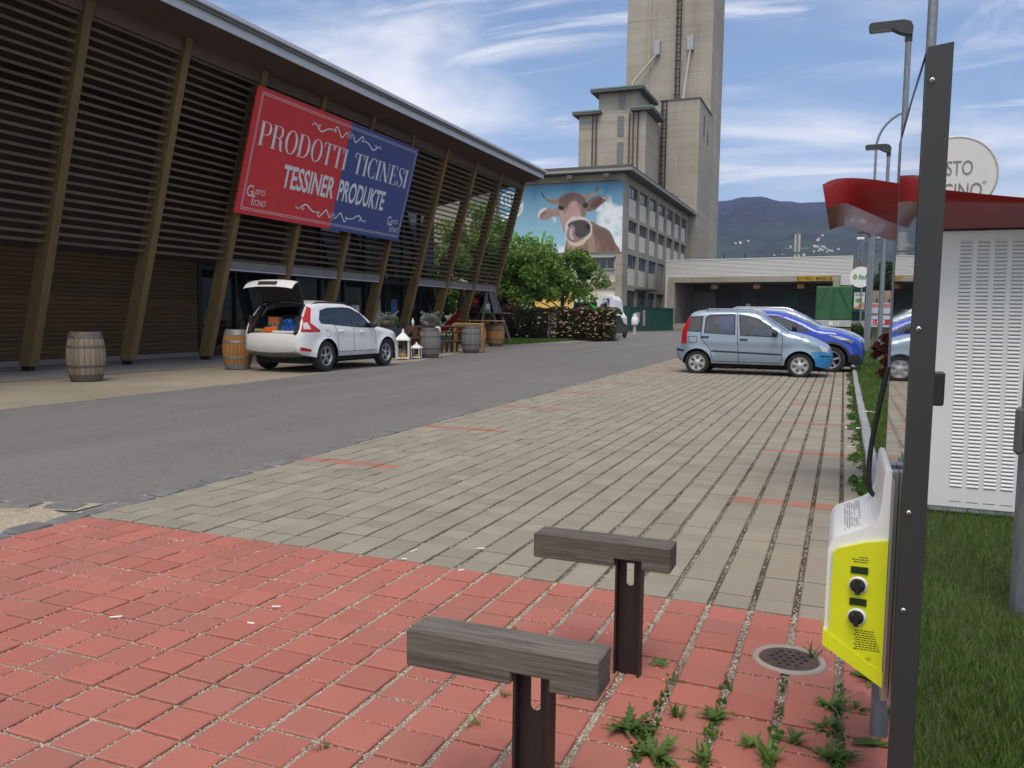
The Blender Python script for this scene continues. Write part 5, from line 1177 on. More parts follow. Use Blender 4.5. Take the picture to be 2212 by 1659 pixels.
# ---- pale blue hatchback
PBLUE = paint_mat('pale_blue_metallic', (.27, .345, .435), .30, .35, dirt=.25); PBUMP = paint_mat('bright_blue_bumper', (.02, .20, .48), .35)
def L_(pts): return [(x+3.28, z) for x, z in pts]
front_b = L_([(-.67, .61), (-.50, .63), (-.27, .60), (-.245, .53), (-.26, .35), (-.30, .24), (-.58, .23), (-.56, .33), (-.60, .48)])
panda_S = dict(upper=L_([(-3.65, .29), (-3.78, .39), (-3.81, .58), (-3.78, .68), (-3.70, .73), (-3.68, 1.0), (-3.62, 1.20), (-3.50, 1.42), (-3.38, 1.51), (-3.10, 1.545), (-2.69, 1.555), (-2.2, 1.545), (-1.93, 1.505), (-1.78, 1.43), (-1.47, 1.21), (-1.20, 1.04), (-1.05, 1.01), (-.73, .92), (-.50, .82), (-.34, .73), (-.28, .62), (-.25, .5), (-.26, .35), (-.30, .23)]),
    W=.79, belt=.97, tumble=.20, sill=.285, wheels=[(0, .29), (2.37, .29)], arch=.345, rt=.29, tf=.16, lf=.55, tr=.12, lr=.5, crease=.80, cabin=(.15, 1.75), seats=(.55, 1.35),
    crown=lambda x, z: .045 if (z > 1.3) else .05, strip=lambda x, z: ('windscreen' if (z > 1.05 and x > 1.50 and z < 1.49) else ('rear_window' if (1.03 < z < 1.42 and x < 0) else ('front_bumper' if (x > 2.75 and z < .6) else 'body'))),
    paint=PBLUE, smat={'windscreen': CGLASS, 'rear_window': CGLASS, 'front_bumper': PBUMP}, hmat=TRIM, mmat=TRIM,
    feats=[('quarter_window', L_([(-3.49, 1.38), (-3.21, 1.395), (-3.23, 1.05), (-3.52, 1.07)]), CGLASS), ('side_window', L_([(-3.08, 1.37), (-2.98, 1.43), (-2.44, 1.455), (-2.42, 1.0), (-3.10, 1.03)]), CGLASS), ('side_window', L_([(-2.30, 1.445), (-2.11, 1.42), (-1.87, 1.34), (-1.62, 1.19), (-1.46, 1.06), (-1.50, .96), (-2.25, .99)]), CGLASS),
      ('tail_light', L_([(-3.47, 1.43), (-3.50, 1.2), (-3.54, .98), (-3.53, .74), (-3.69, .75), (-3.66, 1.03), (-3.60, 1.26)]), REDL), ('headlight', L_([(-.52, .80), (-.33, .71), (-.30, .63), (-.43, .635)]), LENS), ('front_bumper_side', front_b, PBUMP),
      ('side_moulding', L_([(-2.94, .60), (-1.33, .555), (-1.33, .515), (-2.94, .56)]), TRIM), ('bumper_strip', L_([(-.47, .545), (-.26, .54), (-.255, .50), (-.47, .50)]), TRIM), ('bumper_strip', L_([(-3.79, .62), (-3.60, .60), (-3.60, .555), (-3.80, .57)]), TRIM)],
    seams=[L_([(-2.37, 1.47), (-2.34, .95), (-2.29, .34)]), L_([(-3.17, 1.44), (-3.20, .89), (-2.97, .62), (-2.90, .34)]), L_([(-1.42, 1.05), (-1.31, .96), (-1.32, .35)]), L_([(-2.9, .335), (-1.33, .33)]), L_([(-3.50, .92), (-3.30, .925), (-3.29, .78), (-3.48, .77), (-3.50, .92)])],
    handles=[(.18, .915, .19), (1.09, .87, .19)], mirror=(1.80, 1.03))
panda, pw = build_car('hatchback', 'pale blue metallic hatchback with brighter blue front bumper, nearest in the parking row', (-3.28, 20.95, 0), 0, 1, panda_S, wheel_std(.18, 5, HUB, 'cap', .68), 'cars parked on the paved bays')
for s in (-1, 1):
    b = B(); b.tube([(.16, s*.60, 1.515), (.22, s*.60, 1.59), (1.25, s*.60, 1.595), (1.45, s*.60, 1.51)], .018, 6); b.build('roof_rail', STL, panda)
# ---- vivid blue crossover
CBLUE = paint_mat('vivid_blue_paint', (.012, .055, .42), .25, .1); CSIL = paint_mat('silver_paint', (.50, .52, .55), .3, .4)
def C_(pts): return [(x+2.9, z) for x, z in pts]      # rear axle at X=-2.9
chr_S = dict(upper=[(-.60, .30), (-.78, .45), (-.82, .75), (-.78, .98), (-.62, 1.12), (-.35, 1.32), (0, 1.47), (.5, 1.555), (.95, 1.565), (1.35, 1.53)]+C_([(-1.24, 1.43), (-.87, 1.26), (-.56, 1.10), (-.19, 1.06), (.15, .95), (.40, .83), (.46, .68), (.47, .5), (.46, .33), (.40, .20)]),
    W=.90, belt=1.02, tumble=.34, sill=.30, wheels=[(0, .34), (2.64, .34)], arch=.41, rt=.34, tf=.26, lf=.75, tr=.2, lr=.6, crease=.86, cabin=(.1, 1.8), seats=(.55, 1.4), flare=.035,
    crown=lambda x, z: .05 if z > 1.3 else .06, strip=lambda x, z: ('windscreen' if (z > 1.12 and x > 1.5 and z < 1.5) else ('rear_window' if (1.1 < z < 1.42 and x < 0) else ('grille' if (x > 3.2 and z < .45) else 'body'))),
    paint=CBLUE, smat={'windscreen': CGLASS, 'rear_window': CGLASS, 'grille': TRIM}, hmat=CBLUE, mmat=TRIM,
    feats=[('side_window', [(.1, 1.15), (.35, 1.38), (.95, 1.45), (.95, 1.10)], CGLASS), ('side_window', [(1.02, 1.10), (1.02, 1.45), (1.3, 1.44), (1.7, 1.29), (2.1, 1.08)], CGLASS),
      ('headlight', C_([(-.38, .98), (-.1, .95), (.28, .84), (.22, .77), (-.05, .86)]), LENS), ('lower_grille', C_([(-.05, .46), (.40, .50), (.44, .36), (.40, .22), (-.02, .22)]), TRIM), ('wheel_arch_trim', [(2.64+.47*math.cos(a), .34+.47*math.sin(a)) for a in np.linspace(.1, 3.0, 14)]+[(2.64+.41*math.cos(a), .34+.41*math.sin(a)) for a in np.linspace(3.0, .1, 14)], TRIM)],
    seams=[[(.98, 1.45), (.98, .36)], [(2.0, 1.05), (1.95, .36)]], handles=[(1.3, .92, .2)], mirror=(1.72, 1.14))
build_car('crossover', 'vivid blue crossover car parked between the pale blue hatchback and a silver car', (-2.9, 23.5, 0), 0, 1, chr_S, wheel_std(.21, 5, ALLOY), 'cars parked on the paved bays')
sil_S = dict(chr_S); sil_S.update(upper=[(-.7, .30), (-.85, .45), (-.88, .75), (-.84, 1.0), (-.7, 1.25), (-.5, 1.5), (-.2, 1.63), (.4, 1.67), (1.0, 1.66), (1.45, 1.60), (1.80, 1.46), (2.36, 1.14), (2.85, 1.05), (3.2, .93), (3.42, .78), (3.46, .6), (3.45, .36), (3.38, .24)], W=.88, belt=1.05, tumble=.24, paint=CSIL,
    smat={'windscreen': CGLASS, 'rear_window': CGLASS, 'grille': TRIM}, feats=[('side_window', [(-.35, 1.12), (-.2, 1.48), (.9, 1.54), (.9, 1.08)], CGLASS), ('side_window', [(.98, 1.08), (.98, 1.54), (1.4, 1.5), (1.75, 1.36), (2.15, 1.08)], CGLASS), ('headlight', [(2.9, .93), (3.3, .84), (3.38, .74), (3.1, .78)], LENS)],
    strip=lambda x, z: ('windscreen' if (z > 1.17 and x > 1.6 and z < 1.57) else ('rear_window' if (1.15 < z < 1.55 and x < -.3) else ('grille' if (x > 3.25 and z < .5) else 'body'))), handles=[(1.2, .95, .2)], mirror=(1.85, 1.16), hmat=CSIL, mmat=CSIL)
sil, _ = build_car('family_car', 'silver family car, farthest of the row behind the blue crossover', (-2.9, 26.1, 0), 0, 1, sil_S, wheel_std(.21, 5, ALLOY), 'cars parked on the paved bays')
for s in (-1, 1): b = B(); b.tube([(-.2, s*.62, 1.66), (-.1, s*.62, 1.71), (1.3, s*.62, 1.70), (1.5, s*.62, 1.62)], .02, 6); b.build('roof_rail', CHROME, sil)
# ---- white SUV with open tailgate
VWHT = paint_mat('white_paint_car', (.72, .73, .73), .25, 0, dirt=.35)
def vstrip(x, z):
    if x < .2 and .93 < z < 1.63 and x < -.36: return None
    if z > 1.14 and x > 1.45 and z < 1.60: return 'windscreen'
    if x < 0 and z < .52: return 'lower_bumper'
    return 'body'
vol_S = dict(upper=[(-.66, .40), (-.84, .46), (-.92, .60), (-.93, .78), (-.90, .92), (-.84, 1.05), (-.76, 1.24), (-.62, 1.43), (-.46, 1.60), (-.30, 1.655), (.2, 1.70), (.8, 1.70), (1.25, 1.66), (1.55, 1.57), (1.95, 1.33), (2.28, 1.12), (2.7, 1.05), (3.2, .97), (3.5, .86), (3.63, .70), (3.66, .5), (3.58, .30)],
    W=.945, belt=1.06, tumble=.30, sill=.36, wheels=[(0, .375), (2.77, .375)], arch=.44, rt=.378, tf=.24, lf=.7, tr=.14, lr=.55, crease=.93, cabin=(.2, 2.0), seats=(.9, 1.7), flare=.04, round=.085,
    crown=lambda x, z: .05 if z > 1.5 else .07, strip=vstrip, paint=VWHT, smat={'windscreen': CGLASS, 'lower_bumper': plain('grey_skid', (.13, .13, .125), .6)}, hmat=VWHT, mmat=TRIM,
    feats=[('side_window', [(-.16, 1.20), (-.20, 1.30), (-.05, 1.48), (.22, 1.545), (.30, 1.545), (.32, 1.165)], CGLASS), ('side_window', [(.38, 1.16), (.36, 1.55), (.98, 1.57), (1.12, 1.11)], CGLASS), ('side_window', [(1.20, 1.105), (1.06, 1.565), (1.28, 1.55), (1.6, 1.41), (2.0, 1.12), (1.95, 1.08)], CGLASS),
      ('window_pillar', [(.32, 1.165), (.30, 1.55), (.36, 1.55), (.38, 1.16)], TRIM), ('window_pillar', [(1.12, 1.11), (.98, 1.57), (1.06, 1.565), (1.20, 1.105)], TRIM),
      ('tail_light', [(-.46, 1.60), (-.40, 1.55), (-.52, 1.36), (-.58, 1.20), (-.46, 1.12), (-.27, 1.02), (-.28, .97), (-.86, .97), (-.80, 1.12), (-.72, 1.30), (-.58, 1.47)], REDL), ('reversing_lens', [(-.765, 1.19), (-.68, 1.21), (-.63, 1.12), (-.60, 1.04), (-.80, 1.05)], AMB), ('reflector', [(-.88, .62), (-.60, .56), (-.60, .50), (-.87, .53)], REDL),
      ('sill_trim', [(.50, .46), (2.28, .46), (2.28, .37), (.50, .37)], plain('sill_grey', (.45, .45, .45), .5))],
    seams=[[(.35, 1.15), (.45, .95), (.48, .75), (.50, .48)], [(1.16, 1.10), (1.22, .48)], [(2.02, 1.08), (2.2, .95), (2.26, .48)], [(.50, .47), (2.26, .47)], [(-.02, 1.02), (.12, 1.02), (.12, .85), (-.02, .85), (-.02, 1.02)]],
    handles=[(.62, .98, .2), (1.55, .95, .2)], mirror=(1.95, 1.14))
vol, vw = build_car('estate_car', 'white sport utility car with raised tailgate parked by the shop', (-12.19, 16.31, 0), R(89.0), .955, vol_S, wheel_std(.235, 5, ALLOY, rimf=.64), None)
# luggage bay
b = B(); b.box(-.84, .35, -.72, .72, .84, .90); b.box(-.84, .35, -.74, -.66, .90, 1.35); b.box(-.84, .35, .66, .74, .90, 1.35); b.box(.35, .5, -.7, .7, .6, 1.38); b.box(-.42, .5, -.62, .62, 1.60, 1.62); b.build('luggage_bay', INT, vol)
b = B()
for s in (-1, 1): b.beam((-.86, s*.70, .95), (-.44, s*.60, 1.60), .06, .10, (0, 1, 0))
b.box(-.92, -.80, -.72, .72, .90, .945); b.build('opening_frame', TRIM, vol)
# tailgate
tgp = [(-.40, 1.665), (-.45, 1.76), (-.59, 2.00), (-.75, 2.19), (-.87, 2.22), (-1.00, 2.16), (-1.10, 2.05), (-1.08, 2.03), (-.97, 2.13), (-.86, 2.17), (-.77, 2.15), (-.60, 1.95), (-.44, 1.72)]
def gate_w(x): return .58+.14*min(1, max(0, (-.4-x)/.45))
n = len(tgp); us = (-1, -.8, -.4, 0, .4, .8, 1)
b = B(); b2_ = B()
def gpt(i, u): x, z = tgp[i]; return (x+.05*(abs(u)**2)*(1 if x < -.8 else 0), u*gate_w(x), z-.05*abs(u)**3*(1 if x < -.8 else .3))
for i in range(6):
    for k_ in range(6):
        tgt = b2_ if i < 2 else b
        tgt.add([gpt(i, us[k_]), gpt(i, us[k_+1]), gpt(i+1, us[k_+1]), gpt(i+1, us[k_])], [(0, 1, 2, 3)], True)
tail = b.build('tailgate', VWHT, vol); b2_.build('tailgate_glass', GLD, tail)
b = B()
for i in range(6, n-1):
    for k_ in range(6): b.add([gpt(i, us[k_]), gpt(i, us[k_+1]), gpt(i+1, us[k_+1]), gpt(i+1, us[k_])], [(0, 1, 2, 3)], True)
for u in (-1, 1):
    for i in range(6): j = n-1-i; b.add([gpt(i, u), gpt(i+1, u), gpt(j-1, u), gpt(j, u)], [(0, 1, 2, 3)])
b.build('tailgate_lining', TRIM, tail)
b = B(); b.obox((-1.035, 0, 2.135), (0, 1, 0), (-.1, 0, -.11), (-.11, 0, .1), .27, .045, .012); b.build('plate_recess', TRIM, tail)
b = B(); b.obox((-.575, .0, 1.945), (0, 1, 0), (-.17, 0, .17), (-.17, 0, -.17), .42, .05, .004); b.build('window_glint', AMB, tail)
for s in (-1, 1): b = B(); b.tube([(-.50, s*.63, 1.48), (-.70, s*.66, 2.06)], .012, 6); b.build('gas_strut', TRIM, tail)
for s in (-1, 1): b = B(); b.box(-.905, -.86, s*.62-.13, s*.62+.13, .47, .53, .02); b.build('exhaust_trim', CHROME, vol)
b = B()
for s in (-1, 1): b.tube([(-.25, s*.66, 1.63), (0, s*.66, 1.70), (1.1, s*.66, 1.70), (1.35, s*.66, 1.62)], .02, 6)
b.build('roof_rail', TRIM, vol)
# shopping in the luggage bay (own things, resting on the bay floor)
vm = Matrix.Translation((-12.19, 16.31, 0)) @ Matrix.Rotation(R(89.0), 4, 'Z') @ Matrix.Scale(.955, 4)
def bag(name, label, cat, pts, lx, ly, h, mats, seed, wob=.02):
    rn = random.Random(seed); b = B(); k = 5; n = 16; vs = []
    for i in range(k+1):
        tt = i/k
        for j in range(n):
            a = 2*math.pi*j/n; e = .35; cx_, sy_ = math.copysign(abs(math.cos(a))**e, math.cos(a)), math.copysign(abs(math.sin(a))**e, math.sin(a))
            q = (1-.12*tt)*(1+rn.uniform(-1, 1)*wob*2); vs.append((cx_*lx/2*q, sy_*ly/2*q, tt*h+rn.uniform(-1, 1)*wob*.6*tt))
    b.add(vs, [(i*n+j, i*n+(j+1) % n, (i+1)*n+(j+1) % n, (i+1)*n+j) for i in range(k) for j in range(n)]+[tuple(range(n))[::-1], tuple(range(k*n, k*n+n))])
    o = b.top(name, mats, label, cat); o.location = vm @ Vector(pts); o.rotation_euler = (0, 0, R(89)+rn.uniform(-.2, .2)); return o
def patch(nm, a, b_, sc):
    t = Mt(nm); p = t.coord(); t.color(t.mix(t.ramp(t.noise(p, sc, 3), .47, .53), a, b_)).set(Roughness=.4); return t.m
bag('shopping_pack', 'teal and red printed pack standing in the open car boot', 'package', (-.62, .12, .903), .22, .36, .40, patch('teal_print', (.015, .16, .16), (.5, .12, .03), 6), 1)
bag('blue_bag', 'crumpled blue plastic bag in the right of the car boot', 'bag', (-.55, -.30, .903), .3, .38, .36, patch('blue_plastic_bag', (.01, .06, .28), (.05, .14, .42), 9), 2, .05)
bag('orange_bag', 'limp orange plastic bag at the edge of the car boot', 'bag', (-.74, .14, .903), .14, .36, .16, plain('orange_plastic', (.72, .12, .015), .4, var=.3, scale=14), 3, .08)
b = B(); b.tube([(0, -.30, .045), (0, .3, .045)], .045, 14); o = b.top('paper_roll', plain('paper_white', (.6, .6, .58), .7), 'pale paper roll lying along the boot sill', 'roll'); o.location = vm @ Vector((-.80, -.28, .903)); o.rotation_euler = (0, 0, R(89))
for i, (y, lb) in enumerate(((.46, 'flat brown carton left of the orange bag in the boot'), (.42, 'flat brown carton lying on top of the other carton in the boot'))):
    b = B(); b.box(-.1, .1, -.18, .18, 0, .06, .006); o = b.top('carton', plain('cardboard', (.36, .22, .12), .8), lb, 'carton'); o.location = vm @ Vector((-.7, y, .903+i*.064)); o.rotation_euler = (0, 0, R(80+i*17))
# ------------------------------------------------------------------ lamp posts
LHEAD = plain('lamp_head', (.035, .037, .04), .5); LGL = plain('lamp_lens', (.36, .38, .40), .2)
GALV = Mt('galvanised_pole'); p = GALV.pos((6, 6, 2)); GALV.color(GALV.mix(GALV.ramp(GALV.noise(p, 5, 6, .7), .35, .65), (.17, .19, .215), (.27, .295, .32))).set(Roughness=.55, Metallic=.45); GALV = GALV.m
def lamp_post(label, x, y, h=6.75, head=True):
    t = thing('lamp_post', label, 'street lamp', (x, y, 0), 0, 'lamp posts along the lawn')
    b = B(); b.tube([(0, 0, -.05), (0, 0, h*.70)], .076, 14); b.build('lower_pole', GALV, t)
    b = B(); b.tube([(0, 0, h*.70), (0, 0, h*.715)], [.076, .054], 14); b.tube([(0, 0, h*.715), (0, 0, h)], .054, 14); b.build('upper_pole', GALV, t)
    b = B(); b.tube([(0, 0, h-.15), (0, 0, h+.06)], .066, 12); b.prism([(.06, h-.05), (.07, h+.1), (.02, h+.2), (-.1, h+.24), (-.66, h+.24), (-.70, h+.2), (-.68, h+.1), (-.3, h+.10), (-.16, h+.02), (-.06, h-.02)], lambda a, c, d: (a, d, c), -.10, .10); hd = b.build('lamp_head', LHEAD, t)
    b = B(); b.box(-.66, -.30, -.085, .085, h+.085, h+.098); b.build('lens', LGL, hd)
    b = B(); b.box(-.09, .09, -.09, .09, -.02, .05, .01); b.build('base_flange', GALV, t)
    b = B(); b.box(-.045, .045, -.083, -.072, .55, .95, .006); b.build('access_door', GALV, t); return t
lamp_post('galvanised lamp post nearest the camera, tallest in the picture', .90, 17.5)
lamp_post('second galvanised lamp post along the lawn, behind the tallest', 1.10, 29.3)
lamp_post('third galvanised lamp post along the lawn, partly hidden by the red canopy', 1.22, 45.5)
lamp_post('fourth galvanised lamp post along the lawn, beside the round white sign', 1.30, 57.5)
# arched lamp far behind
t = thing('arched_lamp', 'thin arched street lamp on a slender pole behind the nearest lamp post', 'street lamp', (.95, 38.5, 0))
pts = [(0, 0, 0), (0, 0, 8.6)]+[(1.45*(1-math.cos(a)), 0, 8.6+1.5*math.sin(a)) for a in np.linspace(.15, 1.45, 8)]; b = B(); b.tube(pts, .05, 8); b.build('pole', GALV, t)
b = B(); b.box(1.25, 1.85, -.1, .1, 10.05, 10.15, .03); b.build('lamp_head', LHEAD, t)
for i, (x, y, lb, h) in enumerate(((1.45, 90, 'distant white-headed lamp over the shed corner', 9.4), (1.15, 96, 'most distant thin lamp pole by the hillside', 9.0))):
    t = thing('distant_lamp', lb, 'street lamp', (x, y, 0)); b = B(); b.tube([(0, 0, 0), (0, 0, h), (.4, 0, h+.7), (2.0, 0, h+1.1)], .06, 6); b.build('pole', GALV, t)
    b = B(); b.box(1.7, 2.5, -.12, .12, h+1.02, h+1.14, .03); b.build('lamp_head', WHT, t); 
    if i == 0: b = B(); b.box(-.6, .1, -.15, .15, h-.05, h+.2, .05); b.build('side_head', WHT, t)
# ------------------------------------------------------------------ wordmark disc on its pole
gd_ = thing('disc_sign', 'round pale sign with shop wordmark on a tall steel pole behind the info board', 'sign', (.66, 9.0, 0))
b = B(); b.tube([(0, 0, 0), (0, 0, 5.6)], .045, 12); b.build('pole', GALV, gd_)
SGW = plain('sign_white', (.62, .62, .60), .5, var=.03)
b = B(); b.lathe([(0, -.03), (.355, -.03), (.37, -.02), (.37, .02), (.355, .03), (0, .03)], (.25, -.1, 2.75), 48, 'y', False); b.build('disc', SGW, gd_)
b = B(); b.lathe([(.352, -.036), (.362, -.036), (.362, -.031), (.352, -.031), (.352, -.036)], (.25, -.1, 2.75), 48, 'y'); b.build('rim_line', plain('rim_grey', (.36, .36, .35), .5), gd_)
dfr = frame((.25, -.134, 2.75), (1, 0, 0), (0, 0, 1)); SGT = plain('sign_text_grey', (.17, .17, .165), .5)
for s_, a, c, z0, z1 in (('G', -.29, -.17, -.03, .17), ('USTO', -.155, .15, .0, .135), ('T', -.2, -.10, -.25, -.03), ('ICINO', -.12, .235, -.21, -.075), ('®', .235, .27, -.09, -.06)):
    V, F = text_geo(s_, 1, 1); b = put(B(), fit(V, a, c, z0, z1), F, dfr, 0); b.build('lettering', SGT, gd_)
# ------------------------------------------------------------------ white cabinet with red canopy
CABW = plain('cabinet_white', (.66, .67, .67), .4, var=.03); CANR = Mt('canopy_red').color((.27, .009, .013)).set(Roughness=.32, Coat_Weight=.25).m
cab = thing('battery_cabinet', 'white louvred metal cabinet under a swept red canopy on the lawn', 'cabinet', (.9, 6.3, 0), world=True)
b = B(); b.box(.40, 1.22, 6.31, 7.1, .06, 1.99, .012); b.build('housing', CABW, cab)
b = B(); b.box(.42, 1.20, 6.33, 7.08, 0, .06); b.build('plinth', DARK, cab)
b = B(); b.box(.42, 1.20, 6.285, 6.309, .10, 1.985, .006); door = b.build('door', CABW, cab)
b = B(); b.prism([(0, .001), (-.006, .004), (-.006, .009), (0, .018)], lambda a, c, d: (d, a, c), -.036, .036); LV = b.mesh('louvre', CABW); b = B(); b.box(-.036, .036, -.0015, .001, -.006, .0); LS = b.mesh('louvre_slot', UNDER)
for cx_ in (.74, .842, .944, 1.045):
    for i in range(66):
        z = .245+i*(1.93-.245)/66; dx = (.02 if True else 0)*(1-(z-.245)/1.7)
        o = link('louvre', LV, door); o.location = Vector((cx_+dx, 6.285, z))-ORG[cab]
b = B()
for cx_ in (.74, .842, .944, 1.045):
    for i in range(66):
        z = .245+i*(1.93-.245)/66; dx = .02*(1-(z-.245)/1.7); b.box(cx_+dx-.034, cx_+dx+.034, 6.2835, 6.2849, z-.0035, z-.0008)
o = b.build('louvre_slot_shadows', UNDER, door); o['kind'] = 'stuff'  # dark strips stand for the slots and the thin shadow below each louvre
for cx_ in (.76, .862, .964, 1.065): b = B(); b.box(cx_-.036, cx_+.036, 6.283, 6.2849, .143, .1455); b.build('drain_slot', UNDER, door)
b = B(); top_ = smooth_path([(-.17, 2.265), (-.08, 2.30), (.1, 2.29), (.32, 2.245), (.58, 2.195), (1.01, 2.13), (1.6, 2.06)], 6); bot_ = smooth_path([(1.6, 1.985), (1.01, 1.993), (.58, 1.995), (.32, 2.02), (.12, 2.09), (-.01, 2.14), (-.08, 2.135), (-.14, 2.11)], 6)
def resn(pp, n):
    P = np.array(pp); d = np.r_[0, np.cumsum(np.linalg.norm(np.diff(P, axis=0), axis=1))]; tt = np.linspace(0, d[-1], n); return [(float(np.interp(q, d, P[:, 0])), float(np.interp(q, d, P[:, 1]))) for q in tt]
Tc, Bc = resn(top_, 40), resn(bot_[::-1], 40); rows_ = []
for q in (0, .12, .3, .5, .7, .88, 1.0):           # fascia curling under towards the cabinet
    rows_.append([(a0+(a1-a0)*q, 5.86+(.36*q**1.6)*min(1, max(.06, (a0+.1)/.5)), c0+(c1-c0)*q) for (a0, c0), (a1, c1) in zip(Tc, Bc)])
b.add([p_ for r_ in rows_ for p_ in r_], [(i*40+j, i*40+j+1, i*40+j+41, i*40+j+40) for i in range(6) for j in range(39)], True)
b.add([(a, 5.86, c) for a, c in Tc]+[(a, 7.3, c) for a, c in Tc], [(j, j+1, j+41, j+40) for j in range(39)], True)
b.add(rows_[-1]+[(a, 7.3, c) for a, c in Bc], [(j, j+1, j+41, j+40) for j in range(39)], True)
b.add([rows_[i][0] for i in range(7)]+[(*Bc[0][:1], 7.3, Bc[0][1]), (Tc[0][0], 7.3, Tc[0][1])], [tuple(range(9))])
b.build('canopy', CANR, cab)
# steel post at the right edge with a grip
t = thing('steel_post', 'thick galvanised steel post on the lawn at the right picture edge', 'post', (.86, 4.3, 0))
b = B(); b.tube([(0, 0, -.05), (0, 0, 3.2)], .095, 16); b.build('pole', GALV, t)
b = B(); b.box(-.125, -.09, -.07, -.03, .78, 1.0, .016); b.build('grip', plain('grip_grey', (.10, .105, .11), .5), t)
# ------------------------------------------------------------------ info board with mirror-like face
ib = thing('info_board', 'tall dark framed board with mirror-like face at the right of the paving', 'board', (.17, 2.2, 0), world=True)
ANTH = plain('anthracite_post', (.030, .030, .031), .45, var=.06); MIRR = Mt('glossy_panel').color((.62, .63, .62)).set(Metallic=1.0, Roughness=.035).m; ALU = plain('aluminium_rail', (.42, .43, .44), .35, .7, .06)
b = B(); b.prism([(.149, -.05), (.151, 2.005), (.205, 2.012), (.201, -.05)], lambda a, c, d: (a, d, c), 2.15, 2.19); post_ = b.build('edge_post', ANTH, ib)
for z in (1.93, 1.36, .92, .68):
    b = B(); b.lathe([(0, -.004), (.005, -.004), (.0062, -.0005)], (.164, 2.15, z), 12, 'y'); sc_ = b.build('screw', CHROME, post_)
    b = B(); b.lathe([(0, -.0055), (.002, -.0055), (.0024, -.0045)], (.164, 2.15, z), 8, 'y'); b.build('screw_recess', DARK, post_)
b = B(); b.add([(.150, 2.192, .36), (.150, 3.0, .36), (.150, 3.0, 1.965), (.150, 2.192, 2.0)], [(0, 1, 2, 3)]); b.add([(.158, 2.192, .36), (.158, 3.0, .36), (.158, 3.0, 1.965), (.158, 2.192, 2.0)], [(3, 2, 1, 0)]); b.build('mirror_panel', MIRR, ib)
b = B(); b.box(.150, .20, 2.192, 3.02, 1.985, 2.006); b.box(.150, .20, 3.002, 3.04, .0, 1.985); b.build('rear_frame', ANTH, ib)
b = B(); b.box(.200, .207, 2.19, 3.0, .2, 1.98); b.build('back_panel', ANTH, ib)
b = B(); b.tube([(.165, 2.86, -.02), (.165, 2.86, .4)], .028, 12); b.build('foot_tube', GALV, ib)
b = B(); b.box(.2, .226, 2.15, 2.18, 1.18, 1.26, .004); b.build('latch', DARK, ib)
for yy in (2.30, 2.42): b = B(); b.box(.132, .149, yy, yy+.05, .38, .99); b.build('mounting_rail', ALU, ib)
# charging unit
YELB = plain('lime_yellow', (.62, .66, .012), .38, var=.04); WPL = plain('white_plastic', (.72, .73, .73), .35, var=.02)
cu_ = thing('charging_unit', 'lime yellow and white e-bike charging unit mounted on the mirror board', 'charger', (.06, 2.2, .7), world=True)
def prof(k): # side outline, k shrinks
    return [(.128, 1.005), (.112, 1.0), (.108, .93), (.100, .885), (.075, .858), (.02, .832), (-.002, .818), (-.012, .795), (-.013, .56), (-.006, .545), (.06, .505), (.128, .462)]
pf = prof(0)
b = B(); b.prism(smooth_path(pf[:8], 4)+pf[8:], lambda a, c, d: (a, d, c), 2.215, 2.62); b.build('white_shell', WPL, cu_)
side = [(.127, .832), (.075, .822), (.012, .800), (.0005, .788), (-.002, .566), (.062, .526), (.127, .474)]
b = B(); b.prism(side, lambda a, c, d: (a, d, c), 2.203, 2.2145); sp_ = b.build('yellow_side', YELB, cu_)
b = B(); b.prism([(-.0155, .585), (-.0155, .545), (.06, .498), (.129, .455), (.129, .492), (.06, .536), (-.002, .578)], lambda a, c, d: (a, d, c), 2.2, 2.625); b.build('yellow_underside', YELB, cu_)
b = B(); b.prism([(.134, .98), (.1285, .98), (.1285, .42), (.134, .42)], lambda a, c, d: (a, d, c), 2.205, 2.64); b.build('back_plate', ALU, cu_)
b = B(); b.lathe([(0, 0), (.001, 0)], (0, 0, 0), 6)
for z in (.712, .63):
    b = B(); b.lathe([(.0, -.004), (.0215, -.004), (.0225, 0)], (.063, 2.202, z), 28, 'y'); sk = b.build('socket_ring', WPL, sp_)
    b = B(); b.lathe([(0, -.016), (.014, -.016), (.0175, -.012), (.0185, -.005)], (.061, 2.202, z), 20, 'y'); b.box(.055, .067, 2.183, 2.190, z-.021, z+.021, .002); b.build('socket_cap', DARK, sk)
    b = B(); b.box(.044, .084, 2.199, 2.2025, z+.030, z+.0475); b.build('display', plain('lcd_green', (.018, .035, .012), .25), sp_)
INK = plain('ink', (.06, .07, .01), .6); scf = frame((0, 2.2025, 0), (1, 0, 0), (0, 0, 1))
b = B(); rr_ = random.Random(3)
for row, (z, a, c) in enumerate([(.782, .062, .084), (.776, .046, .084), (.770, .05, .082)]+[(.594-.006*i, .058+.004*(i % 2), .104+.002*i) for i in range(9)]):
    x = a
    while x < c:
        l = rr_.uniform(.003, .009); b.add([scf(x, z, 0), scf(min(c, x+l), z, 0), scf(min(c, x+l), z+.0028, 0), scf(x, z+.0028, 0)], [(0, 1, 2, 3)]); x += l+.0018
b.build('small_print', INK, sp_)['kind'] = 'stuff'
V, F = text_geo('CE', 1, 1); b = put(B(), fit(V, .088, .099, .520, .528), F, scf, .0005); b.build('ce_mark', INK, sp_)
slf = frame((.0475, 0, .8452+.0012), (0, 1, 0), (-.055, 0, -.026))
slf = frame((.0475, 2.42, .8470), (0, -1, 0), (.055, 0, .0265)); b = B()
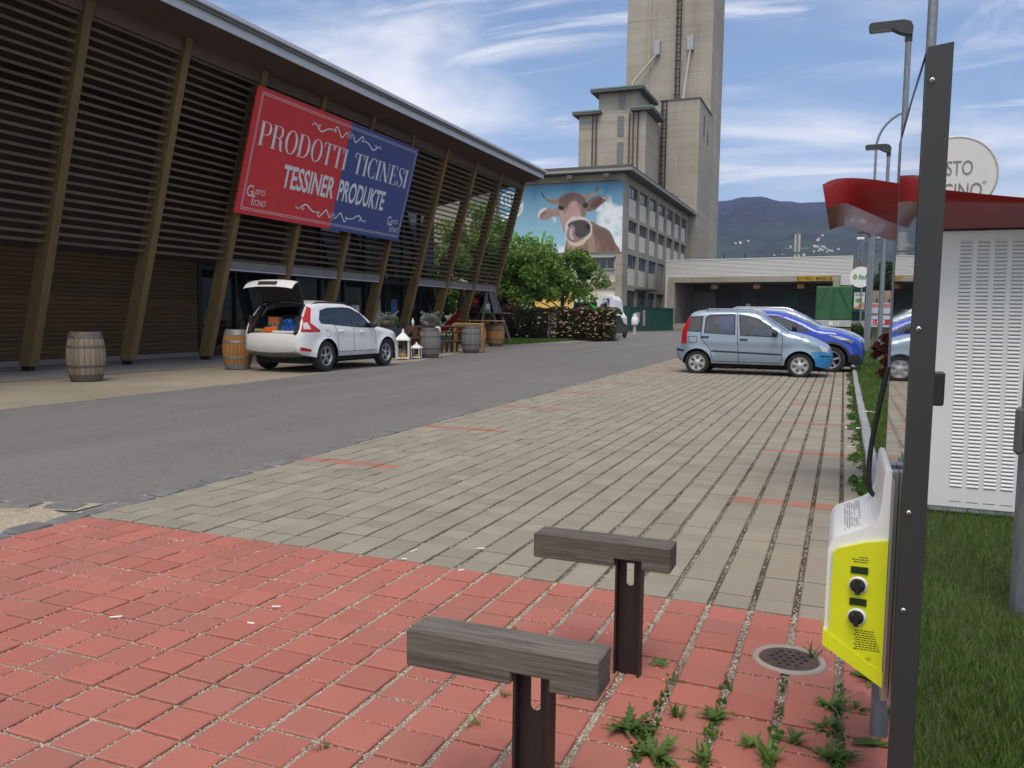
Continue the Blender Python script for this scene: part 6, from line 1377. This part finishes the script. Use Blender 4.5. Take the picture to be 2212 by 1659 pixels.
for r_ in range(7):
    v0 = -.024+.0065*r_; x = -.15
    while x < .15:
        l = rr_.uniform(.01, .035)
        if rr_.random() < .8: b.add([slf(x, v0, .002), slf(min(.16, x+l), v0, .002), slf(min(.16, x+l), v0+.0028, .002), slf(x, v0+.0028, .002)], [(0, 1, 2, 3)])
        x += l+.006
b.build('instruction_print', plain('print_grey', (.25, .26, .27), .6), cu_)['kind'] = 'stuff'
b = B(); b.tube(smooth_path([(.12, 2.50, 1.25), (.10, 2.5, 1.12), (.085, 2.5, 1.0), (.09, 2.5, .9), (.12, 2.5, .88)], 6), .007, 8); b.top('cable', DARK, 'black cable looping from the board into the charging unit', 'cable')
# ------------------------------------------------------------------ leaning rails: weathered beams on steel posts
WEA = wood('weathered_beam', (.075, .062, .052), (.205, .185, .16), (1.4, 20, 34), .85, .7); STP = plain('brown_steel', (.020, .014, .012), .5, var=.2, scale=14)
def tpost(label, x, y, h, x0, x1, zb):
    t = thing('leaning_rail', label, 'bike stand', (x, y, 0), 0, 'wooden leaning rails on the red paving')
    nw = .046; nz_ = zb+.032
    b = B(); b.box(x0, x1, -.06, .06, nz_, h, .004); b.box(x0, -nw-.006, -.06, .06, zb, nz_+.006, .004); b.box(nw+.006, x1, -.06, .06, zb, nz_+.006, .004); b.box(-nw-.01, nw+.01, .01, .06, zb+.002, nz_+.004)
    bm_ = b.build('beam', WEA, t)
    b = B()                                   # channel-section post with a round-ended slot at the top
    for sx in (-1, 1): b.box(sx*nw-.004, sx*nw+.004, -.045, .008, -.04, nz_-.001)
    xo, rs = nw-.004, .0145; z0s = zb-.066; z0o = z0s-rs-.002
    b.box(-xo, -rs, -.012, -.004, z0o, nz_-.001); b.box(rs, xo, -.012, -.004, z0o, nz_-.001)
    for i in range(10):
        a0, a1 = math.pi+math.pi*i/10, math.pi+math.pi*(i+1)/10; P0, P1 = (rs*math.cos(a0), z0s+rs*math.sin(a0)), (rs*math.cos(a1), z0s+rs*math.sin(a1))
        b.prism([P0, P1, (P1[0], z0o), (P0[0], z0o)], lambda a, c, d: (a, d, c), -.012, -.004)
    b.box(-nw+.004, nw-.004, -.012, -.004, -.04, z0o); b.build('steel_post', STP, t)
    b = B(); b.box(-.075, .075, -.06, .055, -.02, .008, .004); b.build('base_plate', STP, t); return t
tpost('weathered wooden leaning rail nearest the camera, on a dark steel post', -.70, 1.94, .535, -.355, .18, .435)
tpost('weathered wooden leaning rail farther back, beside the grey paving', -.71, 3.0, .535, -.375, .16, .44)
# ------------------------------------------------------------------ drain cover
dr = thing('drain_cover', 'round rusty drain cover in a pale concrete ring among the red pavers', 'drain cover', (*DRAIN, 0))
b = B(); b.lathe([(.115, .018), (.118, .027), (.138, .027), (.142, .018)], n=44); b.build('concrete_ring', MORT, dr)
b = B(); b.lathe([(0, .026), (.105, .026), (.115, .022)], n=44); lid = b.build('lid', plain('rusty_lid', (.085, .055, .042), .8, .2, .35, 20, .4), dr)
for i in range(-2, 3):
    for j in range(-2, 3):
        x, y = i*.032+(.016 if j % 2 else 0), j*.032
        if math.hypot(x, y) < .085: b = B(); b.lathe([(0, .0266), (.0095, .0266)], (x, y, 0), 10); b.build('hole', UNDER, lid)
# ------------------------------------------------------------------ litter
LIT = plain('litter_white', (.70, .70, .66), .8)
LT = [(-1.9, 4.26, .05, .012, .5, 'white cigarette butt on the grey paving left of the far leaning rail'), (-2.23, 4.06, .045, .012, 1.2, 'white stub lying on the grey paving, leftmost of the pair'), (-2.2, 3.9, .03, .012, .2, 'white scrap on the seam of red and grey paving'), (-1.83, 3.85, .035, .012, .9, 'white stub just inside the red paving by the seam'),
      (-2.37, 3.01, .04, .02, .4, 'pale blue scrap of paper on the red paving'), (-2.34, 2.8, .035, .02, .1, 'small white scrap on the red paving, below the blue scrap'), (-2.93, 2.62, .05, .012, .7, 'long white stub in the red paving at left'), (.16, 11.0, .18, .11, .1, 'crumpled white paper by the kerb'), (.40, 12.5, .2, .05, -.5, 'white strip of paper on the lawn edge'), (.13, 9.4, .08, .03, .3, 'small pale scrap in the weeds by the kerb')]
for x, y, l, w_, a, lb in LT:
    b = B()
    if l < .09: b.tube([(-l/2, 0, .004), (l/2, 0, .004)], .0045, 8)
    else:
        n = 6; b.add([((i/n-.5)*l*(1+.1*math.sin(j*3)), (j/3-.5)*w_, .006+.012*abs(math.sin(i*1.7+j*2.1))) for i in range(n+1) for j in range(4)], [(i*4+j, i*4+j+1, i*4+j+5, i*4+j+4) for i in range(n) for j in range(3)])
    o = b.top('litter', LIT, lb, 'litter', 'bits of litter'); o.location = (x, y, .022 if x < .2 else .08); o.rotation_euler = (0, 0, a)
b = B(); b.lathe([(.13, 0), (.15, .02), (.15, .20), (.13, .22)], (0, 0, 0), 24, 'x'); b.lathe([(0, .1), (.09, .1)], (0, 0, 0), 14, 'x')
# ------------------------------------------------------------------ vegetation
BARK = plain('bark', (.075, .058, .042), .9, var=.4, scale=12, bump=.6, bscale=20)
def leafmat(name, a, b_, c3, trans=.35):
    t = Mt(name); r_ = t.rand(); n = t.noise(t.pos(), .9, 4); c = t.mix(r_, a, b_); c = t.mix(t.ramp(n, .45, .7, 0, .7), c, c3)
    c = t.mix(1, c, t.mix(t.ramp(t.noise(t.pos(), 2.6, 3), .35, .65), (.62,)*3, (1.2,)*3), 'MULTIPLY'); t.color(c).set(Roughness=.55, Specular_IOR_Level=.3)
    ms = t.new('ShaderNodeMixShader'); ms.inputs[0].default_value = trans; tl = t.new('ShaderNodeBsdfTranslucent'); t.l.new(c, tl.inputs[0]); t.l.new(t.b.outputs[0], ms.inputs[1]); t.l.new(tl.outputs[0], ms.inputs[2]); t.l.new(ms.outputs[0], t.n['Material Output'].inputs[0]); return t.m
MAPLE = leafmat('maple_leaf', (.10, .20, .030), (.18, .30, .055), (.24, .34, .08)); DKLF = leafmat('dark_leaf', (.025, .055, .014), (.05, .10, .025), (.07, .12, .03)); COPP = leafmat('copper_leaf', (.045, .022, .016), (.085, .04, .026), (.06, .05, .025), .2)
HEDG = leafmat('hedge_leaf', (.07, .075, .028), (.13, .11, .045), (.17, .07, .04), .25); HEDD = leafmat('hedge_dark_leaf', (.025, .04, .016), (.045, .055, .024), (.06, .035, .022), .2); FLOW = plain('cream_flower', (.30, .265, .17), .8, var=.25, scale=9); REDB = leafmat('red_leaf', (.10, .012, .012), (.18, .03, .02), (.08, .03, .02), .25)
def leafcloud(P, D, s0, s1, g, five=True):
    """P leaf points, D outward directions; diamonds folded along the rib; returns V,F"""
    n = len(P); s = g.uniform(s0, s1, n)[:, None]; d = D+g.normal(0, .45, (n, 3)); d /= np.linalg.norm(d, axis=1)[:, None]; d[:, 2] -= .25
    r_ = np.cross(d, g.normal(0, 1, (n, 3))); r_ /= np.linalg.norm(r_, axis=1)[:, None]+1e-9; nn = np.cross(d, r_)
    A = P; Bq = P+d*s*.5+r_*s*.45+nn*s*.12; Cq = P+d*s; Dq = P+d*s*.5-r_*s*.45+nn*s*.12
    V = np.stack([A, Bq, Cq, Dq], 1).reshape(-1, 3); F = np.arange(4*n).reshape(n, 4); return V, F
def tree(name, label, x, y, h, r, zc0, leafm, nl, seed, s0=.10, s1=.2, clumps=46, squash=1.0, group='trees beyond the shop', lean=(0, 0), sub=1.0):
    g = np.random.default_rng(seed); t = thing(name, label, 'tree', (x, y, 0), 0, group)
    b = B(); rt_ = .028*h; tips = []; zt = zc0+(h-zc0)*.55
    b.tube([(0, 0, -.1), (.03*h*lean[0], 0, zc0*.6), (lean[0]*.05*h, lean[1]*.05*h, zt), (lean[0]*.08*h, 0, h*.93)], [rt_*1.25, rt_*.9, rt_*.5, rt_*.1], 10)
    cz = (zc0+h)/2; hz_ = (h-zc0)/2; C_l = []
    for i in range(clumps):
        ph = g.random()*2*math.pi; ct = g.uniform(-1, 1); rr = g.random()**.45; zf = ct*rr
        prof_ = math.sqrt(max(.05, 1-zf*zf))*(1.15-.35*zf); c = np.array([math.cos(ph)*r*rr*prof_*squash, math.sin(ph)*r*rr*prof_, cz+hz_*zf]); C_l.append((c, r*g.uniform(.22, .40)*sub))
        if i % 2 == 0:
            z0 = min(zt, max(zc0*.75, c[2]-.6*np.hypot(c[0], c[1]))); m1 = Vector((c[0]*.5, c[1]*.5, z0+(c[2]-z0)*.6)); b.tube([(0, 0, z0), m1, Vector(c)], [rt_*.35, rt_*.22, .012], 5)
    b.build('trunk', BARK, t)
    per = nl//clumps; Ps = []; Ds = []
    for c, rc in C_l:
        q = g.normal(0, 1, (per, 3)); q /= np.linalg.norm(q, axis=1)[:, None]; rad = rc*g.random(per)[:, None]**.4; pp = c+q*rad*np.array([1, 1, .7]); Ps.append(pp); Ds.append(q+np.array([0, 0, .1]))
    V, F = leafcloud(np.concatenate(Ps), np.concatenate(Ds), s0, s1, g); me = npmesh('crown', V, F, leafm); link('crown', me, t); return t
tree('maple_tree', 'tall leafy maple seen through the slats at the end of the shop', -21.0, 45.5, 8.0, 2.5, 1.4, MAPLE, 15000, 11, .13, .24, 60)
tree('maple_tree', 'second green maple, right behind the last leaning post', -18.4, 46.5, 6.0, 2.2, 1.5, MAPLE, 13000, 12, .13, .24, 56)
tree('young_maple', 'young bright green maple in front of the mill, over the hedge', -16.9, 50.5, 5.9, 2.35, 1.9, MAPLE, 6500, 13, .14, .26, 40, sub=.8)
tree('dark_tree', 'dark evergreen tree behind the playground', -24.5, 44, 6.2, 3.0, .3, DKLF, 12000, 14, .12, .22, 50)
tree('copper_beech', 'dark copper-leaved tree trunk-high mass beside the playground', -18.6, 42.5, 3.7, 1.15, .2, COPP, 9000, 15, .08, .15, 40)
tree('round_tree', 'small round grey-green tree at the far end of the shop', -20.3, 39.0, 2.9, .9, .9, DKLF, 4000, 16, .06, .12, 30)
tree('far_tree', 'bushy dark green tree above the tan wall', 4.1, 74, 6.4, 2.2, .8, DKLF, 9000, 17, .16, .3, 44, group='trees behind the walls')
tree('far_tree', 'lighter green tree at the right of the tan wall', 7.0, 80, 6.6, 2.6, .8, MAPLE, 7000, 18, .16, .3, 40, group='trees behind the walls')
# hedge with cream flower heads
def hedge_geo(x0, x1, yf, depth, h, n, seed, lm, nf, name, label, base):
    g = np.random.default_rng(seed); t = thing(name, label, 'hedge', base, 0)
    def surf(k):
        u = g.random(k); side_ = g.random(k); X = x0+(x1-x0)*u; top_h = h*(1+.05*np.sin(u*17)+.04*np.sin(u*41+1))
        bul = .16*np.sin(u*23)+.10*np.sin(u*51+2)
        on = side_ < .62; Z = np.where(on, g.random(k)**.9*top_h, top_h-.15*g.random(k)); Yb = np.where(on, yf-bul-.12*np.sin(Z/h*3.1)-g.random(k)*.1, yf+g.random(k)*depth)
        D = np.where(on[:, None], np.array([0, -1, .3]), np.array([0, -.2, 1])); return np.stack([X-base[0], Yb-base[1], Z-base[2]], 1), D
    P, D = surf(n); V, F = leafcloud(P, D.astype(float), .06, .13, g); link('foliage', npmesh('foliage', V, F, lm), t)
    b = B(); b.box(x0-base[0]+.3, x1-base[0]-.5, yf-base[1]+.25, yf-base[1]+depth, .05, h*.88); b.build('twig_core', BARK, t)
    P, D = surf(nf); keep = P[:, 2] > .15; P = P[keep]; V = []; F = []
    for i, p_ in enumerate(P):
        a = np.linspace(0, 2*np.pi, 7)[:-1]; rr = g.uniform(.05, .10); c = p_+np.array([0, -.08, .03]); ring = np.stack([c[0]+rr*np.cos(a), c[1]+.35*rr*np.sin(a)-.03, c[2]+.45*rr*np.sin(a)], 1); o = len(V)*1; V += [c+np.array([0, -.05, .04])]+list(ring); F += [(o, o+1+j, o+1+(j+1) % 6) for j in range(6)]
    if V: link('flower_heads', npmesh('flower_heads', np.array(V), np.array(F), FLOW, 3), t)['kind'] = 'stuff'
    return t
hedge_geo(-15.9, -11.9, 45.3, 1.3, 1.78, 17000, 21, HEDG, 230, 'flowering_hedge', 'clipped reddish hedge dotted with cream flower heads', (-13.9, 45.3, 0))
hedge_geo(-20.0, -15.7, 44.3, 1.5, 1.7, 11000, 22, HEDD, 40, 'dark_hedge', 'darker-leaved stretch of hedge left of the flowering hedge', (-17.8, 44.3, 0))
tree('hedge_shrub', 'taller bronze shrub rising from the right end of the hedge', -12.75, 45.9, 2.25, .45, .5, COPP, 2600, 23, .06, .12, 24, group='bronze shrubs')
tree('red_shrub', 'dark red shrub beside the lamp posts on the lawn', 1.12, 25.5, 1.15, .24, .15, REDB, 2600, 24, .04, .08, 24, group='red shrubs on the lawn')
tree('red_shrub', 'lower red shrub nearer the camera, at the foot of the tallest lamp post', 1.02, 19.8, .75, .2, .05, REDB, 1600, 25, .04, .08, 18, group='red shrubs on the lawn')
tree('green_bush', 'low green bush at the end of the lawn by the wall', .9, 62, 1.0, .8, .1, DKLF, 2500, 26, .08, .15, 18, group='low bushes')
# light green ground cover patch by the lamp post
g = np.random.default_rng(31)
def leafpatch(name, label, x0, x1, y0, y1, z0, z1, n, m_, s0, s1, kind='stuff', clump=False):
    P = np.stack([g.uniform(x0, x1, n), g.uniform(y0, y1, n), z0+(z1-z0)*g.random(n)], 1)
    if clump: cs = g.uniform(y0, y1, 60); P[:, 1] = cs[g.integers(0, 60, n)]+g.normal(0, .09, n); P[:, 0] += .05*np.sin(P[:, 1]*5); D = np.tile(np.array([0, -.2, 1.]), (n, 1)); V, F = leafcloud(P, D, s0, s1, g); o = link(name, npmesh(name, V, F, m_)); setp(o, label, 'ground cover', kind=kind); return o
LCOV = leafmat('pale_cover_leaf', (.09, .19, .03), (.15, .27, .05), (.2, .3, .08)); CLOV = leafmat('clover_leaf', (.06, .14, .02), (.10, .20, .035), (.13, .23, .05))
leafpatch('ground_cover', 'patch of light green ground cover below the nearest lamp post', .42, 1.5, 13.2, 15.6, .05, .22, 2600, LCOV, .04, .09)
leafpatch('clover', 'clover leaves scattered through the lawn', .26, 1.7, 1.6, 6.5, .04, .10, 7500, CLOV, .022, .052)
leafpatch('kerb_weeds', 'low weeds growing along the parking side of the kerb', .15, .26, 5.2, 22, .01, .06, 2600, CLOV, .02, .05, clump=True)
# grass blades
def blades(name, label, X, Y, Z, h0, h1, wd, m_):
    n = len(X); a = g.uniform(0, 6.28, n); h = g.uniform(h0, h1, n); ln = g.uniform(.1, .7, n)*h; la = g.uniform(0, 6.28, n)
    P = np.stack([X, Y, Z], 1); w_ = np.stack([np.cos(a), np.sin(a), 0*a], 1)*wd; tip = P+np.stack([np.cos(la)*ln, np.sin(la)*ln, h], 1); mid = P+np.stack([np.cos(la)*ln*.35, np.sin(la)*ln*.35, h*.6], 1)
    V = np.stack([P-w_, P+w_, mid+w_*.7, tip, mid-w_*.7], 1).reshape(-1, 3); o5 = np.arange(n)*5
    F = np.stack([o5, o5+1, o5+2, o5+3, o5+4], 1); o = link(name, npmesh(name, V, F, m_, 5)); setp(o, label, 'grass', kind='stuff')
def lzv(x, y): return .04+.012*np.sin(x*3+y*2.1)+.03*np.clip(x-.35, 0, 1)+.008*np.sin(7*x-3*y)
n = 60000; Y = 1.2+g.random(n)**1.6*8; X = np.where(Y < 4.4, .25, .36)+g.random(n)*(.25+.22*Y); blades('grass', 'short green lawn grass right of the kerb', X, Y, lzv(X, Y)-.005, .022, .07, .0016, BLADE)
n = 45000; Y = 8+g.random(n)**1.3*30; X = .36+g.random(n)*(.3+.12*Y); blades('far_grass', 'lawn grass running along the lamp posts', X, Y, lzv(X, Y)-.005, .04, .10, .005, BLADE)
n = 9000; Y = g.uniform(36, 45, n); X = g.uniform(-18, -14.3, n); blades('verge_grass', 'grass verge at the foot of the hedge', X, Y, 0*X, .05, .12, .012, BLADE)
# weeds in the joints
n = 420; jc = g.integers(0, 4, n); P = np.stack([np.array([-.537, -.344, -.151, .042])[jc]+g.normal(0, .012, n), np.array([2.40, 2.47, 2.55, 2.62, 2.78, 2.98])[g.integers(0, 6, n)]+.05*jc+g.normal(0, .035, n), .014+.02*g.random(n)], 1); V, F = leafcloud(P, np.tile(np.array([0, 0, 1.]), (n, 1)), .01, .028, g)
o = link('joint_seedlings', npmesh('joint_seedlings', V, F, CLOV)); setp(o, 'tiny seedlings sprouting along the paving joints', 'seedlings', kind='stuff')
WEED = leafmat('weed_leaf', (.08, .15, .03), (.14, .23, .05), (.17, .24, .07), .35)
WD = [(-.63, 3.12, .07, 'flat', 'broad-leaved weed in the paving right of the far leaning rail'), (-.60, 2.56, .11, 'rosette', 'large leafy weed rosette in the red paving'), (-.47, 2.72, .07, 'upright', 'thin upright weed above the large rosette'), (-.48, 2.44, .10, 'rosette', 'leafy weed at the lower picture edge, left of the others'), (-.35, 2.75, .08, 'rosette', 'toothed weed between two red pavers'), (-.34, 2.46, .09, 'upright', 'upright weed at the lower picture edge'),
      (-.16, 2.55, .10, 'upright', 'tall upright weed near the bottom centre-right'), (-.09, 2.69, .09, 'upright', 'two-bladed weed below the drain cover'), (.02, 3.01, .09, 'rosette', 'bushy weed left of the charging unit foot'), (.01, 2.84, .07, 'rosette', 'small weed beneath the bushy weed in the same joint'), (.03, 2.64, .10, 'rosette', 'weed at the bottom right beside the board post'), (.11, 3.02, .06, 'rosette', 'low weed tuft in a cross joint by the charging unit'), (.15, 2.80, .07, 'flat', 'dark leaf weed close to the board foot'),
      (-.09, 2.86, .06, 'flat', 'flat weed in the cross joint below the drain'), (-.05, 3.43, .10, 'tuft', 'spiky grass tuft on the edge of the drain cover'), (-1.08, 2.39, .07, 'tuft', 'thin weed in the paving left of the near leaning rail'), (-1.07, 2.62, .05, 'tuft', 'small weed left of the near steel post'), (-.85, 2.70, .06, 'tuft', 'tiny weed between the two leaning rails'), (-1.27, 3.22, .04, 'tuft', 'small weed behind the near beam'), (-1.45, 2.06, .06, 'tuft', 'thin weed at the lower picture edge, left of centre'), (.16, 3.3, .10, 'rosette', 'weed under the yellow box beside the foot tube'), (-.22, 2.62, .06, 'rosette', 'little weed between the two-bladed weed and the toothed weed')]
for x, y, s, kind_, lb in WD:
    b = B(); rn = random.Random(int(abs(x*1000+y*77)))
    nl_ = {'flat': 12, 'rosette': 40, 'upright': 16, 'tuft': 26}[kind_]
    for i in range(nl_):
        a = rn.random()*6.28; el = {'flat': rn.uniform(.05, .4), 'rosette': rn.uniform(.1, 1.1), 'upright': rn.uniform(.7, 1.4), 'tuft': rn.uniform(.6, 1.4)}[kind_]; l = s*rn.uniform(.35, 1.3); d = Vector((math.cos(a)*math.cos(el), math.sin(a)*math.cos(el), math.sin(el))); sd_ = Vector((-math.sin(a), math.cos(a), 0)); wd = l*({'tuft': .025, 'upright': .075, 'rosette': .13, 'flat': .26}[kind_])*rn.uniform(.7, 1.2)
        n = 11 if kind_ in ('rosette', 'upright') else 5; vs = []; bend = rn.uniform(.2, .55)
        for j in range(n+1):
            q = j/n; wv_ = wd*math.sin(math.pi*(.08+.90*q)**.75)*((.35 if j % 2 else 1.15) if kind_ == 'rosette' else 1); c = d*l*q+Vector((0, 0, -l*bend*q*q))+sd_*l*.12*math.sin(q*2+i); c.z = max(c.z, .004); vs += [c+sd_*wv_+Vector((0, 0, wv_*.35)), c, c-sd_*wv_+Vector((0, 0, wv_*.35))]
        b.add(vs, [(3*j+k_, 3*j+k_+1, 3*j+k_+4, 3*j+k_+3) for j in range(n) for k_ in (0, 1)], True)
    o = b.top('weed', WEED, lb, 'weed', 'weeds in the paving joints'); o.location = (x, y, .012)
# ------------------------------------------------------------------ mountains
FOR = Mt('forest_slope'); p = FOR.pos(); n = FOR.noise(p, .004, 9, .62); n2_ = FOR.noise(p, .03, 6, .7); sp = FOR.new('ShaderNodeSeparateXYZ'); FOR.l.new(p, sp.inputs[0])
c = FOR.mix(FOR.ramp(n2_, .3, .7), (.022, .028, .018), (.075, .08, .042)); c = FOR.mix(FOR.math('MULTIPLY', FOR.ramp(sp.outputs[2], 330, 60), FOR.ramp(n, .35, .6)), c, (.10, .16, .045)); c = FOR.mix(FOR.math('MULTIPLY', FOR.ramp(sp.outputs[2], 360, 460), FOR.ramp(n, .45, .6)), c, (.07, .055, .045))
FOR.color(c).set(Roughness=.95, Specular_IOR_Level=.05).bump(n2_, 1.0, 25); FOR = FOR.m
def ridge_h(x): 
    return float(np.interp(x, [-4000, -2400, -1500, -900, -513, -471, -414, -376, -351, -326, -288, -251, -227, -187, -151, -97, 60, 350, 700, 1200, 2200, 4000], [380, 430, 470, 490, 502, 502, 514, 510, 515, 510, 495, 490, 491, 481, 481, 482, 470, 430, 460, 520, 420, 300]))
NX_, NY_ = 240, 80; gm = np.random.default_rng(5); nz1 = fnoise((NY_, NX_), 5, 41); nz2 = fnoise((NY_, NX_), 14, 42); V = []
for j in range(NY_):
    q = j/(NY_-1); yv = 1450+2150*q
    for i in range(NX_):
        x = -3200+6000*i/(NX_-1); H_ = ridge_h(x*3600/max(1450, yv)*1.0); base_ = H_*(q**1.15)
        spur = 90*math.sin(math.pi*q)*(math.exp(-((x+60+210*q)/190)**2)*.9+.5*math.exp(-((x+330)/120)**2)*(q < .7)-.45*math.exp(-((x+190)/90)**2))
        V.append((x, yv, -6+base_+spur+(nz1[j, i]-.5)*210*math.sin(math.pi*min(1, q*1.0))*.9+(nz2[j, i]-.5)*80*math.sin(math.pi*q)+(gm.random()-.5)*3))
for i in range(NX_): V.append((-3200+6000*i/(NX_-1), 5200, -6))
F = [(j*NX_+i, j*NX_+i+1, (j+1)*NX_+i+1, (j+1)*NX_+i) for j in range(NY_) for i in range(NX_-1)]
me = npmesh('mountain', np.array(V), np.array(F), FOR); me.polygons.foreach_set('use_smooth', [True]*len(me.polygons)); o = link('mountain', me); setp(o, kind='structure')
from mathutils.bvhtree import BVHTree
bv = BVHTree.FromPolygons([Vector(v) for v in V], [tuple(f) for f in F])
HW = plain('village_wall', (.75, .73, .68), .8); HR = plain('village_roof', (.25, .14, .10), .8); hm = None
for i, (hx, hz) in enumerate([(-268, 193), (-256, 194), (-237, 198), (-133, 182), (-66, 201), (-69, 197), (-58, 208), (-76, 182), (-70, 181), (-60, 182), (-66, 171), (-58, 172), (-51, 177), (-43, 172), (-36, 169), (-48, 185), (-77, 169), (-100, 161), (-152, 162), (-171, 161), (-20, 173), (-62, 175), (-47, 168), (-55, 180)]):
    d = (Vector((hx, 2200, hz))-CAM_POS).normalized(); hit = bv.ray_cast(CAM_POS, d)[0]
    if hit is None: continue
    if hm is None:
        b = B(); b.box(-6, 6, -5, 5, -6, 7); wm_ = b.mesh('wall', HW); b = B(); b.prism([(-7, 7), (7, 7), (0, 11)], lambda a, c, d_: (a, d_, c), -5.6, 5.6); rm_ = b.mesh('roof', HR); hm = 1
    t = thing('hillside_house', 'tiny pale house in the village on the mountain slope', 'house', hit, random.uniform(-.5, .5), 'village houses on the mountain'); link('wall', wm_, t); link('roof', rm_, t)
    t.scale = (random.uniform(.3, .6),)*3
# utility poles behind the shed
for i, (x, lb) in enumerate(((-22.0, 'thin utility pole just right of the silo'), (-12.4, 'dark utility pole with insulators above the shed roof'), (-10.2, 'second dark utility pole above the shed roof'))):
    t = thing('utility_pole', lb, 'pole', (x*1.9, 175, 0), 0, 'utility poles'); b = B(); b.tube([(0, 0, 0), (0, 0, 14.3+.2*i)], .12, 6); b.build('pole', DARK, t); b = B(); b.box(-.9, .9, -.06, .06, 13.4, 13.55); b.build('crossarm', DARK, t)
# ------------------------------------------------------------------ haze
hz_m = bpy.data.materials.new('haze'); hz_m.use_nodes = True; hn = hz_m.node_tree; hn.nodes.clear(); ho = hn.nodes.new('ShaderNodeOutputMaterial'); pv = hn.nodes.new('ShaderNodeVolumePrincipled')
pv.inputs['Density Attribute'].default_value = ''; pv.inputs['Color'].default_value = (.36, .48, 1.0, 1); pv.inputs['Density'].default_value = .00014; pv.inputs['Anisotropy'].default_value = .2; hn.links.new(pv.outputs[0], ho.inputs['Volume'])
b = B(); b.box(-6100, 6100, -450, 9100, -7.5, 640); o = b.build('haze', hz_m); setp(o, kind='stuff', label='thin blue haze in the air', cat='haze')
hz_m.cycles.homogeneous_volume = True
